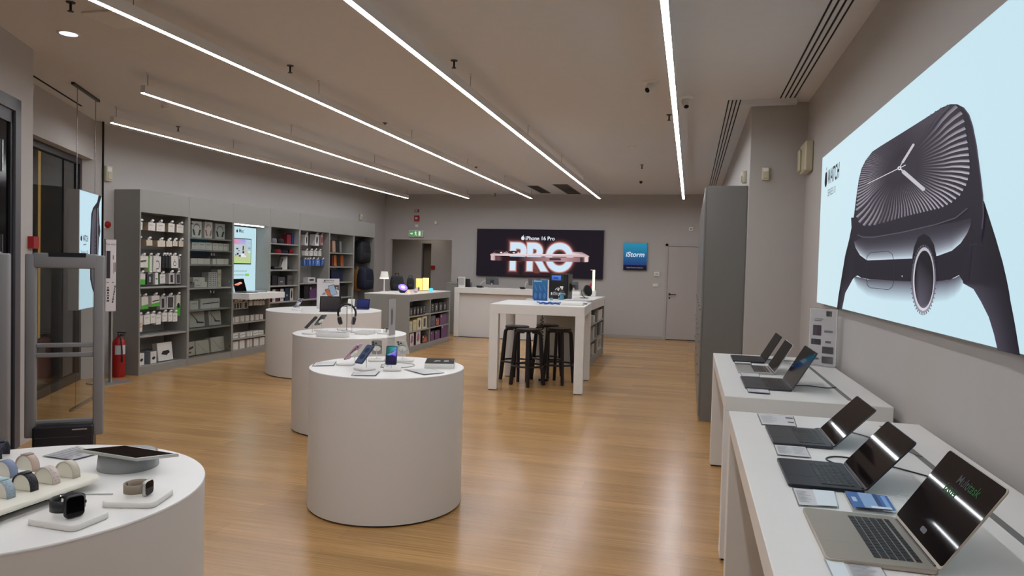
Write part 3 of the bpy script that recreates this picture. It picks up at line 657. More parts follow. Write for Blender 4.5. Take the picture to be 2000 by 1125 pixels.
f.text('iPhone 16 Pro', ts, PRL, frame((a.x, YP-.004, a.z-.003), (1, 0, 0), (0, 0, 1)), .02, 'LEFT', '#dfe9f2', sx=(b.x-a.x)/(wd*ts))
f.build('poster_title', e); f = world(e, MB()); c = P_(680, 45); apple(f, frame((c.x, YP-.004, c.z), (1, 0, 0), (0, 0, 1)), .095, PRL, '#dfe9f2'); f.build('logo_mark', e)

# ================================================================ hanging lightbox by the shop window
KB = -2.42; pb = sf(KB, 0)
def LB(K): 
    return lambda a, b, l=1: atp(*K(a, b), pb, NV)+NV*(l*.001)
L_ = LB(kk(130, 360, 4.327))
n0 = L_(110, 33, 0); n1 = L_(298, 100, 0); nb = L_(97, 1068, 0)
t0, t1, zt, zb = tof(n0), tof(n1), (n0.z+n1.z)/2, nb.z
e = thing('hanging_lightbox', 'slim double-sided lightbox with a smartwatch picture hanging by the shop window', 'lightbox', sf(KB-.05, (t0+t1)/2, zb))
f = world(e, MB()); sw(f, KB-.003, KB-.10, t0, t1, zb, zt, mat('lightbox_shell', '#8f8c89', .45)); f.build('shell', e)
f = world(e, MB())
f.poly([sf(KB, t0+.008, zb+.008)+NV*.0, sf(KB, t1-.008, zb+.008), sf(KB, t1-.008, zt-.008), sf(KB, t0+.008, zt-.008)], PRL, '#c3e0ec')
dk = [(270, 92), (296, 100), (280, 150), (272, 200), (278, 330), (285, 400), (275, 450), (268, 600), (268, 900), (268, 1000), (262, 1030), (245, 965), (215, 880), (198, 800), (196, 600), (200, 420), (208, 250), (222, 200), (240, 175), (258, 150)]
f.poly([L_(a, b, 1) for a, b in dk], PRL, '#1f1b23')
f.poly([L_(a, b, 2) for a, b in [(222, 230), (242, 195), (250, 260), (246, 500), (246, 800), (240, 900), (222, 870), (208, 780), (206, 560), (212, 330)]], PRL, '#55525c')
for i in range(16):
    y0 = 230+i*40; f.poly([L_(a, b, 3) for a, b in [(228, 520+(y0-520)*.3), (246, y0), (246, y0+16), (228, 526+(y0-520)*.3)]], PRL, '#2b2730')
f.poly([L_(a, b, 3) for a, b in [(255, 340), (270, 325), (280, 350), (283, 395), (278, 440), (268, 455), (255, 430)]], PRL, '#47424d')
f.poly([L_(a, b, 4) for a, b in [(262, 355), (272, 350), (277, 392), (271, 430), (262, 425)]], PRL, '#1b1820')
f.poly([L_(a, b, 4) for a, b in [(258, 200), (262, 200), (264, 600), (262, 900), (258, 900)]], PRL, '#8c8995')
for i, (y0, x0, x1) in enumerate([(505, 140, 165), (428, 150, 160)]):
    f.poly([L_(a, b, 2) for a, b in [(x0, y0), (x1, y0-3), (x1, y0+7), (x0, y0+10)]], PRL, '#7d8891')
f.build('lit_face', e)
f = world(e, MB()); q0 = L_(135, 480, 2.5); q1 = L_(180, 478, 2.5); wd = text_data('WATCH', .02)[2]
du = (q1-q0); du.z = 0; th = .085
f.text('WATCH', th, PRL, frame(q0, du, (0, 0, 1)), .02, 'LEFT', '#26242c', sx=du.length/(wd*th))
f.build('title', e); f = world(e, MB()); apple(f, frame(q0-du.normalized()*.045+Vector((0, 0, .03)), du, (0, 0, 1)), .055, PRL, '#201e26')
f.build('logo_mark', e); f = world(e, MB()); q2 = L_(118, 585, 2.5); q3 = L_(180, 588, 2.5); dv = q3-q2; dv.z = 0
f.text('Series 10', .05, PRL, frame(q2, dv, (0, 0, 1)), 0, 'LEFT', '#4b4e57', sx=dv.length/(text_data('Series 10', 0)[2]*.05)); f.build('lettering', e)
for t in (t0+.08, t1-.06):
    f = world(e, MB()); f.tube([sf(KB-.05, t, zt), sf(KB-.05, t, RH-.02)], .004, STEEL, 6); f.build('suspension_cable', e)
    f = world(e, MB()); f.tube([sf(KB-.05, t, .025), sf(KB-.05, t, zb)], .0018, DKMET, 6); f.build('tension_wire', e)
f = world(e, MB()); sw(f, KB-.035, KB-.065, t0-.05, t1+.04, RH-.025, RH, DKMET); f.build('ceiling_track', e)
f = world(e, MB()); sw(f, KB-.035, KB-.065, t0-.05, t1+.04, 0, .025, STEEL); f.build('floor_track', e)

# ================================================================ free-standing poster stand, extinguisher
B0 = atz(215, 748)
e = thing('poster_stand', 'slim floor stand holding a white poster of watches beside the shelving', 'sign', B0)
sn = Vector((-B0.x, -B0.y, 0)).normalized(); sn = (sn+NV*.9).normalized(); su = Vector((0, 0, 1)).cross(sn)
f = world(e, MB()); f.T = f.T @ frame(B0, su, Vector((0, 0, 1)).cross(su)*1); f.slab(-.2, .2, -.17, .17, 0, .012, .01, SILV); f.build('base_plate', e)
f = world(e, MB()); f.box(B0.x-.018, B0.x+.018, B0.y-.01, B0.y+.01, .012, 1.2, SILV); f.build('pole', e)
Ks = kk(130, 360, 4.327); ps = B0+sn*.03
def S_(a, b, l=1): return atp(*Ks(a, b), ps, sn)+sn*(l*.001)
c0, c1, c2_, c3_ = S_(328, 462, 0), S_(420, 472, 0), S_(416, 1066, 0), S_(326, 1078, 0)
W_ = ((c1-c0).length+(c2_-c3_).length)/2; O_ = c3_
f = world(e, MB()); f.T = f.T @ frame(O_, su, (0, 0, 1)); HH = c0.z-c3_.z; f.box(0, W_, 0, HH, -.02, -.002, SILV); f.build('poster_holder', e)
f = world(e, MB()); f.T = f.T @ frame(O_, su, (0, 0, 1)); Z0 = 0
def rect(u0, v0, u1, v1, col, l=1): f.poly([(W_*u0, HH*v0, l*.001), (W_*u1, HH*v0, l*.001), (W_*u1, HH*v1, l*.001), (W_*u0, HH*v1, l*.001)], PRP, col)
rect(.02, .01, .98, .99, '#dcd7d8', 0); rect(.07, .46, .44, .84, '#26242a'); rect(.66, .72, .76, .78, '#8b6a70'); rect(.70, .53, .78, .68, '#a98a90'); rect(.84, .55, .92, .68, '#3a373d')
for i in range(6): rect(.12+.03*(i % 2), .14+i*.036, .36-.03*(i % 2), .165+i*.036, ['#55474a', '#2f2d31', '#7a7073'][i % 3])
for i in range(7): rect(.62+i*.035, .12+i*.035, .74+i*.035, .15+i*.035, ['#55474a', '#2f2d31', '#7a7073'][i % 3])
rect(.1, .40, .3, .41, '#77737a'); rect(.6, .40, .8, .41, '#77737a')
f.text('Your watch.', .035, PRP, frame((W_*.5, HH*.92, .002), (1, 0, 0), (0, 1, 0)), 0, 'CENTER', '#4d4a50', sx=.8); f.build('poster_print', e)
p = atz(222, 740); p = Vector((-7.17, 7.56, 0))
e = thing('fire_extinguisher', 'red fire extinguisher standing at the end of the shelving', 'fire extinguisher', p)
f = world(e, MB()); f.lathe([(.07, 0), (.08, .02), (.08, .43), (.07, .48), (.03, .52), (.025, .53)], REDP, 28, tuple(p)); f.build('cylinder', e)
f = world(e, MB()); f.lathe([(.022, .53), (.022, .57)], STEEL, 12, tuple(p)); f.box(p.x-.02, p.x+.10, p.y-.012, p.y+.012, .575, .587, BLK); f.box(p.x-.02, p.x+.08, p.y-.012, p.y+.012, .545, .555, BLK); f.build('valve', e)
f = world(e, MB()); f.tube([p+Vector((.02, -.02, .55)), p+Vector((.08, -.05, .50)), p+Vector((.095, -.05, .35)), p+Vector((.09, -.04, .2))], .009, BLK); f.build('hose', e)
f = world(e, MB())
for i in range(6):
    a0, a1 = math.radians(-80+i*16), math.radians(-64+i*16); q0 = (p.x+.081*math.cos(a0), p.y+.081*math.sin(a0)); q1 = (p.x+.081*math.cos(a1), p.y+.081*math.sin(a1))
    f.add([(*q0, .3), (*q1, .3), (*q1, .42), (*q0, .42)], [(0, 1, 2, 3)], PAPG)
f.build('label_sticker', e)
# entrance security gates
GT = mat('gate_plastic', '#8b8a8c', .45); GTD = mat('gate_base_plastic', '#23242c', .4)
def gate(p, rz, label, Wg=.52, Hg=1.585):
    e = thing('security_gate', label, 'security gate', p, rz, 'anti-theft gates at the entrance')
    h = Wg/2; bw = .072
    for s_ in (-1, 1):
        f = MB(); f.box(s_*h, s_*(h-bw), -.03, .03, .18, Hg-.01, GT, bev=.012, seg=3); f.build('side_post', e)
    f = MB(); f.box(-h+.05, h-.05, -.031, .031, Hg-.115, Hg, GT, bev=.012, seg=3); f.build('top_bar', e)
    f = MB(); f.box(-.11, .14, -.033, .033, Hg-.03, Hg+.006, BLK, bev=.004); f.build('sensor_lamp', e)
    for z in (.79, .865):
        f = MB(); f.box(-h+.07, h-.07, -.02, .02, z, z+.033, GT, bev=.006); f.build('cross_bar', e)
    f = MB(); f.box(-h+.07, h-.07, -.02, .02, .285, .31, GT, bev=.004); f.build('lower_bar', e)
    f = MB(); f.box(-h+.08, h-.08, -.006, .006, .31, Hg-.11, ACR); f.build('clear_panel', e)
    f = MB(); f.box(-h+.06, h-.06, -.07, .07, 0, .27, GTD, bev=.01); f.box(-h+.07, h-.10, -.075, -.06, .03, .19, GTD, bev=.006); f.build('base_cover', e)
    f = MB(); f.box(h-.20, h-.10, -.078, -.070, .235, .245, SILV, bev=.003); f.build('badge', e)
    return e
gate((-4.63, 4.36, 0), math.radians(36), 'grey anti-theft gate with a see-through panel standing by the round watch table')
gp = atz(27, 960); gate((gp.x-.25, gp.y-.15, 0), math.radians(36), 'grey anti-theft gate at the far left edge, cut off by the frame')

# ================================================================ round display tables
def drum(c, r, H, label):
    e = thing('round_display_table', label, 'display table', (c[0], c[1], 0), 0, 'white round display tables')
    f = MB(); f.lathe([(r-.02, 0), (r-.02, .012)], DARK, 96); f.build('plinth', e)
    f = MB(); f.lathe([(r-.001, .012), (r-.001, H-.006)], WHITE2, 128); f.build('drum', e)
    f = MB(); f.lathe([(r, H-.006), (r, H-.0015), (r-.0015, H)], WHITE, 128, smooth=True); f.build('tabletop', e)
    return e
TZ = .894
c1 = (-1.918, 4.279); c2 = (-3.145, 6.133); c3 = (-5.054, 9.06); c4 = (-1.881, 1.593)
drum(c1, .502, TZ, 'white round table with five phones on stands, standing in the middle of the floor')
drum(c2, .532, TZ, 'white round table with headphones on a stand, second row behind the phone table')
drum(c3, .80, .88, 'wide white round table farthest back, in front of the shelving')
drum(c4, .514, TZ, 'white round table with watches and bands at the lower left')

# ================================================================ laptop desks on the right
DZ = .905
def desk(y0, y1, label, x0=.203, x1=1.035):
    e = thing('display_desk', label, 'desk', ((x0+x1)/2, (y0+y1)/2, 0), 0, 'white laptop desks')
    f = world(e, MB()); f.box(x0, x1, y0, y1, DZ-.08, DZ, WHITE, bev=.0025); f.build('tabletop', e)
    for ya, yb in ((y0, y0+.13), (y1-.13, y1)):
        f = world(e, MB()); f.box(x0+.001, x1-.001, ya+.001, yb-.001, .012, DZ-.08, WHITE, bev=.002); f.build('leg', e)
        f = world(e, MB()); f.box(x0+.01, x1-.01, ya+.01, yb-.01, 0, .012, DARK); f.build('foot_strip', e)
    f = world(e, MB()); f.box(x1-.12, x1-.1, y0+.13, y1-.13, .25, DZ-.08, WHITE); f.build('modesty_panel', e)
    f = world(e, MB()); f.box(x0+.64, x0+.665, y0+.12, y1-.1, DZ-.001, DZ+.0006, mat('cable_slot_grey', '#6f6f6e', .5)); f.build('cable_slot', e)
desk(3.955, 6.0, 'far white desk with three laptops against the right wall')
desk(1.3, 3.545, 'near white desk with three laptops in the lower right corner')

# ================================================================ high table and stools
HZ = 1.093; TR = math.radians(4); tc = Vector((-1.89, 9.18, 0)); TW, TDp = 1.20, 1.24
e = thing('high_table', 'white high table with thick square legs and black stools under it', 'table', tc, TR)
f = MB(); f.box(-TW/2, TW/2, -TDp/2, TDp/2, HZ-.12, HZ, WHITE, bev=.003); f.build('tabletop', e)
for sx_ in (-1, 1):
    for sy_ in (-1, 1):
        f = MB(); f.box(sx_*TW/2-sx_*.0005, sx_*(TW/2-.115), sy_*TDp/2-sy_*.0005, sy_*(TDp/2-.115), .008, HZ-.12, WHITE, bev=.003); f.box(sx_*(TW/2-.008), sx_*(TW/2-.107), sy_*(TDp/2-.008), sy_*(TDp/2-.107), 0, .008, DARK); f.build('leg', e)
def make_stool():
    e = thing('bar_stool', 'x', 'stool', (0, 0, 0), 0, 'black bar stools')
    f = MB(); f.lathe([(.158, .715), (.166, .722), (.166, .743), (.160, .75)], BLACKW, 40); f.build('seat', e)
    for k in range(4):
        a = PI/4+PI/2*k; d = Vector((math.cos(a), math.sin(a), 0))
        pts = [d*.05+Vector((0, 0, .706))]
        for i in range(7):
            t = i/6*PI/2; pts.append(d*(.112+.052*math.sin(t))+Vector((0, 0, .706-.05+.05*math.cos(t))))
        pts += [d*(.176)+Vector((0, 0, .5)), d*.195+Vector((0, 0, .25)), d*.218]
        f = MB(); f.tube(pts, [.016]*4+[.020]*4+[.023, .024, .022], BLACKW, 10, flat=1.25); f.build('leg', e)
    f = MB(); R_ = .205; pts = [(R_*math.cos(2*PI*i/40), R_*math.sin(2*PI*i/40), .262) for i in range(41)]; f.tube(pts, .013, BLACKW, 8, caps=False); f.build('foot_ring', e)
    return e
S0 = make_stool()
for i, (x, y, r, lb) in enumerate([(-2.06, 9.07, -30, 'black stool nearest the front under the high table'), (-2.31, 9.46, -24, 'black stool at the left under the high table'), (-1.97, 9.93, -30, 'black stool at the back under the high table, partly hidden'), (-1.70, 9.39, -20, 'black stool on the right under the high table, partly behind its leg')]):
    o = S0 if i == 0 else copy_tree(S0)
    o.location = (x, y, 0); o.rotation_euler = (0, 0, math.radians(r)); o['label'] = lb
pts = [Vector((-1.98, 9.56, HZ-.12)), Vector((-1.98, 9.56, .86))]
for i in range(15*10):
    t = i/10; pts.append(Vector((-1.98+.022*math.cos(2*PI*t), 9.56+.022*math.sin(2*PI*t), .86-t*.048)))
pts += [Vector((-1.98, 9.56, .1)), Vector((-1.93, 9.5, .02))]
e = thing('coiled_cable', 'black coiled cable hanging under the high table down to a floor box', 'cable', (-1.93, 9.5, 0))
f = world(e, MB()); f.tube(pts, .0065, BLK, 6); f.build('cable', e)
f = world(e, MB()); f.box(-1.99, -1.86, 9.45, 9.55, 0, .03, BLK, bev=.006); f.build('floor_socket', e)
f = world(e, MB()); f.lathe([(.02, HZ-.15), (.02, HZ-.12)], BLK, 12, (-1.98, 9.56, 0)); f.build('socket', e)

# ================================================================ tall cabinet row on the right
ycs = [7.6, 8.5, 9.4, 10.3, 11.2, 12.1, 13.0]
for i in range(6):
    e = thing('tall_cabinet', ['tall grey cabinet nearest the camera with its flat side showing', 'tall grey cabinet, second in the row along the side wall', 'tall grey cabinet, third in the row along the side wall', 'tall grey cabinet, fourth in the row along the side wall', 'tall grey cabinet, fifth in the row along the side wall', 'tall grey cabinet at the far end of the row near the pale door'][i], 'cabinet', ((.14+XR2)/2, (ycs[i]+ycs[i+1])/2, 0), 0, 'tall grey cabinets')
    y0, y1 = ycs[i], ycs[i+1]
    f = world(e, MB()); f.box(.14, XR2-.003, y0+.002, y1-.002, 0, 2.465, GREYD, bev=.002); f.build('body', e)
    for a, b in ((y0+.006, (y0+y1)/2-.002), ((y0+y1)/2+.002, y1-.006)):
        f = world(e, MB()); f.box(.121, .139, a, b, .05, 2.45, GREYD, bev=.002); d_ = f.build('door', e)
        if a > (y0+y1)/2-.1: continue
    for z in (.48, .83, 1.17):
        f = world(e, MB()); f.lathe([(.006, 0), (.006, .012), (.010, .014), (.010, .02)], CHROME, 12); f.T = f.T
        f.v = []; f.c = []; f.f = []; f.m = []; f.s = []; f.T = world(e, MB()).T @ frame((.121, y0+.05, z), (0, 1, 0), (0, 0, 1)) @ Matrix.Rotation(PI, 4, 'X')
        f.lathe([(.005, 0), (.005, .010), (.009, .012), (.009, .018)], CHROME, 12); f.build('knob', e)

# ================================================================ service counter and islands
e = thing('service_counter', 'long white service counter under the black phone poster', 'counter', (-3.6, 14.9, 0))
CX0, CX1, CY0, CY1, CZ = -4.98, -2.25, 14.52, 15.25, 1.08
f = world(e, MB()); f.box(CX0, CX1, CY0, CY1, CZ-.12, CZ, WHITE, bev=.003); f.build('countertop', e)
f = world(e, MB()); f.box(CX0+.001, CX0+.115, CY0+.001, CY1-.001, .006, CZ-.12, WHITE, bev=.003); f.build('end_panel', e)
f = world(e, MB()); f.box(CX1-.115, CX1-.001, CY0+.001, CY1-.001, .006, CZ-.12, WHITE, bev=.003); f.build('end_panel', e)
f = world(e, MB()); f.box(CX0+.115, (CX0+CX1)/2-.002, CY0+.09, CY0+.11, .006, CZ-.12, WHITE2); f.build('front_panel', e)
f = world(e, MB()); f.box((CX0+CX1)/2+.002, CX1-.115, CY0+.09, CY0+.11, .006, CZ-.12, WHITE2); f.build('front_panel', e)
f = world(e, MB()); f.box(CX0+.01, CX1-.01, CY0+.01, CY1-.01, 0, .006, DARK); f.build('foot_strip', e)
e = thing('counter_partition', 'low grey partition beside the left end of the service counter', 'partition', (-5.25, 15.55, 0))
f = world(e, MB()); f.box(-5.42, -5.08, 15.2, 16.1, 0, 1.13, mat('partition_grey', '#8b8884', .6), bev=.004); f.build('panel', e)
f = world(e, MB()); f.box(-5.43, -5.07, 15.19, 16.11, 1.13, 1.16, mat('partition_cap', '#99958f', .5), bev=.003); f.build('cap', e)
# grey island with lamps on top
IX0, IX1, IY0, IY1, IZ = -5.60, -4.745, 11.42, 13.60, 1.033
e = thing('display_island', 'grey island with product shelves in its side and small lamps on top', 'display island', ((IX0+IX1)/2, (IY0+IY1)/2, 0))
f = world(e, MB()); f.box(IX0, IX1, IY0, IY1, IZ-.015, IZ, WHITE2, bev=.002); f.build('top_board', e)
f = world(e, MB()); f.box(IX0+.002, IX1-.36, IY0+.002, IY1-.002, 0, IZ-.015, GREY); f.box(IX1-.36, IX1-.002, IY0+.002, IY0+.04, 0, IZ-.015, GREY); f.box(IX1-.36, IX1-.002, IY1-.06, IY1-.002, 0, IZ-.015, GREY); f.box(IX1-.36, IX1-.002, IY0+.04, IY1-.06, IZ-.13, IZ-.015, GREY); f.build('body', e)
f = world(e, MB()); f.box(IX1-.36, IX1-.002, IY0+.04, IY1-.06, 0, .10, GREY); f.build('plinth', e)
ICY = atx(730+691/6.25, 520+600/6.25, IX1).y
f = world(e, MB()); f.box(IX1-.36, IX1-.004, ICY-.02, ICY+.02, .10, IZ-.13, GREY); f.build('divider', e)
IS = [.10, .37, .64]
for z in IS[1:]:
    for a, b in ((IY0+.04, ICY-.02), (ICY+.02, IY1-.06)):
        f = world(e, MB()); f.box(IX1-.36, IX1-.004, a, b, z-.022, z, GREYSH); f.build('shelf', e)
# white island with shelves behind the high table
JX0, JX1, JY0, JY1, JZ = -2.37, -1.515, 11.0, 12.95, 1.058
e = thing('display_island', 'pale island with open book shelves behind the high table', 'display island', ((JX0+JX1)/2, (JY0+JY1)/2, 0))
f = world(e, MB()); f.box(JX0, JX1, 10.15, JY1, JZ-.05, JZ, WHITE, bev=.002); f.build('top_board', e)
f = world(e, MB()); f.box(JX0+.002, JX1-.32, JY0+.002, JY1-.002, 0, JZ-.05, GREY); f.box(JX1-.32, JX1-.002, JY0+.002, JY0+.04, 0, JZ-.05, GREY); f.box(JX1-.32, JX1-.002, JY1-.05, JY1-.002, 0, JZ-.05, GREY); f.build('body', e)
f = world(e, MB()); f.box(JX1-.02, JX1-.001, JY0+.04, JY1-.05, JZ-.16, JZ-.05, WHITE2); f.box(JX1-.32, JX1-.02, JY0+.04, JY1-.05, JZ-.065, JZ-.05, GREY); f.build('fascia', e)
f = world(e, MB()); f.box(JX1-.32, JX1-.002, JY0+.04, JY1-.05, 0, .12, GREY); f.build('plinth', e)
f = world(e, MB()); f.box(JX1-.32, JX1-.004, 11.96, 12.0, .12, JZ-.16, GREY); f.build('divider', e)
for z in (.39, .66):
    for a, b in ((JY0+.04, 11.96), (12.0, JY1-.05)):
        f = world(e, MB()); f.box(JX1-.32, JX1-.004, a, b, z-.02, z, GREYSH); f.build('shelf', e)
# ================================================================ grey shelving along the left wall
XF = -7.03; XK = XL+.006; UY = [7.74, 8.68, 9.69, 10.70, 11.64, 12.75, 13.80, 14.82]; UT = 2.455
def zx(x, y, X=XF): return atx(x, y, X).z
def shelf_unit(i, ztop, zbot, shelves, label, inner=GREY, back=True, zopen=None):
    y0, y1 = UY[i]+.001, UY[i+1]-.001
    e = thing('shelf_unit', label, 'shelf unit', ((XF+XK)/2, (y0+y1)/2, 0), 0, 'grey shelf units')
    for a, b in ((y0, y0+.022), (y1-.022, y1)):
        f = world(e, MB()); f.box(XK, XF, a, b, 0, UT, GREY, bev=.0015); f.build('side_panel', e)
    f = world(e, MB()); f.box(XK, XK+.012, y0+.022, y1-.022, 0, UT-.02, GREYD if inner is None else inner); f.build('back_panel', e)
    f = world(e, MB()); f.box(XF-.02, XF-.001, y0+.022, y1-.022, ztop, UT, GREY); f.box(XK, XF-.02, y0+.022, y1-.022, ztop, ztop+.02, GREY); f.build('header_panel', e)
    f = world(e, MB()); f.box(XK+.012, XF-.02, y0+.022, y1-.022, UT-.02, UT, GREY); f.build('top_board', e)
    f = world(e, MB()); f.box(XK+.012, XF-.003, y0+.022, y1-.022, 0, zbot, GREY); f.build('plinth', e)
    for z in shelves:
        f = world(e, MB()); f.box(XK+.012, XF-.012, y0+.022, y1-.022, z-.022, z, GREYSH, bev=.0015); f.build('shelf', e)
    return e
K3 = kk(240, 380, 3.125); K8 = kk(360, 410, 7.5); K9 = kk(360, 550, 7.03); K6 = kk(260, 400, 7.03); K7 = kk(260, 550, 6.255)
KU3 = kk(445, 560, 8.04); KU4 = kk(525, 430, 6.25); KU6 = kk(635, 440, 7.5)
zt1 = zx(*K3(100, 105)); 
s1a = zx(*K3(385, 557)); s1b = zx(*K3(375, 835)); z1b = zx(*K3(383, 1005))
U1 = shelf_unit(0, zt1, z1b, [s1a, s1b], 'first grey shelf unit on the left, hung with small packets')
s2 = [zx(*K8(400, 418)), zx(*K8(400, 588)), zx(*K8(400, 798)), zx(*K9(360, 80)), zx(*K9(350, 375)), zx(*K9(340, 630))]; z2b = zx(*K9(340, 1010))
U2 = shelf_unit(1, zx(*K8(400, 150)), z2b, s2, 'second grey shelf unit, behind glass doors with headphone boxes on top')
zc = zx(480, 571); s3 = [zx(*KU3(345, 545)), zx(*KU3(335, 790))]; z3b = zx(*KU3(340, 962))
U3 = shelf_unit(2, zx(490, 439), z3b, s3, 'third grey shelf unit with a lit computer poster bay and a counter board')
s4 = [zx(*KU4(215, 290)), zx(*KU4(215, 407)), zx(*KU4(205, 605)), zx(*KU4(200, 797)), zx(*KU4(190, 993))]
U4 = shelf_unit(3, zx(*KU4(230, 100)), .10, s4+[zx(*KU4(190, 993))-.33], 'fourth grey shelf unit with loudspeakers and boxes')
s5 = [zx(*KU4(500, 768)), zx(*KU4(500, 965))]
U5 = shelf_unit(4, zx(*KU4(590, 140)), .10, s5+[s5[1]-.33], 'fifth grey shelf unit with blue packets on hooks')
s6 = [zx(*KU6(250, 405)), zx(*KU6(235, 605)), zx(*KU6(300, 828)), zx(*KU6(300, 1050))]
U6 = shelf_unit(5, zx(*KU6(260, 135)), .10, s6+[s6[3]-.33], 'sixth grey shelf unit with upright cases in black and orange')
U7 = shelf_unit(6, zx(*KU6(580, 168)), .10, [], 'last grey shelf unit, hung with backpacks')
# glass doors of the second unit, lower glass doors of the third
def glass_door(e, y0, y1, z0, z1, hz, right):
    f = world(e, MB()); f.box(XF-.002, XF+.004, y0, y1, z0, z1, CABG); d = f.build('glass_door', e)
    f = MB(); f.T = Matrix.Translation(-e.location)
    yy = y1-.03 if right else y0+.03
    f.box(XF+.004, XF+.02, yy-.016, yy+.016, hz-.018, hz+.018, STEEL, bev=.003); h = f.build('door_knob', d)
    for z in (z0+.08, z1-.08):
        yh = y0+.03 if right else y1-.03
        f = MB(); f.T = Matrix.Translation(-e.location); f.box(XF-.02, XF-.002, yh-.02, yh+.02, z-.012, z+.012, STEEL, bev=.002); f.build('hinge', d)
ym = (UY[1]+UY[2])/2
glass_door(U2, UY[1]+.024, ym-.002, z2b+.002, s2[3]-.024, s2[3]-.07, True); glass_door(U2, ym+.002, UY[2]-.024, z2b+.002, s2[3]-.024, s2[3]-.07, False)
glass_door(U2, UY[1]+.024, ym-.002, s2[3]+.002, zx(*K8(400, 150)), s2[3]+.5, True); glass_door(U2, ym+.002, UY[2]-.024, s2[3]+.002, zx(*K8(400, 150)), s2[3]+.5, False)
# third unit: lit bay, poster, counter board
y0, y1 = UY[2], UY[3]
ztb = zx(490, 439)
f = world(U3, MB()); f.box(XF-.10, XF-.06, y0+.03, y1-.1, ztb-.016, ztb-.001, LEDB); f.build('light_strip', U3)
f = world(U3, MB()); f.box(XK+.03, XF+.30, y0+.005, y1-.005, zc-.098, zc, WHITE, bev=.003); f.build('counter_board', U3)
e = thing('lit_bay_poster', 'backlit pale blue computer poster inside the third shelf unit', 'poster', (-7.32, (y0+y1)/2, zc+.001))
XPp = -7.29
f = world(e, MB()); f.box(XPp-.05, XPp-.001, y0+.03, y1-.03, zc+.001, ztb-.03, SILV); f.build('poster_frame', e)
Km = kk(445, 420, 6.25)
def M_(a, b, l=1): return atx(*Km(a, b), XPp+l*.001)
f = world(e, MB()); f.poly([(XPp, y0+.035, zc+.005), (XPp, y1-.032, zc+.005), (XPp, y1-.032, ztb-.035), (XPp, y0+.035, ztb-.035)], PRL, '#bfe0ea')
f.poly([M_(*p, 1) for p in [(60, 278), (288, 292), (283, 604), (50, 600)]], PRL, '#2f3a3c')
f.poly([M_(*p, 2) for p in [(62, 288), (282, 300), (279, 590), (55, 585)]], PRL, ['#cf8fc0', '#a9cfe6', '#b9d48a', '#b8d77f'])
f.poly([M_(*p, 3) for p in [(62, 290), (215, 298), (214, 350), (60, 342)]], PRL, ['#e58aa8', '#8fa0e0', '#9ab0ea', '#e9869a'])
f.poly([M_(*p, 3) for p in [(60, 352), (196, 362), (194, 500), (57, 500)]], PRL, '#b9c6cc')
for (a, b, w_, h_) in [(105, 400, 24, 20), (110, 460, 24, 26), (135, 490, 26, 18), (182, 375, 14, 60), (180, 440, 22, 28), (205, 480, 20, 14), (90, 480, 18, 14), (130, 430, 14, 12)]:
    f.poly([M_(a, b, 4), M_(a+w_, b+3, 4), M_(a+w_-4, b+h_, 4), M_(a-3, b+h_-4, 4)], PRL, '#23262b')
f.poly([M_(*p, 4) for p in [(160, 470), (225, 480), (222, 515), (158, 512)]], PRL, '#dfe6ea')
for b in (330, 395, 440): f.poly([M_(248, b, 4), M_(276, b+2, 4), M_(276, b+24, 4), M_(248, b+22, 4)], PRL, ['#a9c4d6', '#7fa0cf', '#cfe0ea'][(b//50) % 3])
f.poly([M_(*p, 2) for p in [(208, 715), (258, 718), (257, 745), (207, 742)]], PRL, '#86c552')
for b, a1 in ((678, 232), (725, 200)):
    for a in range(60, a1, 16): f.poly([M_(a, b, 2), M_(a+12, b, 2), M_(a+12, b+12, 2), M_(a, b+12, 2)], PRL, '#93a6ad')
f.build('poster_print', e)
f = world(e, MB()); g0 = M_(135, 210, 2); g1 = M_(195, 214, 2); wd = text_data('Mac', .02)[2]; sz = .085
f.text('Mac', sz, PRL, frame(g0, (0, 1, 0), (0, 0, 1)), .02, 'LEFT', '#56636a', sx=(g1.y-g0.y)/(wd*sz)); f.build('poster_lettering', e)
f = world(e, MB()); g2 = M_(114, 192, 2); apple(f, frame(g2, (0, 1, 0), (0, 0, 1)), .052, PRL, '#23282b'); f.build('logo_mark', e)

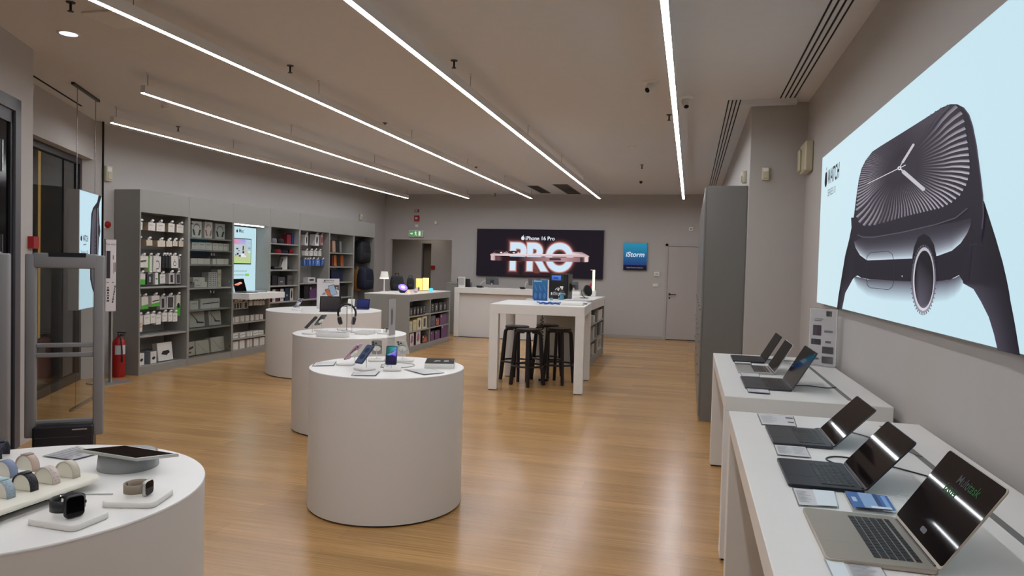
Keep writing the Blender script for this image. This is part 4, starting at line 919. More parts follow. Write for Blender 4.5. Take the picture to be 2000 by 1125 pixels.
# ---------------------------------------------------------------- product boxes and packets
def deco(mb, k, X, y0, y1, z0, z1):
    def q(u, v, l=1): return (X+.0005*l, y0+(y1-y0)*u, z0+(z1-z0)*v)
    def pl(pts, c, l=1): mb.poly([q(u, v, l) for u, v in pts], PRP, c)
    def rc(u0, v0, u1, v1, c, l=1): pl([(u0, v0), (u1, v0), (u1, v1), (u0, v1)], c, l)
    def ring(cu, cv, ru, rv, th, c, a0=0, a1=360, l=2, n=14):
        for i in range(n):
            a, b = math.radians(a0+(a1-a0)*i/n), math.radians(a0+(a1-a0)*(i+1)/n)
            pl([(cu+ru*math.cos(a), cv+rv*math.sin(a)), (cu+ru*math.cos(b), cv+rv*math.sin(b)), (cu+(ru-th)*math.cos(b), cv+(rv-th)*math.sin(b)), (cu+(ru-th)*math.cos(a), cv+(rv-th)*math.sin(a))], c, l)
    for d in k.split('+'):
        if d == 'phone': rc(.28, .14, .72, .84, '#2b2c30')
        elif d == 'phonewin': rc(.16, .1, .84, .9, '#26262a'); rc(.26, .16, .74, .84, '#43454b', 2)
        elif d == 'lines': rc(.15, .7, .8, .74, '#77746f'); rc(.15, .6, .65, .63, '#8b8883'); rc(.15, .2, .5, .23, '#8b8883')
        elif d == 'greenlow': pl([(0, 0), (1, 0), (1, .38), (0, .28)], '#4fae3a')
        elif d == 'greenhi': rc(.0, .0, .35, 1, '#5fa83c')
        elif d == 'greenbase': rc(0, 0, 1, .48, '#4fae3a')
        elif d == 'circ': pl([(.5+.34*math.cos(t*PI/8), .5+.13*math.sin(t*PI/8)) for t in range(16)], '#1b1b1e', 2)
        elif d == 'loop': ring(.5, .36, .26, .2, .06, '#3a3a3c'); rc(.46, .55, .52, .75, '#55554f')
        elif d == 'cable': ring(.5, .45, .34, .28, .06, '#2a2a2c', -110, 120)
        elif d == 'wedge': pl([(.08, .42), (.75, .52), (.85, .68), (.15, .60)], '#4c4038')
        elif d == 'bar': rc(.2, .45, .8, .53, '#2a2a2c')
        elif d == 'orange': pl([(.1, .2), (.9, .28), (.9, .34), (.1, .28)], '#b87a3a'); pl([(.1, .34), (.8, .42), (.8, .47), (.1, .4)], '#a86a30'); pl([(.2, .47), (.9, .52), (.9, .56), (.2, .53)], '#c58a4a')
        elif d == 'device': pl([(.22, .38), (.62, .32), (.82, .42), (.74, .56), (.36, .54)], '#1c1b1e'); pl([(.25, .38), (.62, .33), (.62, .28), (.3, .34)], '#35343a', 2)
        elif d == 'key': pl([(.08, .44), (.94, .52), (.96, .62), (.12, .54)], '#2a2b2f')
        elif d == 'L': pl([(.08, .88), (.16, .84), (.44, .42), (.46, .24), (.90, .20), (.94, .28), (.56, .34), (.5, .45), (.22, .8)], '#232326')
        elif d == 'curve': pl([(.12, .85), (.17, .84), (.5, .35), (.62, .18), (.92, .14), (.92, .17), (.64, .22), (.54, .38)], '#a6a39d')
        elif d.startswith('hp'):
            c = {'k': '#3b3634', 'r': '#9c6a6a', 'b': '#222124'}[d[2]]
            ring(.5, .5, .36, .36, .045, c, 5, 175)
            for s_ in (-1, 1):
                cu = .5+s_*.30; pl([(cu-.13, .48 if s_ < 0 else .42), (cu+.04, .50), (cu+.13, .42 if s_ < 0 else .48), (cu+.13-.02*(1-s_), .14 if s_ > 0 else .1), (cu-.0, .1), (cu-.10 if s_ > 0 else cu-.02, .12)] if False else
                    [(cu-s_*-.06-.09, .50), (cu-s_*-.06+.09, .50), (cu-s_*.08+.09, .14), (cu-s_*.08-.09, .14)], c)
        elif d == 'watchg': ring(.5, .5, .36, .3, .1, '#4c4a4a'); rc(.3, .35, .7, .65, '#2e2c2e', 3)
        elif d == 'arc': ring(.5, .1, .36, .4, .1, '#4b4a48', 20, 160)
        elif d == 'pat':
            for i in range(7):
                for j in range(2): rc(.15+.4*j+.05*(i % 2), .08+i*.13, .4+.4*j, .14+i*.13, '#4b4746')
        elif d == 'earb':
            rc(.42, .3, .58, .7, '#c3c3c0'); pl([(.35, .66), (.65, .66), (.6, .8), (.4, .8)], '#d5d5d0')
        elif d == 'speaker': ring(.5, .5, .3, .3, .12, '#2b2a2c'); rc(.3, .3, .7, .6, '#26262a')
        elif d == 'logo': rc(.3, .35, .7, .5, '#a9a7a4')
        elif d == 'grille': rc(.2, .35, .8, .7, '#222226')
        elif d == 'bottle': pl([(.5+.22*math.cos(t*PI/8), .5+.34*math.sin(t*PI/8)) for t in range(16)], '#17171a')
        elif d == 'redlow': rc(.1, .12, .5, .2, '#a02a22')
        elif d == 'shapew': pl([(.35, .2), (.62, .2), (.66, .6), (.5, .8), (.35, .6)], '#c9c9c9'); pl([(.42, .25), (.55, .25), (.55, .55), (.42, .55)], '#55555a', 2)
        elif d == 'dots': [pl([(.5+.15*math.cos(t*PI/5), v+.06*math.sin(t*PI/5)) for t in range(10)], '#c9c6c2') for v in (.3, .55, .8)]
        elif d == 'splash': pl([(.2, .3), (.45, .2), (.8, .35), (.75, .75), (.5, .85), (.25, .6)], '#6b5f9c'); pl([(.35, .35), (.6, .3), (.7, .6), (.45, .7)], '#c4605a', 2)
        elif d == 'purple': pl([(.0, .0), (1, .0), (1, .9), (.0, .6)], '#6a3d6f'); rc(.1, .7, .3, .88, '#b8a9b0', 2)
        elif d == 'flame': pl([(.1, .1), (.9, .1), (.8, .8), (.4, .6)], '#b5603f'); rc(.1, .65, .3, .85, '#c9b09a', 2)
PCOL = {}
def pm(c, r=.5):
    if c not in PCOL: PCOL[c] = mat('packaging_'+{'w': 'white', 'g': 'grey'}.get(c, 'card_%d' % len(PCOL)), c, r)
    return PCOL[c]
SIDEK = '#a59177'
CLAMP = [[(UY[i]+.024, UY[i+1]-.024) for i in range(7)], [(IY0+.04, ICY-.02), (ICY+.02, IY1-.06)], [(JY0+.04, 11.96), (12.0, JY1-.05)]]
def product(name, label, cat, group, K, x0, y0, x1, y1, X, dep, col='#dedad3', dk='', zb=None, side=None, hang=False, tilt=0, lean=0, tab=None, up=False):
    xm, ymid = (x0+x1)/2, (y0+y1)/2
    Y0, Y1 = atx(*K(x0, ymid), X).y, atx(*K(x1, ymid), X).y
    Z1, Z0 = atx(*K(xm, y0), X).z, atx(*K(xm, y1), X).z
    if zb is not None: zb += dep*math.sin(abs(lean)); Z1 += zb-Z0; Z0 = zb
    ym_ = (Y0+Y1)/2
    for lo, hi in CLAMP[0 if X < -6.9 else 1 if X < -4 else 2]:
        if lo < ym_ < hi: Y0 = max(Y0, lo+.006); Y1 = min(Y1, hi-.006)
    ctr = Vector((X-dep/2, (Y0+Y1)/2, Z0))
    f = MB(); f.T = Matrix.Translation(Vector((X, (Y0+Y1)/2, Z1 if hang else Z0))) @ Matrix.Rotation(tilt, 4, 'X') @ Matrix.Rotation(lean, 4, 'Y') @ Matrix.Translation(-Vector((X, (Y0+Y1)/2, Z1 if hang else Z0)))
    f.box(X-dep, X, Y0, Y1, Z0, Z1, pm(side or col), bev=0)
    f.poly([(X+.0003, Y0, Z0), (X+.0003, Y1, Z0), (X+.0003, Y1, Z1), (X+.0003, Y0, Z1)], PRP, col)
    if dk: deco(f, dk, X+.0004, Y0, Y1, Z0, Z1)
    if not hang:
        return tag(f.build(name), label, cat, group)
    e = thing(name, label, cat, ctr, 0, group)
    T = f.T
    f2 = MB(); base = Matrix.Translation(-ctr); f2.v = f.v; f2.c = f.c; f2.f = f.f; f2.m = f.m; f2.s = f.s; f2.mats = f.mats
    f2.v = [base @ v for v in f.v]; f2.build('packet_body', e)
    f = MB(); f.T = base @ T; w_ = Y1-Y0; m_ = (Y0+Y1)/2; tcw = tab or '#bdbcc4'
    hw = w_*.22
    f.add([(X-.004, m_-hw, Z1-.001), (X-.004, m_+hw, Z1-.001), (X-.004, m_+hw, Z1+.022), (X-.004, m_+hw*.3, Z1+.034), (X-.004, m_-hw*.3, Z1+.034), (X-.004, m_-hw, Z1+.022),
           (X-.006, m_-hw, Z1-.001), (X-.006, m_+hw, Z1-.001), (X-.006, m_+hw, Z1+.022), (X-.006, m_+hw*.3, Z1+.034), (X-.006, m_-hw*.3, Z1+.034), (X-.006, m_-hw, Z1+.022)],
          [(0, 1, 2, 3, 4, 5), (11, 10, 9, 8, 7, 6)]+[(i, i+6, (i+1) % 6+6, (i+1) % 6) for i in range(6)], pm(tcw)); f.build('hang_tab', e)
    return e
HK = {}
def hook(unit, Y, Z, X, label_col=True):
    f = world(unit, MB()); f.tube([(XK+.012, Y, Z+.004), (X+.012, Y, Z+.004), (X+.016, Y, Z+.016)], .003, STEEL, 6); h = f.build('peg_hook', unit)
    if label_col:
        f = MB(); f.T = Matrix.Translation(-unit.location); f.box(X+.017, X+.0185, Y-.02, Y+.02, Z+.006, Z+.03, PLW); f.build('price_label', h)
def row(items, K, X, where, name, cat, group, unit=None, zb=None, hang=False, dep=.1, **kw):
    for i, it in enumerate(items):
        x0, x1, y0, y1, desc, col, dk = it[:7]; opt = dict(kw); opt.update(it[7] if len(it) > 7 else {})
        d_ = opt.pop('dep', dep)
        tl = math.radians(random.uniform(-3, 3)) if hang else 0
        nm = opt.pop('name', name); ct = opt.pop('cat', cat)
        product(nm, ('%s, %s, %s' % (desc, ORD[i], where) if len(items) > 1 else '%s, %s' % (desc, where)), ct, group, K, x0, y0, x1, y1, X, d_, col, dk, zb=zb, hang=hang, tilt=tl, **opt)
        if hang and unit is not None:
            xm = (x0+x1)/2; p = atx(*K(xm, y0), X); hook(unit, p.y, p.z+.014, X, True)
XH = -7.10
W1 = '#dcd8d0'
row([(82, 130, 238, 340, 'pale packet', W1, 'lines'), (210, 305, 245, 355, 'pale packet', W1, 'lines'), (322, 435, 250, 365, 'pale packet', W1, 'lines'), (485, 570, 258, 375, 'pale packet', W1, 'lines'), (600, 715, 275, 385, 'pale packet', W1, 'lines')],
    K6, XH, 'top hook row, first shelf unit', 'hanging_packet', 'packet', 'packets on the top hook row', U1, hang=True, dep=.10, side=SIDEK)
row([(78, 104, 475, 620, 'narrow white packet', '#cfccc6', ''), (182, 262, 482, 560, 'small tan packet', '#cfc3ae', 'earb'), (335, 440, 492, 575, 'small tan packet', '#d6cbb8', 'earb'), (455, 535, 497, 575, 'small tan packet', '#d6cbb8', 'earb'), (547, 610, 497, 568, 'small tan packet', '#d6cbb8', 'earb'), (628, 700, 497, 575, 'small tan packet', '#d6cbb8', 'earb')],
    K6, XH, 'second hook row, first shelf unit', 'hanging_packet', 'packet', 'packets on the second hook row', U1, hang=True, dep=.10, side=SIDEK, tab='#e6e4e0')
row([(82, 205, 705, 860, 'white packet picturing a dark wedge', '#d9d4cb', 'wedge'), (212, 262, 705, 925, 'green and white tall packet', '#ccd2c4', 'greenhi'), (282, 385, 705, 925, 'white packet with a curled black cable', '#d3d0ca', 'cable'), (402, 436, 700, 868, 'slim black packet', '#17161a', 'bar', dict(side='#222226')), (440, 476, 700, 868, 'slim black packet', '#17161a', 'bar', dict(side='#222226')), (485, 515, 702, 870, 'slim dark packet', '#2a2528', 'bar', dict(side='#222226')), (524, 612, 702, 868, 'white packet with a ring icon', '#e0ddd6', 'loop'), (616, 648, 720, 890, 'grey packet', '#a9a8a6', 'phone')],
    K6, -7.12, 'third hook row, first shelf unit', 'hanging_packet', 'packet', 'packets on the third hook row', U1, hang=True, dep=.07)
row([(78, 168, 945, 1095, 'white packet with green base', '#d5d2cb', 'greenbase'), (190, 272, 950, 1090, 'dark packet with white cap', '#37343a', 'shapew', dict(side='#2a2a2e')), (302, 343, 935, 1095, 'narrow white packet', '#dcd9d3', 'bar'), (366, 440, 955, 1080, 'white packet with green side', '#d9d6d0', 'lines', dict(side='#4a8a3c')), (490, 565, 940, 1085, 'pinkish grey packet', '#bcb2b0', 'phone'), (588, 648, 945, 1085, 'grey packet', '#a5a4a2', 'phonewin')],
    K6, -7.12, 'fourth hook row, first shelf unit', 'hanging_packet', 'packet', 'packets on the fourth hook row', U1, hang=True, dep=.07)
row([(52, 84, 190, 328, 'narrow white packet', '#dcd9d3', 'lines'), (102, 184, 185, 335, 'white packet with green lower edge', '#dad7d0', 'greenlow'), (225, 322, 172, 305, 'white and green packet', '#dad7d0', 'greenlow+key'), (330, 398, 185, 340, 'grey packet with dark phone case', '#a9a5a4', 'phone'), (412, 503, 175, 332, 'grey packet showing a dark phone case', '#bcb9b6', 'phonewin'), (528, 578, 165, 420, 'tall green packet with black disc', '#dad7d0', 'greenbase+circ')],
    K7, -7.12, 'fifth hook row, first shelf unit', 'hanging_packet', 'packet', 'packets on the fifth hook row', U1, hang=True, dep=.06)
row([(52, 118, 415, 612, 'white packet with orange cables', '#d9d2c8', 'orange'), (135, 204, 408, 522, 'small white packet', '#dedbd5', 'lines'), (214, 273, 395, 508, 'small white packet', '#dedbd5', 'lines'), (283, 338, 405, 522, 'small white packet', '#dedbd5', 'lines'), (360, 414, 380, 488, 'small white packet', '#dedbd5', 'lines'), (430, 479, 380, 486, 'small white packet', '#dedbd5', 'lines'), (489, 539, 383, 488, 'small white packet', '#dedbd5', 'lines')],
    K7, -7.11, 'lowest hook row, first shelf unit', 'hanging_packet', 'packet', 'packets on the lowest hook row', U1, hang=True, dep=.06)
row([(66, 135, 885, 1030, 'small white box with black device', '#dcd9d3', 'device'), (212, 284, 862, 1006, 'small white box with black device', '#dcd9d3', 'device', dict(side='#8e8f98', dep=.16)), (312, 490, 760, 978, 'larger leaning white box with black hub', '#dedbd5', 'device', dict(lean=-.13, side='#b9b5ad'))],
    K7, -7.13, 'floor board, first shelf unit', 'product_box', 'box', 'boxes at the bottom of the first unit', zb=z1b+.003, dep=.08)
# second unit
row([(110, 252, 148, 385, 'white headphone box, dark headphones', '#dcd9d4', 'hpk'), (298, 412, 162, 400, 'white headphone box, rose headphones', '#dcd0cd', 'hpr'), (455, 592, 190, 412, 'grey headphone box, black headphones', '#b5b3b0', 'hpb')],
    K8, -7.10, 'top board, second shelf unit', 'headphone_box', 'box', 'headphone boxes', zb=s2[0]+.002, dep=.14)
row([(112, 208, 460, 562, 'small white box', W1, 'lines'), (212, 308, 462, 566, 'small white box', W1, 'lines'), (312, 404, 466, 572, 'small white box', W1, 'lines'), (420, 495, 475, 578, 'small white box', W1, 'lines'), (499, 568, 480, 582, 'small white box', W1, 'lines'), (574, 630, 485, 585, 'small white box', W1, 'lines'), (634, 692, 488, 588, 'small white box', W1, 'lines')],
    K8, -7.09, 'second board, second shelf unit', 'product_box', 'box', 'white boxes on the second board', zb=s2[1]+.002, dep=.14)
row([(98, 190, 693, 775, 'white box', W1, ''), (194, 284, 696, 778, 'white box', W1, ''), (288, 376, 700, 782, 'white box', W1, ''), (416, 462, 706, 785, 'white box', W1, ''), (478, 580, 708, 788, 'white box', W1, ''), (584, 684, 710, 790, 'white box', W1, '')],
    K8, -7.09, 'third board, second shelf unit', 'product_box', 'box', 'white boxes on the third board', zb=s2[2]+.002, dep=.14)
low = [(150, 240, 1050, 1128, 'lower small box with arc picture', '#d5d2cc', 'arc'), (243, 330, 1052, 1128, 'lower small white box', '#d5d2cc', ''), (355, 400, 915, 1128, 'tall patterned box', '#c9c6c2', 'pat'), (404, 478, 915, 1128, 'wide tall patterned box', '#cfccc8', 'pat'), (488, 540, 880, 1130, 'tall cream box', '#d3c9ae', 'lines')]
row(low, K8, -7.12, 'fourth board, second shelf unit', 'product_box', 'box', 'boxes on the fourth board', zb=s2[3]+.002, dep=.12)
bz = s2[3]+.002+(atx(*K8(195, 1050), -7.12).z-atx(*K8(195, 1128), -7.12).z)+.001
row([(130, 214, 980, 1048, 'upper stacked box with arc picture', '#d5d2cc', 'arc'), (217, 300, 982, 1048, 'upper stacked white box', '#d5d2cc', '')], K8, -7.12, 'fourth board stack, second shelf unit', 'product_box', 'box', 'boxes on the fourth board', zb=bz, dep=.12)
row([(78, 190, 258, 372, 'white box', '#cfccc7', 'lines'), (222, 485, 238, 368, 'long white keyboard box', '#cfccc7', 'key')], K9, -7.12, 'fifth board, second shelf unit', 'product_box', 'box', 'boxes on the fifth board', zb=s2[4]+.002, dep=.12)
row([(76, 285, 415, 635, 'leaning white box with black stand picture', '#c6c3be', 'L'), (345, 508, 415, 610, 'leaning white box with black stand picture', '#cbc8c3', 'L')], K9, -7.14, 'sixth board, second shelf unit', 'product_box', 'box', 'boxes on the sixth board', zb=s2[5]+.004, dep=.07, lean=-.1)
row([(62, 150, 850, 1040, 'leaning white box with dark device', '#cfccc6', 'wedge'), (165, 345, 828, 1012, 'leaning white box with pale curve', '#cfccc6', 'curve'), (372, 558, 790, 985, 'leaning white box with pale curve', '#d3d0ca', 'curve')], K9, -7.14, 'bottom board, second shelf unit', 'product_box', 'box', 'boxes on the bottom board', zb=z2b+.004, dep=.10, lean=-.1)
# third unit
row([(92, 132, 252, 355, 'small framed phone case packet', '#c9c9ca', 'phonewin'), (136, 178, 248, 352, 'small framed phone case packet', '#c9c9ca', 'phonewin'), (182, 218, 245, 350, 'small framed phone case packet', '#c9c9ca', 'phonewin'), (254, 312, 238, 342, 'small framed phone case packet', '#d5d5d6', 'phonewin'), (338, 384, 232, 298, 'small white packet', '#d5d9dc', ''), (412, 450, 228, 292, 'small white packet', '#dde1e4', ''), (455, 490, 228, 290, 'small white packet', '#dde1e4', ''), (498, 540, 228, 292, 'small white packet', '#d9dde0', ''), (546, 586, 225, 285, 'small white packet', '#d9dde0', '')],
    KU3, -7.10, 'hook row under the third unit counter', 'hanging_packet', 'packet', 'packets under the counter board', U3, hang=True, dep=.06)
row([(82, 100, 472, 552, 'narrow white box', W1, ''), (118, 170, 466, 548, 'small white box', W1, 'lines'), (204, 255, 460, 542, 'small white box', W1, 'lines'), (282, 330, 452, 536, 'small white box', W1, 'lines'), (362, 405, 446, 526, 'small white box', W1, 'lines'), (437, 485, 436, 516, 'small white box', W1, 'lines'), (507, 554, 430, 508, 'small white box', W1, 'lines')],
    KU3, -7.09, 'upper board, third shelf unit', 'product_box', 'box', 'boxes on the upper board of the third unit', zb=s3[0]+.002, dep=.10)
row([(82, 158, 728, 802, 'low white box', W1, 'key'), (196, 270, 716, 788, 'low white box', W1, 'key'), (306, 345, 706, 772, 'low white box', W1, 'lines'), (356, 380, 702, 768, 'low white box', W1, ''), (402, 478, 692, 758, 'low white box', W1, 'key'), (492, 560, 678, 742, 'low white box', W1, 'key')],
    KU3, -7.09, 'lower board, third shelf unit', 'product_box', 'box', 'boxes on the lower board of the third unit', zb=s3[1]+.002, dep=.12)
row([(82, 158, 880, 1008, 'upright white box', W1, ''), (187, 262, 860, 992, 'upright white box', W1, ''), (302, 340, 848, 970, 'narrow upright white box', W1, ''), (352, 375, 842, 965, 'narrow upright white box', W1, ''), (412, 480, 828, 950, 'upright white box', W1, ''), (502, 578, 812, 934, 'upright white box', W1, '')],
    KU3, -7.09, 'bottom board, third shelf unit', 'product_box', 'box', 'boxes on the bottom board of the third unit', zb=z3b+.002, dep=.12)
# fourth unit: speakers and boxes
def onshelf(K, x, y, X, z): p = atx(*K(x, y), X); return Vector((X, p.y, z))
def spk(K, x0, x1, y0, y1, X, z, body, label, lying=False, name='loudspeaker'):
    a = atx(*K(x0, (y0+y1)/2), X).y; b = atx(*K(x1, (y0+y1)/2), X).y; h = atx(*K(x0, y0), X).z-atx(*K(x0, y1), X).z; m_ = (a+b)/2; r = (b-a)/2
    e = thing(name, label, 'loudspeaker', (X-.06, m_, z), 0, 'portable loudspeakers')
    f = MB()
    if lying:
        r = h/2; f.T = Matrix.Translation((0, 0, r)) @ Matrix.Rotation(PI/2, 4, 'X'); f.lathe([(r*.8, -(b-a)/2), (r, -(b-a)/2+.012), (r, (b-a)/2-.012), (r*.8, (b-a)/2)], body, 24); f.build('fabric_body', e)
        for s_ in (-1, 1):
            f = MB(); f.T = Matrix.Translation((0, 0, r)) @ Matrix.Rotation(PI/2, 4, 'X'); f.lathe([(r*.7, s_*((b-a)/2+.004)), (r*.7, s_*((b-a)/2-.002))], BLK, 20); f.build('end_cap', e)
    else:
        f.lathe([(r*.88, 0), (r, .012), (r, h-.02), (r*.85, h)], body, 24); f.build('fabric_body', e)
        f = MB(); f.lathe([(r*.7, h), (r*.66, h+.004)], BLK, 20); f.build('control_panel', e)
RF = mat('red_speaker_fabric', '#a3161f', .8); NF = mat('navy_speaker_fabric', '#1b2440', .8); GF = mat('grey_speaker_fabric', '#77757a', .8); BLF = mat('blue_speaker_fabric', '#1d3b86', .7)
X4 = -7.13
spk(KU4, 58, 112, 200, 262, X4, s4[0]+.001, GF, 'grey speaker standing leftmost on the top board of the fourth shelf unit')
spk(KU4, 140, 196, 208, 268, X4, s4[0]+.001, mat('black_speaker_fabric', '#1c1b1f', .8), 'black speaker, second from left on the top board, fourth shelf unit')
row([(224, 272, 152, 272, 'tall red speaker box', '#7d1a24', '', dict(side='#6b1520')), (282, 328, 142, 275, 'tall blue speaker box', '#1d3b74', '', dict(side='#1a3468'))], KU4, X4, 'right of the top board, fourth shelf unit', 'speaker_box', 'box', 'coloured speaker boxes', zb=s4[0]+.001, dep=.12)
spk(KU4, 58, 96, 345, 388, X4, s4[1]+.001, mat('black_speaker_fabric', '#1c1b1f', .8), 'small black speaker leftmost on the second board of the fourth shelf unit')
spk(KU4, 100, 158, 342, 390, X4, s4[1]+.001, RF, 'upright red speaker on the second board of the fourth shelf unit')
spk(KU4, 168, 258, 350, 392, X4, s4[1]+.001, NF, 'navy speaker lying on its side on the second board, fourth shelf unit', True)
spk(KU4, 274, 368, 342, 396, X4, s4[1]+.001, RF, 'red speaker lying on its side, rightmost on the second board, fourth unit', True)
p = onshelf(KU4, 90, 580, X4, s4[2]+.001); e = thing('soundbar', 'low dark soundbar on the third board of the fourth shelf unit', 'loudspeaker', p)
f = MB(); f.slab(-.05, .05, -.13, .13, 0, .045, .02, BLK, edge=.006); f.build('body', e); f = MB(); f.box(-.03, .03, -.12, -.08, .045, .06, BLK, bev=.004); f.build('control_knob', e)
a = atx(*KU4(145, 590), -7.16); b = atx(*KU4(225, 590), -7.16); t = atx(*KU4(215, 428), -7.16)
mb = MB(); n = 10; base = []; 
for i in range(n+1):
    u = i/n; base.append((-7.16-.10*math.sin(u*PI), a.y+(b.y-a.y)*u))
h_ = t.z-b.z; vs = [(x, y, s4[2]+.001) for x, y in base]+[(x, y+(b.y-y)*.45 if i < n else y, s4[2]+.001+h_*(.78+.22*(i/n)**.4)) for i, (x, y) in enumerate(base)]
vs += [(x-.012, y, z) for x, y, z in vs[:]]
m_ = 2*(n+1)
fs = [(i, i+1, n+2+i, n+1+i) for i in range(n)]+[(m_+n+1+i, m_+n+2+i, m_+i+1, m_+i) for i in range(n)]+[(n+1+i, n+2+i, m_+n+2+i, m_+n+1+i) for i in range(n)]+[(0, n+1, m_+n+1, m_), (m_+n, m_+2*n+1, 2*n+1, n)]
mb.add(vs, fs, PLW, True); tag(mb.build('curved_display_stand'), 'tall curved white display stand on the third board of the fourth shelf unit', 'display stand')
spk(KU4, 240, 272, 552, 590, X4, s4[2]+.001, mat('black_speaker_fabric', '#1c1b1f', .8), 'small black speaker right of the curved white stand')
row([(42, 98, 662, 785, 'black speaker box', '#1b1a1d', '', dict(side='#141316')), (112, 196, 680, 780, 'grey speaker box with pale logo', '#4f4e50', 'logo', dict(side='#2b2a2d')), (228, 348, 660, 776, 'wide grey speaker box', '#5d5a58', 'bar', dict(side='#3b3a3b'))], KU4, X4, 'fourth board, fourth shelf unit', 'speaker_box', 'box', 'speaker boxes on the fourth board', zb=s4[3]+.001, dep=.16)
row([(44, 80, 842, 992, 'white and red box', '#d3cbc4', 'redlow', dict(side='#8c2420')), (86, 128, 840, 988, 'dark red box', '#54242a', 'logo', dict(side='#3a181c')), (140, 180, 835, 985, 'white bottle box', '#d3cbc4', 'bottle', dict(side='#4a2a28')), (196, 246, 825, 982, 'navy box', '#1f3349', 'logo', dict(side='#16222f')), (258, 298, 830, 978, 'white bottle box', '#d3cbc4', 'bottle', dict(side='#4a3a34'))], KU4, -7.12, 'fifth board, fourth shelf unit', 'bottle_box', 'box', 'tall boxes on the fifth board', zb=s4[4]+.001, dep=.10)
# fifth unit
row([(443, 482, 180, 308, 'white packet with black device', '#c9c8c6', 'bottle'), (568, 612, 178, 312, 'white packet with dark device', '#d3d2d0', 'bottle'), (636, 660, 185, 305, 'narrow pink packet', '#b98f90', 'bottle')], KU4, -7.12, 'top hook row, fifth shelf unit', 'hanging_packet', 'packet', 'packets on the top hooks of the fifth unit', U5, hang=True, dep=.12)
row([(445, 480, 375, 434, 'small white packet', '#c9c6c2', 'lines'), (500, 535, 375, 436, 'small white packet', '#c9c6c2', 'lines'), (552, 592, 372, 436, 'small white packet', '#c9c6c2', 'lines'), (608, 642, 378, 438, 'small white packet', '#c9c6c2', 'lines')], KU4, -7.12, 'middle hook row, fifth shelf unit', 'hanging_packet', 'packet', 'packets on the middle hooks of the fifth unit', U5, hang=True, dep=.08)
row([(430, 446, 488, 556, 'narrow blue packet', '#4a6fb0', 'earb'), (462, 480, 486, 552, 'blue packet', '#36509a', ''), (490, 514, 484, 556, 'blue packet', '#4a6fb0', 'earb'), (528, 556, 482, 555, 'blue packet', '#3a5da6', 'earb'), (572, 624, 484, 558, 'wider blue packet', '#4a74b8', 'earb'), (642, 676, 486, 556, 'blue packet', '#3a5da6', 'earb')], KU4, -7.12, 'lowest hook row, fifth shelf unit', 'hanging_packet', 'packet', 'blue packets on the hooks of the fifth unit', U5, hang=True, dep=.06)
row([(478, 568, 692, 755, 'small white box with black speaker picture', '#c3c1be', 'grille')], KU4, X4, 'middle board, fifth shelf unit', 'product_box', 'box', None, zb=s5[0]+.001, dep=.10)
row([(430, 488, 795, 955, 'black gaming box', '#221c22', '', dict(side='#141216')), (494, 580, 800, 955, 'dark box with purple picture', '#2b2228', 'purple', dict(side='#1a1418'))], KU4, X4, 'lower board, fifth shelf unit', 'product_box', 'box', 'dark boxes in the fifth unit', zb=s5[1]+.001, dep=.16)
# sixth unit
row([(110, 156, 218, 385, 'upright tan case', '#a98a74', '', dict(side='#7a5a4c')), (166, 208, 208, 385, 'upright black case', '#17161a', '', dict(side='#1c1b20')), (216, 244, 220, 385, 'upright grey case', '#77736f', '', dict(side='#5c5956'))], KU6, X4, 'top board, sixth shelf unit', 'laptop_sleeve', 'laptop sleeve', 'upright sleeves on the top board', zb=s6[0]+.001, dep=.22, lean=-.05)
row([(98, 124, 432, 588, 'upright dark red sleeve', '#4f1a1c', '', dict(side='#3d1416')), (132, 172, 428, 588, 'upright orange sleeve', '#b5672f', '', dict(side='#7a3e20')), (178, 222, 420, 588, 'upright black sleeve', '#17161a', '', dict(side='#1c1b20')), (232, 272, 435, 588, 'upright orange sleeve', '#a8582a', '', dict(side='#b0602e'))], KU6, X4, 'second board, sixth shelf unit', 'laptop_sleeve', 'laptop sleeve', 'upright sleeves on the second board', zb=s6[1]+.001, dep=.22, lean=-.05)
row([(95, 258, 632, 808, 'large dark navy case', '#151f45', '', dict(side='#101833'))], KU6, X4, 'third board, sixth shelf unit', 'laptop_sleeve', 'laptop sleeve', None, zb=s6[2]+.001, dep=.10, lean=-.03)
row([(215, 330, 880, 1040, 'dark box', '#2d2b2c', '', dict(side='#1e1d1e'))], KU6, X4, 'fourth board, sixth shelf unit', 'product_box', 'box', None, zb=s6[3]+.001, dep=.12)
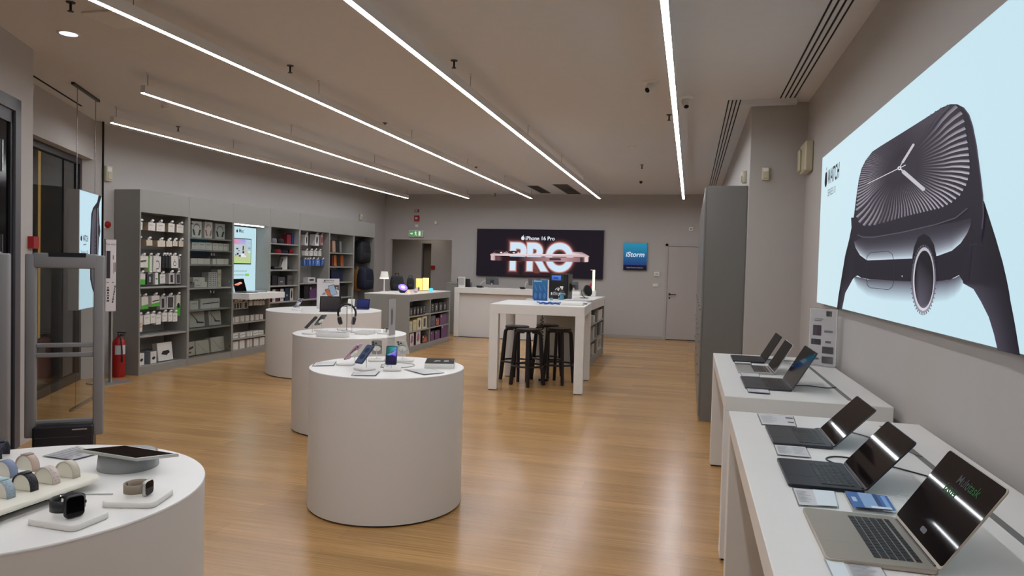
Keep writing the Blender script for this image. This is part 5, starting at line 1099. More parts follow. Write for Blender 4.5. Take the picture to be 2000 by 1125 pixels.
# seventh unit: bags
NAVY = mat('navy_bag_fabric', '#161b30', .75); BLKB = mat('black_bag_fabric', '#17181d', .7); ORB = mat('ochre_bag_fabric', '#b0722a', .7); CRM = mat('cream_strap', '#cbb58c', .7)
def bag(p, w_, h_, d_, m_, label, front=None, name='backpack', K=None):
    e = thing(name, label, 'bag', p)
    f = MB(); bm = bmesh.new(); bmesh.ops.create_cube(bm, size=1); bmesh.ops.subdivide_edges(bm, edges=list(bm.edges), cuts=5, use_grid_fill=True)
    for v in bm.verts:
        x, y, z = v.co*2; r_ = (abs(x)**5+abs(y)**3.2+abs(z)**4)**(1/4); k = 1/max(r_, .4) if r_ > 0 else 1
        mxx = max(abs(x), abs(y), abs(z)); q_ = Vector((x, y, z)).normalized()*mxx
        v.co = Vector((x*.62+q_.x*.42, y*.62+q_.y*.42, z*.62+q_.z*.42)); top = max(0, v.co.z)
        v.co = Vector((v.co.x*d_/2*(1-.18*top), v.co.y*w_/2*(1-.14*top*top), v.co.z*h_/2+h_/2))
    f.add([v.co.copy() for v in bm.verts], [[v.index for v in g.verts] for g in bm.faces], m_, True); bm.free(); f.build('main_body', e)
    f = MB(); f.T = Matrix.Translation((d_*.42, 0, 0)); f.slab(-.03, .03, -w_*.34, w_*.34, h_*.1, h_*.45, .02, m_, edge=.012); f.build('front_pocket', e)
    f = MB(); f.tube([(d_*.3+.02, -w_*.38, h_*.60), (d_*.48+.005, -w_*.2, h_*.74), (d_*.48+.008, w_*.2, h_*.74), (d_*.3+.02, w_*.38, h_*.60)], .004, DKMET, 6); f.build('zip', e)
    f = MB(); f.tube([(0, -.035, h_*.95), (0, -.03, h_+.04), (0, .03, h_+.04), (0, .035, h_*.95)], .008, front or m_, 6); f.build('grab_handle', e)
    return e
def bagat(K, x0, x1, y0, y1, X): 
    a, b = atx(*K(x0, (y0+y1)/2), X), atx(*K(x1, (y0+y1)/2), X); z1 = atx(*K((x0+x1)/2, y0), X).z; z0 = atx(*K((x0+x1)/2, y1), X).z
    return Vector((X, (a.y+b.y)/2, z0)), b.y-a.y, z1-z0
p, w_, h_ = bagat(KU6, 462, 612, 215, 560, -7.2); bag(p, w_, h_, .24, BLKB, 'black backpack hanging at the top of the last shelf unit')
hook(U7, p.y, p.z+h_+.025, -7.17, False)
p, w_, h_ = bagat(KU6, 520, 660, 622, 945, -7.09); bag(p, w_, h_, .22, NAVY, 'navy backpack hanging low in the last shelf unit')
hook(U7, p.y, p.z+h_+.025, -7.10, False)
p, w_, h_ = bagat(KU6, 445, 515, 640, 955, -7.27); e = bag(p, w_, h_, .10, ORB, 'ochre bag with cream handle hanging beside the navy backpack', CRM, 'shoulder_bag')
f = MB(); f.tube([(.06, -w_*.25, h_*.92), (.075, -w_*.25, h_*.72), (.075, 0, h_*.66), (.075, w_*.25, h_*.72), (.06, w_*.25, h_*.92)], .011, CRM, 8); f.build('carry_strap', e)
hook(U7, p.y, p.z+h_+.025, -7.17, False)
for y in (600, 230): pass

# ---------------------------------------------------------------- grey island products
KI = kk(730, 520, 6.25); XI = IX1-.03
row([(440, 474, 460, 562, 'black earphone box', '#141318', 'shapew', dict(side='#101014')), (484, 518, 455, 558, 'black earphone box', '#141318', 'shapew', dict(side='#101014')), (526, 558, 452, 555, 'black earphone box', '#141318', 'shapew', dict(side='#101014')), (566, 596, 450, 552, 'black earphone box', '#141318', 'shapew', dict(side='#101014')), (600, 632, 446, 548, 'black earphone box', '#141318', 'dots', dict(side='#101014'))], KI, XI, 'top left shelf, grey island', 'product_box', 'box', 'black boxes in the grey island', zb=IS[2]+.001, dep=.12)
row([(700, 738, 415, 525, 'black ring box', '#1a1518', 'dots', dict(side='#101014')), (745, 788, 410, 520, 'black box with white device', '#1a1518', 'shapew', dict(side='#101014')), (796, 842, 402, 512, 'black box with white device', '#1a1518', 'shapew', dict(side='#101014')), (850, 890, 396, 502, 'black box with white device', '#201a1c', 'shapew', dict(side='#101014'))], KI, XI, 'top right shelf, grey island', 'product_box', 'box', 'black boxes in the grey island', zb=IS[2]+.001, dep=.12)
row([(428, 470, 650, 768, 'pale grey box', '#b9bcbc', 'lines'), (480, 524, 632, 760, 'yellow-topped box', '#c9c09a', 'lines', dict(side='#b8a24a')), (532, 582, 608, 750, 'yellow and white box with purple device', '#d6d0b8', 'bottle', dict(side='#b8a24a')), (592, 648, 592, 738, 'cream box with dark device', '#d3ccb6', 'phone', dict(side='#c2ae5a'))], KI, XI, 'middle left shelf, grey island', 'product_box', 'box', 'pale boxes in the grey island', zb=IS[1]+.001, dep=.14)
row([(697, 752, 582, 712, 'slate blue box', '#45475c', 'lines', dict(side='#2b2c3a')), (757, 800, 618, 708, 'small red and orange box', '#7a3a3a', 'flame', dict(side='#3a1c20')), (810, 885, 562, 690, 'large plum box', '#4a2a4c', 'purple', dict(side='#26162a'))], KI, XI, 'middle right shelf, grey island', 'product_box', 'box', 'purple boxes in the grey island', zb=IS[1]+.001, dep=.14)
row([(438, 488, 845, 1000, 'white box with blue and red picture', '#cfcac8', 'splash', dict(side='#3a1c24')), (514, 568, 822, 990, 'white box with blue and red picture', '#cfcac8', 'splash', dict(side='#3a1c24')), (590, 655, 862, 955, 'dark box with pink picture', '#3a1c26', 'flame', dict(side='#1e1016'))], KI, XI, 'bottom left shelf, grey island', 'product_box', 'box', 'picture boxes in the grey island', zb=IS[0]+.001, dep=.14)
row([(692, 736, 815, 930, 'small plum box', '#4f2a50', 'purple', dict(side='#26162a')), (747, 803, 812, 920, 'small plum box', '#4a2748', 'purple', dict(side='#26162a')), (822, 892, 735, 900, 'tall plum box', '#54305a', 'purple', dict(side='#26162a'))], KI, XI, 'bottom right shelf, grey island', 'product_box', 'box', 'purple boxes in the grey island', zb=IS[0]+.001, dep=.14)
# pale island products (seen at a grazing angle)
KJ = kk(1120, 520, 6.25); XJ = JX1-.03
row([(240, 262, 565, 650, 'white box', '#d0ccc4', ''), (305, 352, 495, 610, 'white sleeve box', '#d3cfc8', '')], KJ, XJ, 'top shelf, pale island', 'product_box', 'box', 'boxes in the pale island', zb=.661, dep=.14)
row([(240, 256, 700, 845, 'white box', '#c6c2ba', ''), (305, 328, 670, 815, 'dark book', '#4b4744', 'lines', dict(lean=0)), (335, 352, 660, 790, 'pale book', '#bab5ad', '')], KJ, XJ, 'middle shelf, pale island', 'product_box', 'box', 'boxes in the pale island', zb=.391, dep=.14)
row([(232, 250, 930, 1060, 'white box', '#c6c2ba', ''), (295, 325, 880, 1040, 'pale box with dark bottle print', '#cdc8bf', 'bottle'), (328, 352, 860, 1010, 'pale box with dark bottle print', '#cdc8bf', 'bottle')], KJ, XJ, 'bottom shelf, pale island', 'product_box', 'box', 'boxes in the pale island', zb=.121, dep=.14)
# ================================================================ laptops
def laptop(X0, Y0, Y1, dep, lidlen, ang, body, label, keys=None, text=False, deck=None, z=DZ, notch=True):
    """front edge at X0 facing -x, hinge at X0+dep; ang is the lid's lean back from upright"""
    W = Y1-Y0; e = thing('laptop', label, 'laptop', (X0+dep/2, (Y0+Y1)/2, z), -PI/2, 'open laptops on the desks')
    w, d = W/2, dep/2; T = .0125
    f = MB(); f.slab(-w, w, -d, d, .0012, T, .012, body, edge=.002); b = f.build('base', e)
    f = MB()
    for sx in (-1, 1):
        for sy in (-1, 1): f.lathe([(.007, 0), (.007, .0014)], BLK, 10, (sx*(w-.03), sy*(d-.03), 0))
    f.build('rubber_feet', b)
    f = MB(); kw = w*.80; k0, k1 = -d+dep*.46, d-dep*.10
    f.slab(-kw-.003, kw+.003, k0-.003, k1+.003, T, T+.0003, .004, body if keys is None else keys); f.build('key_well', b)
    rows = 6; rh = (k1-k0)/rows
    f = MB()
    for r_ in range(rows):
        y0 = k0+rh*r_+.0012; y1 = k0+rh*(r_+1)-.0012
        if r_ == 5: y0 += .003
        if r_ == 0:
            u = 2*kw/14.5; xs = [(-kw, u), (-kw+u, u), (-kw+2*u, u), (-kw+3*u, 1.25*u), (-kw+4.25*u, 5*u), (-kw+9.25*u, 1.25*u), (-kw+10.5*u, u), (-kw+11.5*u, u), (-kw+12.5*u, u), (-kw+13.5*u, u)]
        else:
            a = [0, 2.2, 1.75, 1.5, 1, 1][r_]; n = [0, 10, 11, 12, 13, 13][r_]; u = 2*kw/(n+a+(a if r_ < 4 else .5)); xs = [(-kw, a*u)]; x = -kw+a*u
            for i in range(n): xs.append((x, u)); x += u
            xs.append((x, kw-x))
        for x, wd in xs:
            f.box(x+.0011, x+wd-.0011, y0, y1, T+.0003, T+.0014, BLK if keys is not None or deck else BLK)
    f.build('keyboard', b)
    f = MB(); f.slab(-w*.36, w*.36, -d+.006, -d+dep*.40, T, T+.0002, .006, deck or body); f.build('trackpad', b)
    f = MB(); f.tube([(-w*.86, d-.003, T-.002), (w*.86, d-.003, T-.002)], .0045, BLK, 10); f.build('hinge', b)
    # lid
    L = Matrix.Translation((0, d-.002, T-.001)) @ Matrix.Rotation(-ang, 4, 'X')
    f = MB(); f.T = L @ Matrix.Rotation(PI/2, 4, 'X') ; f.slab(-w, w, 0, lidlen, -.005, 0, .012, body, edge=.0012); l = f.build('lid', e)
    f = MB(); f.T = L @ Matrix.Rotation(PI/2, 4, 'X'); f.slab(-w+.0025, w-.0025, .010, lidlen-.0025, -.0001, .0006, .010, SCREEN); s_ = f.build('screen', l)
    if text:
        f = MB(); f.T = L @ Matrix.Rotation(PI/2, 4, 'X')
        hs = .036; t1 = text_data('Multi', .01)[2]; t2 = text_data('task', .01)[2]; x0 = -w*.18
        f.text('Multi', hs, PRL, frame((x0, lidlen*.75, .0012), (1, 0, 0), (0, 1, 0)), .01, 'LEFT', '#34373a'); f.build('screen_title', s_)
        f = MB(); f.T = L @ Matrix.Rotation(PI/2, 4, 'X'); f.text('task', hs, PRL, frame((x0+(t1+.04)*hs, lidlen*.75, .0012), (1, 0, 0), (0, 1, 0)), .01, 'LEFT', '#1f4625'); f.build('screen_title', s_)
        f = MB(); f.T = L @ Matrix.Rotation(PI/2, 4, 'X'); f.text('faster', hs, PRL, frame((x0-.03, lidlen*.60, .0012), (1, 0, 0), (0, 1, 0)), .01, 'LEFT', '#1c4522'); f.build('screen_subtitle', s_)
        f = MB(); f.T = L @ Matrix.Rotation(PI/2, 4, 'X'); f.slab(-.018, .018, .03, .044, .0008, .0011, .006, mat('screen_badge_grey', '#4a4a52', .4)); f.build('screen_badge', s_)
    return e
laptop(.330, 1.755, 2.118, .238, .238, math.radians(33), STARL, 'large starlight laptop with black keys, nearest, dark screen showing the word Multitask', deck=STARL, text=True)
laptop(.322, 2.342, 2.662, .222, .212, math.radians(40), MIDN, 'midnight blue laptop in the middle of the near desk', deck=MIDN)
laptop(.336, 2.900, 3.215, .220, .212, math.radians(43), SPACE, 'space grey laptop at the far end of the near desk', deck=SPACE)
laptop(.328, 4.238, 4.675, .255, .252, math.radians(30), SPACE, 'larger space grey laptop nearest on the far desk', deck=SPACE)
laptop(.330, 4.880, 5.270, .225, .225, math.radians(30), SILV, 'silver laptop in the middle of the far desk', deck=SILV)
laptop(.330, 5.470, 5.840, .225, .225, math.radians(30), MIDN, 'dark laptop at the far end of the far desk', deck=MIDN)

# flat things given by their corners on a surface
def plate(name, label, cat, corners, z, th, m_, group=None, decor=None, K=None, print_=None):
    pts = [atz(*(K(*c) if K else c), z) for c in corners]; n = len(pts); ctr = sum(pts, Vector())/n
    if sum(pts[i].x*pts[(i+1) % n].y-pts[(i+1) % n].x*pts[i].y for i in range(n)) < 0: pts = pts[::-1]; rev = True
    else: rev = False
    f = MB(); f.T = Matrix.Translation(-ctr)
    f.add([p for p in pts]+[p+Vector((0, 0, th)) for p in pts], [list(range(n))[::-1], list(range(n, 2*n))]+[(i, (i+1) % n, n+(i+1) % n, n+i) for i in range(n)], m_)
    if not decor:
        f.T = Matrix.Identity(4); return tag(f.build(name, origin=ctr), label, cat, group)
    e = thing(name, label, cat, ctr, 0, group); f.build(decor.get('body', 'holder'), e)
    o = [atz(*(K(*c) if K else c), z) for c in corners]
    def q(u, v, h=0): # u along corner0->1, v along corner0->3
        a = o[0].lerp(o[1], u); b = o[3].lerp(o[2], u); p = a.lerp(b, v); return p+Vector((0, 0, th+h+.0004))
    f = MB(); f.T = Matrix.Translation(-ctr)
    for (u0, v0, u1, v1, c, l) in decor['rects']: f.poly([q(u0, v0, l*.0004), q(u1, v0, l*.0004), q(u1, v1, l*.0004), q(u0, v1, l*.0004)], PRP, c)
    f.build(decor.get('print', 'printed_card'), e); return e
def lines(n, v0=.2, v1=.85, c='#8b8b8d', u0=.08, u1=.6):
    r_ = random.Random(n); return [(u0, v0+(v1-v0)*i/n, u0+(u1-u0)*r_.uniform(.5, 1), v0+(v1-v0)*i/n+.02, c, 2) for i in range(n)]
KD = kk(1380, 760, 3.082); KE = kk(1370, 580, 4.0175)
CG = 'clear price card holders on the desks'
def pc(K, corners, label, rects, z=DZ+.0005, name='price_card'):
    plate(name, label, 'price card', corners, z, .004, ACR, CG, dict(body='clear_holder', rects=[(.03, .04, .97, .96, '#cfcfd1', 0)]+rects), K)
pc(KD, [(302, 150), (525, 168), (545, 232), (330, 218)], 'clear price card at the far end of the near desk', lines(7)+[(.75, .2, .95, .3, '#3d3d40', 2), (.78, .6, .95, .7, '#3d3d40', 2)])
pc(KD, [(402, 338), (598, 352), (632, 420), (425, 402)], 'clear price card between the space grey and midnight laptops', lines(9, u1=.5)+lines(6, u0=.55, u1=.95))
pc(KD, [(512, 598), (775, 622), (798, 722), (552, 708)], 'clear price card before the starlight laptop, with a blank sheet', lines(9, u0=.06, u1=.4)+[(.48, .04, .96, .96, '#dfe8ec', 3)])
pc(KD, [(705, 1028), (1045, 1062), (1100, 1160), (760, 1150)], 'clear price card cut off by the bottom edge of the view', [(.02, .04, .33, .96, '#dfe8ec', 3)]+lines(10, u0=.38, u1=.9, v1=.9))
pc(KE, [(252, 502), (385, 508), (395, 532), (262, 528)], 'small price card before the farthest laptop', lines(4)+[(.04, .84, .96, .97, '#3d3d40', 2)])
pc(KE, [(300, 592), (452, 600), (458, 632), (318, 626)], 'small price card before the silver laptop', lines(4))
pc(KE, [(348, 712), (526, 722), (542, 768), (366, 754)], 'small price card nearest the front of the far desk', lines(6)+[(.04, .86, .96, .97, '#3d3d40', 2)])
plate('info_card', 'clear holder with a blue and white information card beside the starlight laptop', 'price card', [(822, 628), (1090, 660), (1155, 765), (880, 740)], DZ+.0005, .010, ACR, None,
      dict(body='clear_holder', rects=[(.03, .04, .97, .9, '#3d6aa8', 0), (.3, .04, .62, .9, '#8fb0d8', 1), (.62, .04, .72, .9, '#2a4a7c', 2), (.8, .1, .9, .8, '#7fa8dc', 2), (.1, .35, .2, .6, '#b7cbe6', 2), (.45, .78, .9, .9, '#dfe6ee', 3)]), KD)
# standing acrylic flyer holder on the far desk
def flyer(p, h, w_, nrm, label, paper='#c5c2c4', art=None, h0=.0, name='flyer_stand', ph=None):
    n = Vector((nrm[0], nrm[1], 0)).normalized(); u = Vector((0, 0, 1)).cross(n); e = thing(name, label, 'sign holder', p)
    B_ = frame((0, 0, 0), u, (0, 0, 1))
    f = MB(); f.T = B_; f.box(-w_/2, w_/2, .004, h, -.004, .004, ACR); f.box(-w_/2, w_/2, 0, .004, -.045, .045, ACR); f.build('clear_stand', e)
    f = MB(); f.T = B_; z0 = h0*h; f.box(-w_/2+.004, w_/2-.004, z0+.006, h-.006, .0045, .0052, PAPER); 
    def rc(a, b, c, d, col): f.poly([(-w_/2+w_*a, z0+(h-z0)*b, .0056), (-w_/2+w_*c, z0+(h-z0)*b, .0056), (-w_/2+w_*c, z0+(h-z0)*d, .0056), (-w_/2+w_*a, z0+(h-z0)*d, .0056)], PRP, col)
    rc(.04, .02, .96, .98, paper)
    for r_ in art or []: rc(*r_)
    f.build('printed_sheet', e); return e
flyer(Vector((.955, 5.53, DZ+.001)), .425, .21, (-.55, -.8), 'tall clear stand with a printed price list on the far desk by the wall', '#c3bfbf',
      [(.6, .86, .8, .95, '#4a474a'), (.2, .80, .5, .815, '#77747a'), (.2, .77, .45, .785, '#77747a'), (.15, .52, .45, .70, '#5d4d58'), (.55, .58, .85, .62, '#918d90'), (.1, .36, .45, .46, '#4f4d50'), (.6, .40, .8, .44, '#77747a'), (.5, .22, .9, .34, '#5a5759'), (.12, .1, .4, .14, '#8a878a'), (.5, .05, .9, .17, '#636063')])
def cable(name, label, pts, r, m_, group=None):
    mb = MB(); pp = []
    P = [Vector(p) for p in pts]; Q = [P[0]]+P+[P[-1]]
    for i in range(1, len(Q)-2):
        for k in range(6):
            t = k/6; a, b, c, d = Q[i-1], Q[i], Q[i+1], Q[i+2]
            pp.append(.5*((2*b)+(c-a)*t+(2*a-5*b+4*c-d)*t*t+(3*b-a-3*c+d)*t*t*t))
    pp.append(P[-1]); mb.tube(pp, r, m_, 6); return tag(mb.build(name), label, 'cable', group)
zc_ = DZ+.003
cable('charging_cable', 'black charging cable from the midnight laptop on the near desk', [(.53, 2.67, zc_), (.50, 2.74, zc_), (.56, 2.79, zc_), (.70, 2.72, zc_), (.86, 2.55, zc_)], .0026, BLK)
cable('charging_cable', 'grey charging cable from the space grey laptop on the near desk', [(.54, 3.22, zc_), (.56, 3.27, zc_), (.68, 3.25, zc_), (.78, 3.1, zc_), (.86, 2.9, zc_)], .0024, mat('cable_grey', '#77777a', .5))
cable('charging_cable', 'dark charging cable from the nearest laptop on the far desk', [(.60, 4.45, zc_), (.70, 4.5, zc_), (.80, 4.46, zc_), (.86, 4.5, zc_)], .0026, BLK)
cable('charging_cable', 'dark charging cable behind the farthest laptop', [(.58, 5.75, zc_), (.68, 5.70, zc_), (.80, 5.72, zc_), (.86, 5.66, zc_)], .0026, BLK)
KB_ = KE

# ================================================================ phones and stands
SCR_P = {}
def phone(ctr, n2, tau, backm, label, art=None, group='phones on the round tables', lens=3, w_=.072, l_=.148, name='smartphone', scr=None):
    n = Vector((n2[0], n2[1], 0)).normalized(); z = Vector((0, 0, 1)); N = n*math.cos(tau)+z*math.sin(tau); v = z*math.cos(tau)-n*math.sin(tau); u = v.cross(N)
    e = thing(name, label, 'phone', ctr, 0, group); B_ = frame((0, 0, 0), u, v)
    f = MB(); f.T = B_; f.slab(-w_/2, w_/2, -l_/2, l_/2, -.004, .004, .011, backm, edge=.0012); f.build('body', e)
    f = MB(); f.T = B_; f.slab(-w_/2+.0025, w_/2-.0025, -l_/2+.0025, l_/2-.0025, .004, .0045, .0095, scr or SCREEN); s_ = f.build('screen', e)
    if art:
        f = MB(); f.T = B_
        for j_, (pts, c) in enumerate(art): f.poly([(a*(w_-.008)/2, b*(l_-.008)/2, .0048+.00015*j_) for a, b in pts], PRL, c)
        f.build('wallpaper', s_)
    f = MB(); f.T = B_ @ Matrix.Rotation(PI, 4, 'Y')
    f.slab(-w_/2+.004, -w_/2+.040, l_/2-.044, l_/2-.004, .004, .0055, .009, backm, edge=.0006); k = f.build('camera_bump', e)
    for i, (a, b) in enumerate([(.013, -.013), (.013, -.034), (.031, -.024)][:lens]):
        f = MB(); f.T = B_ @ Matrix.Rotation(PI, 4, 'Y'); f.lathe([(.0078, .0055), (.0078, .0075), (.0062, .0080)], BLK, 20, (-w_/2+a, l_/2+b-.001, 0)); f.build('lens', k)
    return e, N, v, u
def pstand(base, ctr, N, label, rz=0, bs=.112):
    e = thing('phone_stand', label, 'phone stand', base, rz, 'white phone stands'); b = Vector(base)
    f = MB(); f.slab(-bs/2, bs/2, -bs/2, bs/2, .001, .014, .018, PLW, edge=.003); f.build('base', e)
    back = ctr-N*.0085
    f = world(e, MB()); q = back-N*.012; f.tube([Vector((q.x, q.y, b.z+.013)), Vector((q.x, q.y, q.z-.012)), q], .0028, CHROME, 8); f.build('post', e)
    f = world(e, MB()); n_ = N; u = Vector((0, 0, 1)).cross(n_).normalized(); v = n_.cross(u)
    f.T = f.T @ frame(back, u, v); f.lathe([(.027, -.005), (.028, -.003), (.028, -.001), (.026, .0)], PLW, 28); f.build('magnetic_disc', e)
R1 = Vector((.914, .406)); A1 = Vector((-.406, .914))
def dirv(r, a): return (R1.x*r+A1.x*a, R1.y*r+A1.y*a)
tau = math.radians(44)
PK = mat('pink_phone_glass', '#b08a9c', .25); BU = mat('blue_phone_glass', '#33425f', .25); GYP = mat('grey_phone_glass', '#8f8c84', .25); WHP = mat('white_phone_glass', '#c9c5bd', .25); BKP = mat('graphite_phone_glass', '#38393b', .25)
def put(cx, cy, dr, bx, by, z, m_, label, slabel, art=None, lens=3, rz=0, back=.0, scr=None, tau_=None):
    b = atz(bx, by, z); n = dirv(*dr)
    Yc = b.y+n[1]*.012; c = aty(cx, cy, Yc+back)
    e, N, v, u = phone(c, n, tau_ or tau, m_, label, art, lens=lens, scr=scr)
    pstand((b.x, b.y, z), c, N, slabel, rz)
GRN = [([(-1, .05), (-.4, .2), (.3, .35), (1, .75), (1, .93), (.9, 1), (-.9, 1), (-1, .93)], ['#12504a', '#1d6b52', '#2c7f74', '#4fa0c0', '#3d88b8', '#1c5f66', '#0d3f3a', '#0e4a43']),
       ([(-1, -.02), (-.4, .15), (.3, .3), (1, .7), (1, -.25), (.2, -.05), (-.4, -.1)], ['#3d8fae', '#7fa8d8', '#9a8fe6', '#7f6fe0', '#3c1f86', '#5b35b8', '#5548b0']),
       ([(-1, -.08), (-.5, -.08), (.2, -.1), (1, -.3), (1, -.93), (.9, -1), (-.9, -1), (-1, -.93)], ['#10182c', '#141a36', '#24184a', '#2a1650', '#10102a', '#0c0d22', '#0c0d20', '#0c0f22'])]
RINGA = [([(.62*math.cos(t*PI/10), .42+.30*math.sin(t*PI/10)) for t in range(20)], '#232c40'), ([(.62*math.cos(t*PI/10), -.32+.30*math.sin(t*PI/10)) for t in range(20)], '#232c40')]
BASEA = [([(-1, -1), (1, -1), (1, 1), (-1, 1)], '#3c4863')]
def lift(art, h=0): return art
put(764.5, 694, (-.05, -1), 766, 723, TZ, BU, 'phone facing front with a green and purple wallpaper on the phone table', 'white stand under the green and purple phone', GRN, 2, rz=math.radians(22))
put(712.5, 692, (-.72, -.68), 712, 722, TZ, BU, 'dark blue phone with round dials on screen, second from the left', 'white stand under the dark blue phone', BASEA+RINGA, 2, rz=math.radians(60))
put(690, 687, (-.86, .5), 676, 712, TZ, PK, 'pink phone seen from its edge at the left of the phone table', 'white stand under the pink phone', [([(-1, -1), (1, -1), (1, 1), (-1, 1)], ['#1a2440', '#2b3f66', '#6a7fae', '#30426c'])], 3, rz=math.radians(10))
put(736, 678, (.02, 1), 735.5, 704.5, TZ, GYP, 'grey phone seen from behind in the middle of the phone table', 'white stand under the grey phone', None, 3, rz=math.radians(20))
put(787, 678, (.28, .96), 792, 705, TZ, WHP, 'cream phone seen from behind at the right of the phone table', 'white stand under the cream phone', None, 3, rz=math.radians(15))
flyer(Vector((atz(763, 706, TZ).x, atz(763, 706, TZ).y, TZ+.001)), 1.335-TZ, .095, (.99, -.11), 'tall clear stand with a grey leaflet on the phone table', '#b9b2b2', [(.3, .3, .6, .7, '#a8a1a1')], .40)
KC = kk(590, 640, 5.882)
PG = 'clear price cards on the phone table'
def card1(K, c, label, rects=None, z=TZ+.0005, g=PG, th=.005):
    plate('price_card', label, 'price card', c, z, th, ACR, g, dict(body='clear_holder', rects=[(.05, .05, .95, .95, '#c9c9c8', 0)]+(rects or lines(4))), K)
card1(KC, [(150, 405), (400, 395), (370, 440), (112, 447)], 'clear price card leftmost on the phone table')
card1(KC, [(590, 520), (900, 508), (850, 560), (562, 555)], 'clear price card in front of the dark blue phone')
card1(KC, [(1165, 485), (1500, 480), (1640, 525), (1400, 548)], 'clear price card at the right front of the phone table')
card1(KC, [(935, 425), (1010, 428), (965, 462), (898, 460)], 'small clear price card left of the purple phone stand')
# boxed product with black top
def lidbox(name, label, bl, br, tl, z, h, side, top, deco_=None, cat='box', group=None):
    a, b = atz(*bl, z), atz(*br, z); c = atz(*tl, z+h); u = (b-a); L_ = u.length; u.normalize(); v = Vector((-u.y, u.x, 0)); c0 = Vector((c.x, c.y, z)); D = (c0-a).dot(v)
    e = thing(name, label, cat, (a+b)/2+v*D/2, math.atan2(u.y, u.x), group)
    f = MB(); f.slab(-L_/2, L_/2, -D/2, D/2, .0005, h-.001, .006, side, edge=.001); f.build('carton', e)
    f = MB(); f.slab(-L_/2+.001, L_/2-.001, -D/2+.001, D/2-.001, h-.001, h, .005, top)
    f.build('lid', e)
    f = MB()
    for pts, col in deco_ or []: f.poly([(x*L_/2, y*D/2, h+.0006) for x, y in pts], PRP, col)
    if deco_: f.build('lid_print', e)
    return e
lidbox('boxed_controller', 'white box with a black lid picturing controllers at the right of the phone table', KC(1405, 468), KC(1745, 474), KC(1460, 350), TZ, .034, PLW, mat('black_card', '#121214', .7, spec=.15),
       [([(-.45, -.3), (-.3, -.4), (-.15, -.2), (0, -.3), (.05, 0), (-.1, .2), (-.3, .2)], '#77777a'), ([(.25, -.3), (.6, -.3), (.6, .2), (.3, .2)], '#8b8b8e'), ([(.8, .3), (.86, .3), (.86, .5), (.8, .5)], '#55555a')])
cp = atz(777, 714, TZ); cable('cable_loop', 'grey cable lying in a loop on the phone table', [(cp.x+.11*math.cos(a*PI/8), cp.y+.11*math.sin(a*PI/8), TZ+.003) for a in range(-3, 11)], .0022, mat('loop_grey', '#8d8880', .5))

# second round table
R2 = Vector((.914, .406)); K2 = kk(570, 570, 8.696)
def q2(a, b): return K2(a, b)
put(*q2(325, 520), (-.9, -.42), *q2(300, 715), TZ, BKP, 'black phone leaning left on the second round table', 'white stand under the black leaning phone', None, 3)
put(*q2(487, 480), (-.75, .66), *q2(500, 665), TZ, BKP, 'dark phone seen from behind on the second round table', 'white stand under the dark phone seen from behind', None, 3)
lidbox('product_carton', 'white box with a pale purple printed lid on the second round table', q2(410, 765), q2(905, 785), q2(470, 660), TZ, .045, PLW, PAPG, [([(-.9, -.8), (.2, -.8), (.3, .9), (-.8, .9)], '#a9a2b2'), ([(.2, -.6), (.9, -.6), (.95, .2), (.3, .2)], '#2c2a30')])
lidbox('product_carton', 'flat white box right of the clear stand on the second round table', q2(1060, 722), q2(1290, 735), q2(1110, 640), TZ, .03, PLW, PAPG, [([(-.8, -.7), (.8, -.7), (.8, .8), (-.6, .8)], '#b9b4ae')])
plate('paper_sheet', 'grey card lying beside the flat white box on the second round table', 'card', [(1060, 740), (1320, 720), (1420, 770), (1150, 775)], TZ+.0005, .002, PAPG, None, None, K2)
plate('price_card', 'clear price card behind the headphones on the second round table', 'price card', [(760, 628), (930, 622), (950, 652), (780, 656)], TZ+.0005, .004, ACR, None, dict(body='clear_holder', rects=[(.05, .05, .95, .95, '#c9c9c8', 0)]+lines(3)), K2)
p = atz(*q2(930, 665), TZ)
e = thing('headphone_stand', 'thin stand with a round foot holding black headphones', 'headphone stand', p)
hp_top = aty(*q2(930, 225), p.y).z
f = MB(); f.lathe([(.05, 0), (.05, .005), (.046, .007)], SILV, 28); f.build('foot', e)
f = MB(); f.tube([(0, 0, .006), (0, 0, hp_top-TZ-.005)], .0035, STEEL, 8); f.build('pole', e)
f = MB(); f.tube([(-.03*R1.x, -.03*R1.y, hp_top-TZ-.01), (0, 0, hp_top-TZ), (.03*R1.x, .03*R1.y, hp_top-TZ-.01)], .005, STEEL, 8); f.build('cradle', e)
e = thing('headphones', 'black over-ear headphones hanging on a stand on the second round table', 'headphones', (p.x, p.y, hp_top-.17))
u3 = Vector((R1.x, R1.y, 0)); 
f = world(e, MB()); pts = []
for i in range(17):
    a = math.radians(200-220*i/16); pts.append(Vector((p.x, p.y, hp_top-.082))+u3*(.085*math.cos(a))+Vector((0, 0, .092*math.sin(a))))
f.tube(pts, .0055, BLK, 8, flat=1.8); f.build('headband', e)
for s_, lb in ((-1, 1), (1, 1)):
    c = Vector((p.x, p.y, hp_top-.155))+u3*(s_*.068); f = world(e, MB()); n_ = (u3*(-s_)).normalized()
    M_f = frame(c, Vector((0, 0, 1)).cross(n_).normalized(), Vector((0, 0, 1))+u3*(s_*.25))
    f.T = f.T @ M_f; f.T = f.T @ Matrix.Diagonal((1, 1.3, 1, 1)); f.lathe([(.020, -.018), (.030, -.012), (.031, .006), (.026, .010)], BLK, 24); k = f.build('ear_cup', e)
    f = world(e, MB()); f.T = f.T @ M_f @ Matrix.Diagonal((1, 1.3, 1, 1)); f.lathe([(.029, .009), (.031, .016), (.022, .022), (.018, .016)], BLKM, 24); f.build('ear_cushion', k)
pp = atz(*q2(1015, 690), TZ); flyer(Vector((pp.x, pp.y, TZ+.001)), 1.335-TZ, .06, (-.85, -.5), 'tall clear empty stand behind the headphones on the second round table', '#a8a6a2', None, .55)
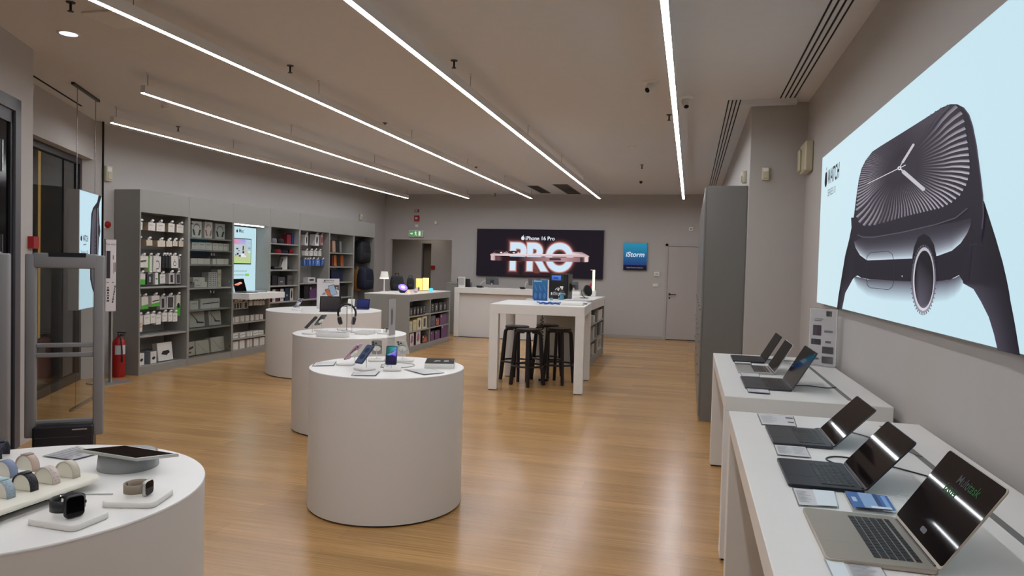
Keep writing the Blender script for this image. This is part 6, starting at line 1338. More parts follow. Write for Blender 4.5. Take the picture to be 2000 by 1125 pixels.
p = atz(*q2(1590, 715), TZ)
e = thing('watch_display', 'white watch on a small white block at the right of the second round table', 'watch', p)
f = MB(); f.slab(-.075, .05, -.045, .045, 0, .014, .015, PLW, edge=.003); f.build('display_base', e)
f = MB(); f.slab(-.02, .02, -.016, .016, .045, .058, .006, BLK, edge=.002); f.T = Matrix.Identity(4); f.build('watch_case', e)
f = MB(); f.tube([(0, -.018, .05), (0, -.03, .035), (0, -.022, .018), (0, .022, .018), (0, .03, .035), (0, .018, .05)], .011, PLW, 8, flat=.3); f.build('watch_band', e)
plate('price_card', 'clear price card at the right back of the second round table', 'price card', [(1400, 655), (1500, 650), (1520, 690), (1420, 692)], TZ+.0005, .004, ACR, None, dict(body='clear_holder', rects=[(.05, .05, .95, .95, '#c9c9c8', 0)]+lines(3)), K2)

# third round table
T3 = .88; K5 = kk(580, 540, 14.06)
def tablet(p, w_, h_, nrm, lean, frm, scrcol, label, art=None, folio=True):
    n = Vector((nrm[0], nrm[1], 0)).normalized(); e = thing('tablet', label, 'tablet', p, math.atan2(-n.x, n.y)+PI)
    # local frame: -y faces the viewer
    f = MB(); f.slab(-w_/2, w_/2, -.10, .07, .001, .008, .008, frm, edge=.001); f.build('keyboard_folio', e)
    L = Matrix.Translation((0, -.0, .009)) @ Matrix.Rotation(-lean, 4, 'X') @ Matrix.Rotation(PI/2, 4, 'X')
    f = MB(); f.T = L; f.slab(-w_/2, w_/2, 0, h_, -.006, 0, .010, frm, edge=.001); b = f.build('body', e)
    f = MB(); f.T = L; f.slab(-w_/2+.006, w_/2-.006, .006, h_-.006, 0, .0006, .007, SCREEN); s_ = f.build('screen', b)
    if art:
        f = MB(); f.T = L
        for pts, c in art: f.poly([(a*(w_/2-.008), h_/2+b*(h_/2-.008), .001) for a, b in pts], PRL, c)
        f.build('wallpaper', s_)
    return e
p = atz(*K5(790, 975), T3)
tablet(Vector((p.x, p.y+.12, T3)), .285, .215, (.45, -.9), math.radians(22), BLK, None, 'black tablet propped on its folio on the third round table', [([(-1, -.95), (.95, -.95), (.95, .95), (-1, .95)], ['#2c2326', '#241c20', '#33302f', '#3a3735']), ([(.1, -.9), (.95, -.75), (.98, -.35), (.75, -.55)], '#b7a9b4')][:1])
p = atz(*kk(440, 400, 4.019)(1060, 822), T3)
tablet(Vector((p.x, p.y+.08, T3)), .19, .155, (.3, -.95), math.radians(25), mat('navy_tablet', '#1b2450', .4), None, 'navy tablet propped up at the right of the third round table', [([(-1, -.95), (.95, -.95), (.95, .95), (-1, .95)], ['#1a1f4c', '#141a40', '#2a3068', '#232a5c'])])
# poster on the third table
pq = Vector((-5.15, 9.30, T3)); qn = Vector((-pq.x, -pq.y, 0)).normalized(); qu = Vector((0, 0, 1)).cross(qn)
e = thing('tabletop_poster', 'white poster picturing tablets standing on the third round table', 'sign', (pq.x, pq.y, T3))
def Q_(a, b, l=1): return atp(*K5(a, b), pq, qn)+qn*(l*.0012)
f = world(e, MB()); a = Q_(553, 60, 0); b = Q_(1168, 62, 0); wd_ = (b-a).dot(qu); f.T = f.T @ frame(Vector((a.x, a.y, T3+.001)), qu, (0, 0, 1)); f.box(0, wd_, 0, a.z-T3, -.02, -.001, PLW, bev=.002); f.build('easel_board', e)
f = world(e, MB())
z0_ = T3+.004
f.poly([a+qn*.0005, b+qn*.0005, Vector((b.x, b.y, z0_))+qn*.0005, Vector((a.x, a.y, z0_))+qn*.0005], PRP, '#d3cfcf')
for pts, c, l in [([(850, 260), (1020, 215), (1115, 480), (940, 545)], '#3a3c44', 1), ([(865, 270), (1012, 232), (1100, 475), (945, 530)], '#9fb4cc', 2), ([(760, 370), (860, 325), (960, 545), (850, 550)], '#4a2b22', 3), ([(775, 375), (858, 340), (905, 440), (940, 545), (850, 545)], '#c06a3c', 4),
                  ([(690, 480), (760, 425), (790, 470), (770, 500), (710, 510)], '#8c908e', 2), ([(1020, 240), (1150, 235), (1150, 380), (1060, 340)], '#4b3434', 3), ([(1070, 300), (1110, 285), (1110, 330), (1080, 330)], '#c9bdbd', 4)]:
    f.poly([Q_(*p_, l) for p_ in pts], PRP, c)
f.poly([Q_(*p_, 2) for p_ in [(700, 155), (1010, 165), (1010, 172), (700, 162)]], PRP, '#77747a'); f.build('poster_print', e)
f = world(e, MB()); t0_ = Q_(785, 128, 2); f.text('iPad mini', .034, PRP, frame(t0_, qu, (0, 0, 1)), .01, 'LEFT', '#3b3a40'); f.build('poster_title', e)
f = world(e, MB()); apple(f, frame(Q_(765, 118, 2), qu, (0, 0, 1)), .026, PRP, '#2b2a30'); f.build('logo_mark', e)
K6b = kk(500, 560, 13.33)
p = atz(*K6b(1040, 610), T3)
MRB = mat('marbled_case', '#8c88a8', .4)
if True:
    nt = MRB.node_tree; b = nt.nodes['Principled BSDF']; t = nt.nodes.new('ShaderNodeTexNoise'); t.inputs['Scale'].default_value = 45; r_ = nt.nodes.new('ShaderNodeValToRGB'); r_.color_ramp.interpolation = 'CONSTANT'
    r_.color_ramp.elements[0].color = (*lin('#242438'), 1); r_.color_ramp.elements[1].position = .47; r_.color_ramp.elements[1].color = (*lin('#cfcbdc'), 1); k_ = r_.color_ramp.elements.new(.56); k_.color = (*lin('#77739a'), 1)
    tc_ = nt.nodes.new('ShaderNodeTexCoord'); nt.links.new(tc_.outputs['Object'], t.inputs[0]); nt.links.new(t.outputs['Fac'], r_.inputs[0]); nt.links.new(r_.outputs[0], b.inputs['Base Color'])
e, N, v, u = phone(Vector((p.x+.02, p.y+.03, T3+.10)), (-.8, .3), math.radians(42), MRB, 'phone in a marbled purple and white case, leaning at the left of the third table', None, w_=.085, l_=.17)
pstand((p.x, p.y+.02, T3), Vector((p.x+.02, p.y+.03, T3+.10)), N, 'white stand under the marbled phone on the third table')
G3 = 'cards on the third round table'
for i, (c, lb) in enumerate([([(640, 545), (900, 545), (910, 580), (640, 575)], 'dark flat tablet lying left of the marbled phone'), ([(395, 530), (480, 528), (490, 560), (400, 565)], 'small white card at the left edge of the third table'), ([(1180, 520), (1340, 512), (1330, 560), (1170, 570)], 'pale card right of the marbled phone'), ([(1380, 510), (1540, 512), (1530, 560), (1360, 560)], 'pale card left of the black tablet')]):
    plate(['flat_tablet', 'display_card', 'display_card', 'display_card'][i], lb, ['tablet', 'card', 'card', 'card'][i], c, T3+.0005, .006 if i == 0 else .012, [DKMET, PLW, PAPER, PAPER][i], None if i == 0 else G3, None, K6b)
p = atz(678, 604, T3)
e = thing('white_card_stand', 'small white card stand behind the headphones on the third round table', 'sign', (p.x, p.y+.1, T3))
f = MB(); f.slab(-.06, .06, -.04, .04, 0, .006, .01, PLW); f.build('foot', e)
f = MB(); f.T = Matrix.Rotation(-.25, 4, 'X'); f.box(-.055, .055, 0, .004, .006, .15, PLW, bev=.0015); f.build('card', e)

# laptop in the third shelf unit
Kb = kk(445, 420, 6.25)
e = thing('laptop', 'dark laptop with an orange picture on the counter board of the third shelf unit', 'laptop', (-7.02, 0, zc+.001), 0, None)
a = atx(*Kb(92, 782), -7.12); b = atx(*Kb(222, 785), -7.12); c_ = atx(*Kb(265, 925), -7.05); y0_ = atx(*Kb(125, 925), -7.05).y
ycm = (y0_+c_.y)/2; e.location = (-7.0, ycm, zc+.001); hw = (c_.y-y0_)/2; hh = a.z-zc-.01
e.rotation_euler = (0, 0, PI/2+math.radians(0))
f = MB(); f.slab(-hw, hw, -.11, .11, 0, .012, .01, BLK, edge=.002); f.build('base', e)
L = Matrix.Translation((0, .10, .012)) @ Matrix.Rotation(-.30, 4, 'X') @ Matrix.Rotation(PI/2, 4, 'X')
f = MB(); f.T = L; f.slab(-hw, hw, 0, hh*1.05, -.005, 0, .008, BLK, edge=.001); k = f.build('lid', e)
f = MB(); f.T = L; f.slab(-hw+.004, hw-.004, .008, hh*1.05-.004, 0, .0006, .006, SCREEN); k = f.build('screen', k)
f = MB(); f.T = L; f.poly([(x*hw, y*hh, .0012) for x, y in [(-.85, .60), (-.3, .68), (.2, .78), (.5, .74), (.5, .62), (.1, .58), (-.3, .48), (-.8, .52)]], PRL, ['#f09a7a', '#f7c0a0', '#f6c9ae', '#eaa08a', '#c9705c', '#e9967c', '#d5705c', '#e07a60']); f.build('screen_picture', k)
for i, (c, lb) in enumerate([([(90, 905), (150, 905), (250, 935), (80, 945)], 'clear price card before the laptop on the third unit counter'), ([(330, 922), (470, 925), (480, 938), (330, 938)], 'second clear price card at the right of the third unit counter')]):
    plate('price_card', lb, 'price card', c, zc+.001, .006, ACR, 'price cards on the counter board', dict(body='clear_holder', rects=[(.05, .05, .95, .95, '#b9bcc0', 0)]), Kb)

# ================================================================ grey island top
p = atz(750, 570.5, IZ); LH = aty(750, 530, p.y).z-IZ
e = thing('table_lamp', 'small white table lamp with a cone shade at the left of the grey island', 'lamp', p)
LWM = mat('white_lamp_body', '#e2dfd8', .4); LSH = mat('white_lamp_shade', '#d9d6cf', .6, emit=.15, ecol='#fff6e8')
f = MB(); f.lathe([(.07, 0), (.07, .012), (.064, .016)], LWM, 28); f.build('base', e)
f = MB(); f.lathe([(.066, -.0), (.066, .006)], BLK, 28); f.build('foot_ring', e)
f = MB(); f.lathe([(.011, .016), (.009, LH-.10)], LWM, 14); f.build('stem', e)
f = MB(); f.lathe([(.082, LH-.12), (.060, LH-.005), (.056, LH)], LSH, 32); f.build('shade', e)
f = MB(); f.lathe([(.084, LH-.135), (.084, LH-.118)], mat('lamp_rim_glow', '#ffffff', .5, emit=.9, ecol='#fff8ee'), 32); f.build('light_rim', e)
p = atz(770, 568, IZ)+Vector((0, .12, 0)); bag(Vector((p.x, p.y, IZ+.001)), .26, .30, .15, BLKB, 'black backpack standing behind the purple projector lamp on the grey island'); bpk = p
o_ = [o for o in bpy.data.objects if o.get('label', '').startswith('black backpack standing')][0]; o_.rotation_euler = (0, 0, math.radians(-65))
p = atz(791, 566, IZ)+Vector((.0, .28, 0)); e = bag(Vector((p.x, p.y, IZ+.001)), .15, .24, .10, BLKB, 'smaller black bag right of the backpack on the grey island', name='handbag'); e.rotation_euler = (0, 0, math.radians(-65))
p = atz(786, 572, IZ)
e = thing('projector_lamp', 'black round projector lamp with a glowing purple face on the grey island', 'lamp', p, 0)
VG = mat('violet_glow', '#8a6cff', .4, emit=1.3, ecol='#7a5cf0'); VG2 = mat('violet_core', '#c8b8ff', .4, emit=1.2, ecol='#b8a4ff')
tl = Matrix.Translation((0, 0, .075)) @ Matrix.Rotation(math.radians(20), 4, 'Z') @ Matrix.Rotation(math.radians(38), 4, 'X') @ Matrix.Rotation(math.radians(14), 4, 'Y')
f = MB(); f.T = tl; f.lathe([(.03, -.06), (.07, -.045), (.085, 0), (.088, .035)], BLK, 32); f.build('housing', e)
f = MB(); f.T = tl; f.lathe([(.086, .034), (.080, .041)], VG, 32); f.build('glowing_ring', e)
f = MB(); f.T = tl; f.ell((0, 0, .040), (.045, .045, .004), VG2, 20, 6); f.build('glowing_core', e)
f = MB(); f.lathe([(.045, 0), (.05, .01), (.03, .03)], BLK, 24); f.build('foot', e)
p = atz(797.5, 573.5, IZ); e = thing('night_light', 'small peach cone night light beside the purple lamp', 'lamp', p)
f = MB(); f.lathe([(.040, 0), (.038, .02), (.006, .065)], mat('peach_glow', '#f2c3a0', .5, emit=.45, ecol='#ffc9a0'), 24); f.build('diffuser', e)
f = MB(); f.lathe([(.041, -.0), (.041, .004)], PLW, 24); f.build('base', e)
p = atz(812, 572, IZ); e = thing('plush_night_light', 'pale pink cloud shaped night light with a black disc on the grey island', 'lamp', p); PKM = mat('pale_pink_silicone', '#e3c9c6', .5)
f = MB(); f.ell((0, 0, .04), (.045, .04, .04), PKM); f.ell((.03, .01, .07), (.04, .035, .035), PKM); f.build('body', e)
f = MB(); f.ell((.06, .0, .08), (.012, .02, .03), BLK); f.build('disc', e)
YG = mat('yellow_lamp_shade', '#f0d070', .5, emit=.75, ecol='#ffd870'); YG2 = mat('pale_yellow_lamp_shade', '#f5e6a0', .5, emit=.78, ecol='#ffe490')
for (x0, x1, yt, yb, m_, lb) in ((810.8, 822, 543.5, 567.8, YG, 'left one of two glowing yellow lamp blocks on the grey island'), (823.8, 835, 542.5, 567.6, YG2, 'right one of two glowing yellow lamp blocks on the grey island')):
    a = atz(x0, yb, IZ+.004); Yv = a.y; b = aty(x1, yb, Yv); t = aty(x0, yt, Yv); e = thing('lamp_block', lb, 'lamp', ((a.x+b.x)/2, Yv+.05, IZ), math.radians(20), 'glowing yellow lamp blocks'); w2 = (b.x-a.x)/2*1.0
    f = MB(); f.slab(-w2, w2, -.045, .045, .012, t.z-IZ, .008, m_, edge=.004); f.build('diffuser', e)
    f = MB(); f.slab(-w2*1.03, w2*1.03, -.048, .048, 0, .012, .008, BLK, edge=.002); f.build('base', e)
    f = MB(); f.slab(-w2*1.0, w2*1.0, -.045, .045, t.z-IZ, t.z-IZ+.006, .008, BLK, edge=.001); f.build('cap', e)
p = atz(841.5, 570.5, IZ); e = thing('glow_cube', 'small glowing cyan cube at the right of the grey island', 'lamp', p); CY = mat('cyan_glow', '#58c8e8', .4, emit=.8, ecol='#40c0e8')
f = MB(); f.box(-.035, .035, -.035, .035, .004, .075, CY, bev=.014, seg=3); f.build('diffuser', e); f = MB(); f.slab(-.03, .03, -.03, .03, 0, .005, .01, PLW); f.build('base', e)
cable('white_cable', 'thin white cable lying behind the small lamps on the grey island', [atz(758, 572, IZ+.003), atz(764, 574, IZ+.003), atz(770, 571, IZ+.003), atz(776, 574, IZ+.003)], .003, PLW)

# ================================================================ service counter top
Kt = kk(880, 520, 11.11)
p = atz(*Kt(240, 452), CZ); e = thing('paper_display', 'small upright white price list at the left end of the service counter', 'sign holder', p)
hh = aty(*Kt(245, 228), p.y).z-CZ; ww = aty(*Kt(320, 300), p.y).x-aty(*Kt(170, 300), p.y).x
f = MB(); f.box(-ww/2, ww/2, 0, .006, .01, hh, PLW); f.build('board', e); f = MB(); f.box(-ww*.35, ww*.35, -.05, .03, 0, .01, PLW, bev=.002); f.build('foot', e)
f = MB(); f.poly([(-ww*.42, -.001, .04), (ww*.42, -.001, .04), (ww*.42, -.001, hh-.015), (-ww*.42, -.001, hh-.015)], PRP, '#c3bfba')
for i in range(7): f.poly([(-ww*.36, -.002, hh*(.3+i*.08)), (ww*(.36-.06*(i % 3)), -.002, hh*(.3+i*.08)), (ww*(.36-.06*(i % 3)), -.002, hh*(.315+i*.08)), (-ww*.36, -.002, hh*(.315+i*.08))], PRP, '#8b8782')
f.build('printed_list', e)
def monitor(xa, xb, yt, yb, yfoot, label, K, stem=True, Y=14.95, name='tablet_terminal'):
    a = aty(*K(xa, (yt+yb)/2), Y); b = aty(*K(xb, (yt+yb)/2), Y); t = aty(*K(xa, yt), Y).z; l = aty(*K(xa, yb), Y).z
    e = thing(name, label, 'screen', ((a.x+b.x)/2, Y, CZ)); w2 = (b.x-a.x)/2
    f = MB(); f.T = Matrix.Translation((0, 0, (t+l)/2-CZ)) @ Matrix.Rotation(.25, 4, 'X'); f.box(-w2, w2, -.006, .006, -(t-l)/2, (t-l)/2, mat('till_shell_grey', '#66676a', .45) if stem else DKMET, bev=.004); b_ = f.build('back_shell', e)
    f = MB(); f.T = Matrix.Translation((0, 0, (t+l)/2-CZ)) @ Matrix.Rotation(.25, 4, 'X'); f.box(-w2+.01, w2-.01, .006, .0075, -(t-l)/2+.01, (t-l)/2-.01, SCREEN); f.build('screen', b_)
    if stem:
        f = MB(); f.T = Matrix.Translation((0, 0, (t+l)/2-CZ)) @ Matrix.Rotation(.25, 4, 'X'); f.box(-w2*.25, w2*.25, -.05, -.007, -.07, .02, DKMET, bev=.006); f.build('bracket', e)
        f = MB(); f.box(-.02, .02, -.04, .02, .008, (t+l)/2-CZ-.02, SILV, bev=.003); f.build('stem', e)
        f = MB(); f.slab(-.07, .07, -.08, .06, 0, .01, .02, SILV, edge=.002); f.build('foot', e)
    else:
        f = MB(); f.slab(-w2, w2, -.02, .16, 0, .01, .008, DKMET); f.build('foot', e)
    return e
monitor(150, 430, 262, 445, 0, 'dark open laptop behind the price list on the service counter', Kt, False, 14.85, 'till_laptop')
monitor(765, 1045, 228, 395, 470, 'grey till screen on a stem seen from behind on the service counter', Kt)
monitor(1690, 1960, 258, 420, 470, 'second grey till screen partly hidden behind the blue booklet', Kt)
Kh = kk(1030, 520, 9.376)
monitor(775, 935, 278, 425, 470, 'grey till screen behind the black round lamp, farthest to the right', Kh, Y=14.95)
for (x0, x1, y0_, y1_, lb) in ((570, 700, 412, 458, 'small black card reader on the service counter left of the till screen'), (1510, 1610, 440, 488, 'small black card reader on the service counter beside the blue booklet')):
    a = aty(*Kt(x0, y1_), 14.75); b = aty(*Kt(x1, y1_), 14.75); e = thing('card_reader', lb, 'card reader', ((a.x+b.x)/2, 14.75, CZ), 0, 'card readers on the counter'); w2 = (b.x-a.x)/2
    f = MB(); f.T = Matrix.Rotation(-.15, 4, 'X'); f.slab(-w2, w2, -.06, .08, .012, .04, .01, BLK, edge=.004); f.build('body', e); f = MB(); f.slab(-w2*.8, w2*.8, -.05, .06, 0, .016, .01, BLK); f.build('cradle', e)
cable('white_cable', 'white cable curving up to the grey till screen on the counter', [aty(*Kt(640, 400), 14.85), aty(*Kt(680, 350), 14.85), aty(*Kt(755, 308), 14.88)], .006, PLW)
cable('white_cable', 'white cable curving up to the screen behind the blue booklet', [aty(*Kt(1620, 450), 14.85), aty(*Kt(1630, 370), 14.85), aty(*Kt(1680, 335), 14.88)], .006, PLW)

# ================================================================ things on the high table and the pale island
def tb(y0): pass
pB = atz(*Kh(235, 648), JZ); BLU = mat('blue_print', '#2b6aa0', .4)
e = thing('blue_booklet', 'upright blue booklet with icons standing behind the high table', 'booklet', (pB.x, pB.y, JZ))
bw = aty(*Kh(390, 450), pB.y).x-aty(*Kh(95, 450), pB.y).x; bh = aty(*Kh(235, 250), pB.y).z-JZ
f = MB(); f.box(-bw/2, bw/2, 0, .012, .0, bh, PLW); f.build('board', e)
f = MB(); 
for i in range(6):
    c0, c1_ = [mixc('#27559a', '#2a7ab0', k/6) for k in (i, i+1)]; f.poly([(-bw/2+.003, -.001, bh*i/6), (bw/2-.015, -.001, bh*i/6), (bw/2-.015, -.001, bh*(i+1)/6), (-bw/2+.003, -.001, bh*(i+1)/6)], PRP, [c0, c0, c1_, c1_])
for i in range(3):
    for j in range(2):
        cx_, cz_ = -bw*.30+bw*.28*i, bh*(.27+.36*j); f.poly([(cx_+.022*math.cos(t*PI/4+j), -.002, cz_+.05*math.sin(t*PI/4)) for t in range(8)], PRP, '#4a86bf')
f.build('cover_print', e)
f = MB(); f.text('iStorm', .045, PRP, frame((-bw*.42, -.002, bh*.90), (1, 0, 0), (0, 0, 1)), .015, 'LEFT', '#d5dfe8'); f.build('cover_title', e)
def bottle(x, yb, yt, col, label, spray=False):
    p = atz(*Kh(x, yb), JZ); H_ = aty(*Kh(x, yt), p.y).z-JZ; e = thing('spray_bottle' if spray else 'cleaner_bottle', label, 'bottle', p, 0, None if spray else 'small cleaner bottles')
    bodyh = H_*(.62 if spray else .66); r = .034 if spray else .027
    f = MB(); f.lathe([(r*.9, 0), (r, .006), (r, bodyh*.8), (r*.45, bodyh), (r*.4, bodyh+.01)], ACR, 24); f.build('bottle_body', e)
    f = MB(); f.lathe([(r*.86, .004), (r*.93, .01), (r*.93, bodyh*(.55 if spray else .45))], mat('blue_liquid' if spray else 'pale_blue_liquid', '#3f9cc0' if spray else '#8fb6cc', .1), 24); f.build('liquid', e)
    if spray:
        f = MB(); f.lathe([(r*.42, bodyh+.005), (r*.42, bodyh+.03)], PLW, 16); f.box(-.035, .02, -.012, .012, bodyh+.03, bodyh+.055, PLW, bev=.006); f.build('spray_head', e)
        f = MB(); f.tube([(-.025, 0, bodyh+.035), (-.045, 0, bodyh+.01), (-.055, 0, bodyh-.02)], .005, PLW, 8); f.build('trigger', e)
    else:
        f = MB(); f.lathe([(r*.46, bodyh+.002), (r*.42, H_*.9), (r*.2, H_)], PLW, 16); f.build('cap', e)
bottle(440, 622, 475, '', 'small pale blue bottle beside the blue booklet'); bottle(590, 612, 485, '', 'small blue bottle in front of the spray bottle')
bottle(628, 616, 318, '', 'spray bottle of blue liquid with a white trigger head', True)
# printer-like kiosk on the pale island
p0 = atz(*Kh(400, 600), JZ); Yk = 11.25; a = aty(*Kh(395, 400), Yk); b = aty(*Kh(675, 400), Yk); t = aty(*Kh(500, 135), Yk).z
e = thing('kiosk_machine', 'black boxy machine with a small blue screen behind the spray bottle', 'machine', ((a.x+b.x)/2, Yk+.2, JZ)); w2 = (b.x-a.x)/2; KH_ = t-JZ
f = MB(); f.box(-w2, w2+.06, -.2, .25, 0, KH_, BLK, bev=.012); f.build('housing', e)
f = MB(); f.box(-w2+.015, w2-.01, -.206, -.2, KH_*.70, KH_*.96, DKMET, bev=.002); d_ = f.build('control_panel', e)
f = MB(); f.poly([(-w2*.65, -.2075, KH_*.74), (w2*.55, -.2075, KH_*.74), (w2*.55, -.2075, KH_*.93), (-w2*.65, -.2075, KH_*.93)], PRL, ['#2a55b0', '#3a66c0', '#5f8ae0', '#4a78d4'])
f.poly([(-w2*.4, -.209, KH_*.79), (w2*.2, -.209, KH_*.79), (w2*.2, -.209, KH_*.86), (-w2*.4, -.209, KH_*.86)], PRL, '#2a4690'); f.build('display', d_)
f = MB(); f.text('iStorm', .075, PRL, frame((-w2*.45, -.2012, KH_*.16), (1, 0, 0), (0, 0, 1)), .03, 'LEFT', '#8f8f95'); f.build('front_lettering', e)
f = MB(); f.tube([(-.02, -.203, KH_*.36), (.0, -.203, KH_*.42), (.03, -.203, KH_*.44), (.045, -.203, KH_*.40), (.03, -.203, KH_*.36), (.01, -.203, KH_*.37)], .007, PLW, 6); f.build('front_emblem', e)
# black round lamp and headphones
def stick(K, x, y, z, Y=None): return atz(*K(x, y), z)
p = atz(*Kh(1060, 585), HZ) if False else atz(*Kh(1060, 585), JZ)
e = thing('round_black_speaker', 'round black shade on a bent stand at the right of the pale island', 'lamp', (p.x, p.y, JZ))
cz_ = aty(*Kh(1110, 445), p.y)
f = MB(); f.T = Matrix.Translation(Vector((cz_.x-p.x, 0, cz_.z-JZ))) @ Matrix.Rotation(math.radians(60), 4, 'Z') @ Matrix.Rotation(math.radians(72), 4, 'X'); f.lathe([(.04, -.06), (.075, -.045), (.098, -.01), (.102, .0), (.095, .012)], BLK, 32); f.build('shade', e)
f = MB(); f.tube([(0, 0, .008), (-.06, 0, .05), (-.07, 0, .13), (-.01, .0, cz_.z-JZ)], .006, BLK, 8); f.build('stand_arm', e)
f = MB(); f.lathe([(.07, 0), (.07, .008)], BLK, 24, (-.02, 0, 0)); f.build('foot', e)
p = atz(*Kh(775, 590), JZ)+Vector((0, -.16, 0)); e = thing('round_mirror_stand', 'black oval disc on a stand right of the kiosk machine', 'stand', (p.x, p.y, JZ)); cz_ = aty(*Kh(775, 390), p.y)
f = MB(); f.T = Matrix.Translation((0, 0, cz_.z-JZ)) @ Matrix.Rotation(math.radians(55), 4, 'Z') @ Matrix.Rotation(PI/2, 4, 'X'); f.lathe([(.07, -.012), (.092, -.008), (.092, .008), (.07, .012)], BLK, 32); f.build('disc', e)
f = MB(); f.tube([(0, 0, .006), (.015, 0, .06), (0, 0, cz_.z-JZ-.08)], .006, DKMET, 8); f.build('stem', e); f = MB(); f.lathe([(.06, 0), (.06, .006)], DKMET, 24); f.build('foot', e)
p = atz(*Kh(1205, 555), JZ); e = thing('light_stick', 'slim white upright lamp with a short arm at the back of the pale island', 'lamp', (p.x, p.y, JZ)); tz_ = aty(*Kh(1190, 75), p.y).z-JZ
f = MB(); f.box(-.022, .022, -.01, .01, .01, tz_, mat('light_stick_glow', '#f0f0e0', .5, emit=.8, ecol='#f4f6dc'), bev=.003); f.build('light_column', e)
f = MB(); f.box(-.06, .022, -.012, .012, tz_, tz_+.012, PLW, bev=.003); f.build('arm', e); f = MB(); f.box(-.04, .05, -.04, .04, 0, .11, PLW, bev=.006); f.build('base_block', e)
p = atz(*Kh(1165, 540), JZ)-Vector((0, .1, 0)); e = thing('toy_figure', 'small red and green toy in front of the white upright lamp', 'toy', (p.x, p.y, JZ))
f = MB(); f.ell((0, 0, .20), (.018, .018, .04), mat('toy_red', '#b52a3a', .5)); f.build('red_top', e); f = MB(); f.tube([(0, 0, 0), (.01, 0, .08), (0, 0, .17)], [.008, .01, .006], mat('toy_green', '#9ab32a', .5), 8); f.build('stem', e)
f = MB(); f.ell((-.03, 0, .13), (.03, .01, .015), mat('toy_green', '#9ab32a')); f.ell((.03, 0, .12), (.03, .01, .015), mat('toy_green', '#9ab32a')); f.build('leaves', e)
GT_ = 'boxes on the high table'
def boxat(name, label, K, x0, x1, yb, yt, z, dep, m_, top=None, cat='box', group=None):
    p = atz(*K((x0+x1)/2, yb), z); a = aty(*K(x0, yb), p.y); b = aty(*K(x1, yb), p.y); h = max(.006, aty(*K(x0, yt), p.y).z-aty(*K(x0, yb), p.y).z)
    e = thing(name, label, cat, (p.x, p.y+dep/2, z), 0, group); w2 = (b.x-a.x)/2
    f = MB(); f.slab(-w2, w2, -dep/2, dep/2, .0005, h, .004, m_, edge=.0008); f.build('carton', e)
    f = MB(); f.slab(-w2+.004, w2-.004, -dep/2+.004, dep/2-.004, h, h+.0006, .003, top or PAPG); f.build('lid_sheet', e)
boxat('flat_box', 'flat white box at the right front of the high table', Kh, 615, 1010, 722, 668, HZ, .16, PLW, PAPER, group=GT_)
boxat('flat_box', 'flat pale tray behind the white box on the high table', Kh, 690, 1170, 640, 612, JZ, .10, PAPG, PAPG, group=GT_)
boxat('white_case', 'white rounded case on the pale island before the till screen', Kh, 790, 960, 545, 470, JZ, .12, PLW, PLW)
boxat('white_riser', 'low white riser at the left back of the high table', Kh, -20, 95, 645, 600, JZ, .10, PLW, PLW)
boxat('small_gadget', 'small dark gadget at the right corner of the high table', Kh, 1035, 1090, 700, 680, HZ, .05, BLK, BLK, cat='gadget')
TQ = mat('blue_cord', '#1f5fa8', .6)
pts = []
rr = random.Random(3); pc0 = atz(*Kh(360, 690), HZ+.006)
for i in range(70):
    a = i*.55; pts.append(Vector((pc0.x-.13+.30*i/70+.03*math.cos(a*1.3), pc0.y+.045*math.sin(a), HZ+.007+.010*(1+math.sin(a*.7)))))
mb = MB(); mb.tube(pts, .0065, TQ, 6); tag(mb.build('blue_cable'), 'tangled blue cord lying in front of the blue booklet', 'cable')

# ================================================================ watch table in the foreground
K4 = kk(0, 840, 3.948); K4b = kk(0, 860, 7.5)
ZT = TZ+.034
pa, pbb = atz(*K4b(0, 1040), ZT), atz(*K4b(1580, 500), ZT); td = (pbb-pa).normalized(); tn = Vector((-td.y, td.x, 0))
back = atz(*K4(610, 295), ZT)
Wt = (back-pa).dot(tn)
e0 = pbb+td*.0; Lt = 1.0; ang = math.atan2(td.y, td.x)
Dt = max(.22, abs(Wt)+.02)
Lt = .62; Dt += .03
cen = e0-td*(Lt/2)+tn*(Dt/2)
TRAY = mat('tray_cream_white', '#e8e4d6', .35)
e = thing('band_tray', 'long white raised tray holding arched watch bands on the watch table', 'tray', (cen.x, cen.y, TZ), ang)
f = MB(); f.slab(-Lt/2, Lt/2, -Dt/2, Dt/2, .020, .034, .045, TRAY, seg=10, edge=.005); f.build('tray_plate', e)
f = MB(); f.slab(-Lt/2+.06, Lt/2-.06, -Dt/2+.05, Dt/2-.05, 0, .020, .02, DARK); f.build('riser', e)
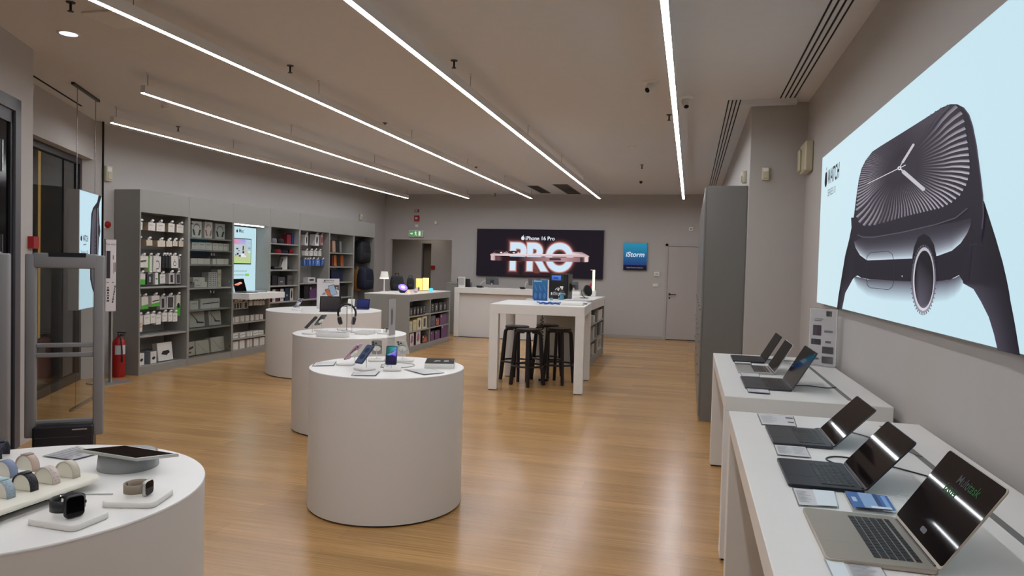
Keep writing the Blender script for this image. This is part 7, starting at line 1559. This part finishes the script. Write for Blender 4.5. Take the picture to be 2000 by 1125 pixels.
def band(px_, py_, label, col, r=.033, h=.044, wd=.024, clasp=None, dots=False, K=K4b):
    """arch of a watch band; px,py is the foot of its near right edge"""
    c = atz(*K(px_, py_), ZT+.001); ax = td; sp = Vector((td.y, -td.x, 0))  # sp towards the camera side
    m_ = mat('band_'+col.lstrip('#'), col, .55)
    o = c-sp*0
    e = thing('watch_band', label, 'watch band', c, 0, 'watch bands on the tray')
    prof = []
    n = 20
    for i in range(n+1):
        a = PI*i/n; s_ = -r+r*math.cos(a); prof.append((s_, h*math.sin(a)**.75 if 0 < i < n else 0))
    def arch(t0, t1, w0, w1, mm, nm, par=e, i0=0, i1=n):
        f = MB(); vs = []
        for i in range(i0, i1+1):
            s_, z_ = prof[i]; a = PI*i/n; rad = Vector((math.cos(a), math.sin(a)))
            for (w_, t_) in ((w0, t0), (w1, t0), (w1, t1), (w0, t1)):
                q = SP*(s_+rad.x*t_)+ax*w_; vs.append(Vector((q.x, q.y, max(.0, z_+rad.y*t_))))
        m2 = i1-i0; fs = [[4*i+k, 4*i+(k+1) % 4, 4*(i+1)+(k+1) % 4, 4*(i+1)+k] for i in range(m2) for k in range(4)]+[[3, 2, 1, 0], [4*m2, 4*m2+1, 4*m2+2, 4*m2+3]]
        f.add(vs, fs, mm, True); o_ = f.build(nm, par); return o_
    SP = sp
    arch(0, .0025, 0, wd, m_, 'strap')
    f = MB(); vs = []
    f.T = Matrix.Identity(4)
    pts = []
    for i in range(n+1):
        s_, z_ = prof[i]; pts.append((s_, max(0, z_-.001)))
    vs = [Vector((SP.x*s_+ax.x*w_, SP.y*s_+ax.y*w_, z_)) for w_ in (.004, wd-.004) for s_, z_ in pts]; N_ = n+1
    f.add(vs, [list(range(N_))[::-1], list(range(N_, 2*N_))]+[(i, i+1, N_+i+1, N_+i) for i in range(n)], TRAY); f.build('support_block', e)
    if clasp:
        arch(.0025, .0055, -.0005, wd+.0005, mat('clasp_'+clasp.lstrip('#'), clasp, .4), 'clasp', e, n//2-2, n//2+2)
    if dots:
        f = MB(); rr = random.Random(7)
        for _ in range(60):
            i = rr.uniform(1, n-1); i_ = int(i); s_, z_ = prof[i_]; a = PI*i_/n; rad = Vector((math.cos(a), math.sin(a))); tan = Vector((-rad.y, rad.x)); w_ = rr.uniform(.002, wd-.004); th = rr.uniform(0, PI)
            q = SP*(s_+rad.x*.0032)+ax*w_; c_ = Vector((q.x, q.y, z_+rad.y*.0032)); T_ = SP*tan.x+Vector((0, 0, tan.y)); d1 = (ax*math.cos(th)+T_*math.sin(th))*.0016; d2 = (ax*-math.sin(th)+T_*math.cos(th))*.0004
            f.poly([c_-d1-d2, c_+d1-d2, c_+d1+d2, c_-d1+d2], PRP, rr.choice(dots))
        f.build('fleck_pattern', e)
    return e
band(1065, 562, 'cream band, right end of the front row on the tray', '#c8c1b0')
band(765, 655, 'pale band with red and black flecks on the tray', '#d3c8bf', dots=['#c02a2a', '#c02a2a', '#26242a', '#77747a'])
band(440, 758, 'black speckled band in the front row on the tray', '#17161f', dots=['#4a4a58', '#5a5a68', '#2f2f3a'], clasp='#1d1b26')
band(95, 865, 'light blue band with a clasp at the front left of the tray', '#9db0bc', dots=['#3a4450', '#dfe6ea'], clasp='#a4c3cb')
band(470, 460, 'beige band with a raised clasp in the back row on the tray', '#c2ab9c', clasp='#a8988c')
band(145, 555, 'slate blue band in the back row at the left of the tray', '#7d8ba6')
# dark watch at the very left edge
pz_ = atz(4, 893, TZ+.001); e = thing('watch_band', 'dark navy band cut off by the left edge of the view', 'watch band', pz_, math.radians(30), 'watch bands on the tray')
f = MB(); f.tube([(0, -.030, .002), (0, -.034, .025), (0, -.02, .045), (0, .0, .052), (0, .02, .045), (0, .034, .025), (0, .030, .002)], .012, mat('navy_band', '#14142a', .5), 8, flat=.3); f.build('strap', e)
f = MB(); f.box(-.012, .012, -.012, .012, .05, .058, mat('navy_band', '#14142a', .5), bev=.003); f.build('clasp', e)
# two plinths with watches
def plinth(corners, label, K=K4, z=TZ, h=.016):
    P = [atz(*K(*c), z+h) for c in corners]; ctr = sum(P, Vector())/4; u = ((P[1]-P[0])+(P[2]-P[3])); u.z = 0; L1 = u.length/2; u.normalize(); v = Vector((-u.y, u.x, 0)); L2 = (((P[3]-P[0])+(P[2]-P[1]))/2).dot(v)
    e = thing('watch_plinth', label, 'display base', (ctr.x, ctr.y, z), math.atan2(u.y, u.x), 'white square watch bases'); L2 = abs(L2)
    f = MB(); f.slab(-L1/2, L1/2, -L2/2, L2/2, .0005, h, .018, PLW, seg=8, edge=.0025); f.build('base_plate', e)
    f = MB(); f.slab(-L1/2+.005, L1/2-.005, -L2/2+.005, L2/2-.005, 0, .0005, .014, DARK); f.build('foot_pad', e)
    return ctr, math.atan2(u.y, u.x), L1, L2
def watch(p, face, label, bandm, casem, z, lying=True, w_=.040, k=1.0):
    """watch resting on its side; its screen normal points along the plan direction face"""
    e = thing('smartwatch', label, 'watch', (p.x, p.y, z), math.atan2(face.y, face.x)+PI/2, 'smartwatches on white bases'); e.scale = (k, k, k)
    h = w_
    f = MB(); f.T = Matrix.Translation((0, -.022, h/2+.001)) @ Matrix.Rotation(PI/2, 4, 'X'); f.slab(-.018, .018, -h/2, h/2, -.005, .0055, .009, casem, edge=.002); f.build('case', e)
    f = MB(); f.T = Matrix.Translation((0, -.022, h/2+.001)) @ Matrix.Rotation(PI/2, 4, 'X'); f.slab(-.0165, .0165, -h/2+.002, h/2-.002, .0055, .0066, .008, SCREEN, edge=.0005); f.build('screen', e)
    f = MB(); f.T = Matrix.Translation((.0, -.022, h*.62)); f.tube([(.018, 0, 0), (.0215, 0, 0)], .0035, casem, 12); f.build('crown', e)
    f = MB(); n = 26; vs = []; bh = .011
    for i in range(n+1):
        a = math.radians(-62+304*i/n) ; x = .031*math.cos(a); y = .006+.029*math.sin(a)
        x2 = .0288*math.cos(a); y2 = .006+.0268*math.sin(a)
        for (xx, yy) in ((x, y), (x2, y2)):
            for zz in (h/2-bh+.001, h/2+bh+.001): vs.append((xx, yy, zz))
    fs = []
    for i in range(n):
        b = 4*i; fs += [(b, b+4, b+5, b+1), (b+2, b+3, b+7, b+6), (b, b+2, b+6, b+4), (b+1, b+5, b+7, b+3)]
    f.add(vs, fs, bandm, True); f.build('band', e)
    f = MB(); f.box(-.004, .004, .030, .037, h/2-bh, h/2+bh, CHROME, bev=.002); f.build('buckle', e)
c_, r_, l1, l2 = plinth([(302, 665), (485, 560), (878, 640), (455, 768)], 'white square base under the black watch')
fd = Vector((.72, -.70, 0))
watch(c_+Vector((0, 0, 0)), Vector((.93, -.36)), 'black smartwatch with a closed black band on a white base', mat('black_rubber', '#17171c', .45), BLK, TZ+.0165, w_=.044, k=1.3)
c_, r_, l1, l2 = plinth([(805, 540), (985, 425), (1338, 462), (1150, 582)], 'white square base under the beige watch')
watch(c_, Vector((.985, .17)), 'beige smartwatch with silver case and woven band on a white base', mat('woven_beige', '#958676', .7), SILV, TZ+.0165, w_=.038, k=1.12)
cable('white_cable', 'white cable running from the tray to the black watch base', [atz(*K4(370, 535), TZ+.002), atz(*K4(430, 562), TZ+.002), atz(*K4(492, 592), TZ+.002)], .0022, PAPG)
cable('white_cable', 'white cable running from the tray to the beige watch base', [atz(*K4(500, 495), TZ+.002), atz(*K4(680, 494), TZ+.002), atz(*K4(870, 492), TZ+.002)], .0022, PAPG)
# tablet on a round stand
ps_ = atz(*K4(990, 280), TZ); e = thing('stand_tablet', 'silver framed tablet lying nearly flat on a round clear stand on the watch table', 'tablet', (ps_.x, ps_.y, TZ))
GL = mat('stand_grey', '#8d8f90', .25)
f = MB(); f.lathe([(.088, 0), (.090, .004), (.086, .045), (.080, .050)], GL, 48); f.build('round_stand', e)
hz = TZ+.062
cs = [atz(*K4(592, 150), hz+.012), atz(*K4(1052, 222), hz-.006), atz(*K4(1378, 186), hz-.006), atz(*K4(960, 118), hz+.012)]
def quadslab(f, P, n_, th, m_, ins=0):
    c = sum(P, Vector())/4; Q = [c+(p-c)*(1-ins) for p in P]; vs = [q for q in Q]+[q+n_*th for q in Q]; f.add(vs, [(3, 2, 1, 0), (4, 5, 6, 7)]+[(i, (i+1) % 4, 4+(i+1) % 4, 4+i) for i in range(4)], m_)
nn_ = (cs[1]-cs[0]).cross(cs[3]-cs[0]).normalized(); nn_ = nn_ if nn_.z > 0 else -nn_
f = world(e, MB()); quadslab(f, cs, -nn_, .008, SILV); b = f.build('body', e)
f = MB(); f.T = Matrix.Translation(-Vector((ps_.x, ps_.y, TZ))); quadslab(f, [c+nn_*.0003 for c in cs], nn_, .0008, mat('white_bezel', '#cfcfcd', .2), .02); f.build('bezel', b)
f = MB(); f.T = Matrix.Translation(-Vector((ps_.x, ps_.y, TZ))); P4 = [c+nn_*.0013 for c in cs]; quadslab(f, P4, nn_, .0003, SCREEN, .10); f.build('screen', b)
plate('price_sheet', 'printed grey price sheet under clear plastic behind the bands', 'price card', [(325, 208), (600, 128), (760, 190), (560, 240)], TZ+.0005, .004, ACR, None, dict(body='clear_holder', rects=[(.03, .03, .97, .97, '#b9b9bb', 0)]+[(.08+.11*j, .1, .13+.11*j, .9-.1*(j % 3), '#8b8b8f', 2) for j in range(8)]), K4)
plate('paper_sheet', 'white sheet lying next to the price sheet behind the bands', 'card', [(560, 240), (760, 190), (800, 196), (620, 262)], TZ+.0005, .002, PAPER, None, None, K4)
# things seen through the shop window
e = thing('neon_line_sign', 'thin vertical yellow light line seen through the shop window', 'light', sf(-4.2, 0)); KN = -4.2; pn_ = sf(KN, 0)
a = atp(79, 292, pn_, NV); b = atp(79, 660, pn_, NV); t = tof(a); e.location = sf(KN, t, b.z)
f = world(e, MB()); sw(f, KN, KN-.02, t-.02, t+.02, b.z, a.z, LEDY); f.build('light_tube', e)
f = world(e, MB()); sw(f, KN-.02, KN-.05, t-.05, t+.05, 0, a.z+.05, DKW); f.build('backing_post', e)
e = thing('neighbour_sign', 'pale panel with the letters RI seen through the shop window', 'sign', sf(-4.4, t-.25, 0)); KS = -4.4
q0 = atp(62, 350, sf(KS, 0), NV); q1 = atp(70, 350, sf(KS, 0), NV)
f = world(e, MB()); sw(f, KS, KS-.03, tof(q0)-.6, tof(q1)+.02, 0, atp(62, 305, sf(KS, 0), NV).z, mat('neighbour_panel', '#8f8770', .6)); f.build('panel', e)
f = world(e, MB()); f.text('RI', .16, TXT, frame(sf(KS, tof(q0)+.0, q0.z-.03)+NV*.003, DV, (0, 0, 1)), .01, 'LEFT'); f.build('letters', e)
e = thing('mall_red_post', 'dark red panel low behind the shop window', 'panel', sf(-5.3, 7.8)); 
f = world(e, MB()); sw(f, -5.3, -5.4, 8.6, 9.3, 0, .85, mat('dark_red_panel', '#4a1518', .5)); f.build('panel', e)
p = atx(207, 447, XL); e = thing('wall_button', 'round red wall button beside the first shelf unit', 'button', (XL, 7.6, 1.95))
f = world(e, MB()); f.T = f.T @ frame((XL, 7.62, 1.98), (0, 1, 0), (0, 0, 1)); f.lathe([(.045, 0), (.045, .03), (.03, .045)], REDP, 20); f.build('button_cap', e)
f = world(e, MB()); f.T = f.T @ frame((XL, 7.62, 1.98), (0, 1, 0), (0, 0, 1)); f.box(-.05, .05, -.05, .05, 0, .012, PLW, bev=.004); f.build('back_plate', e)
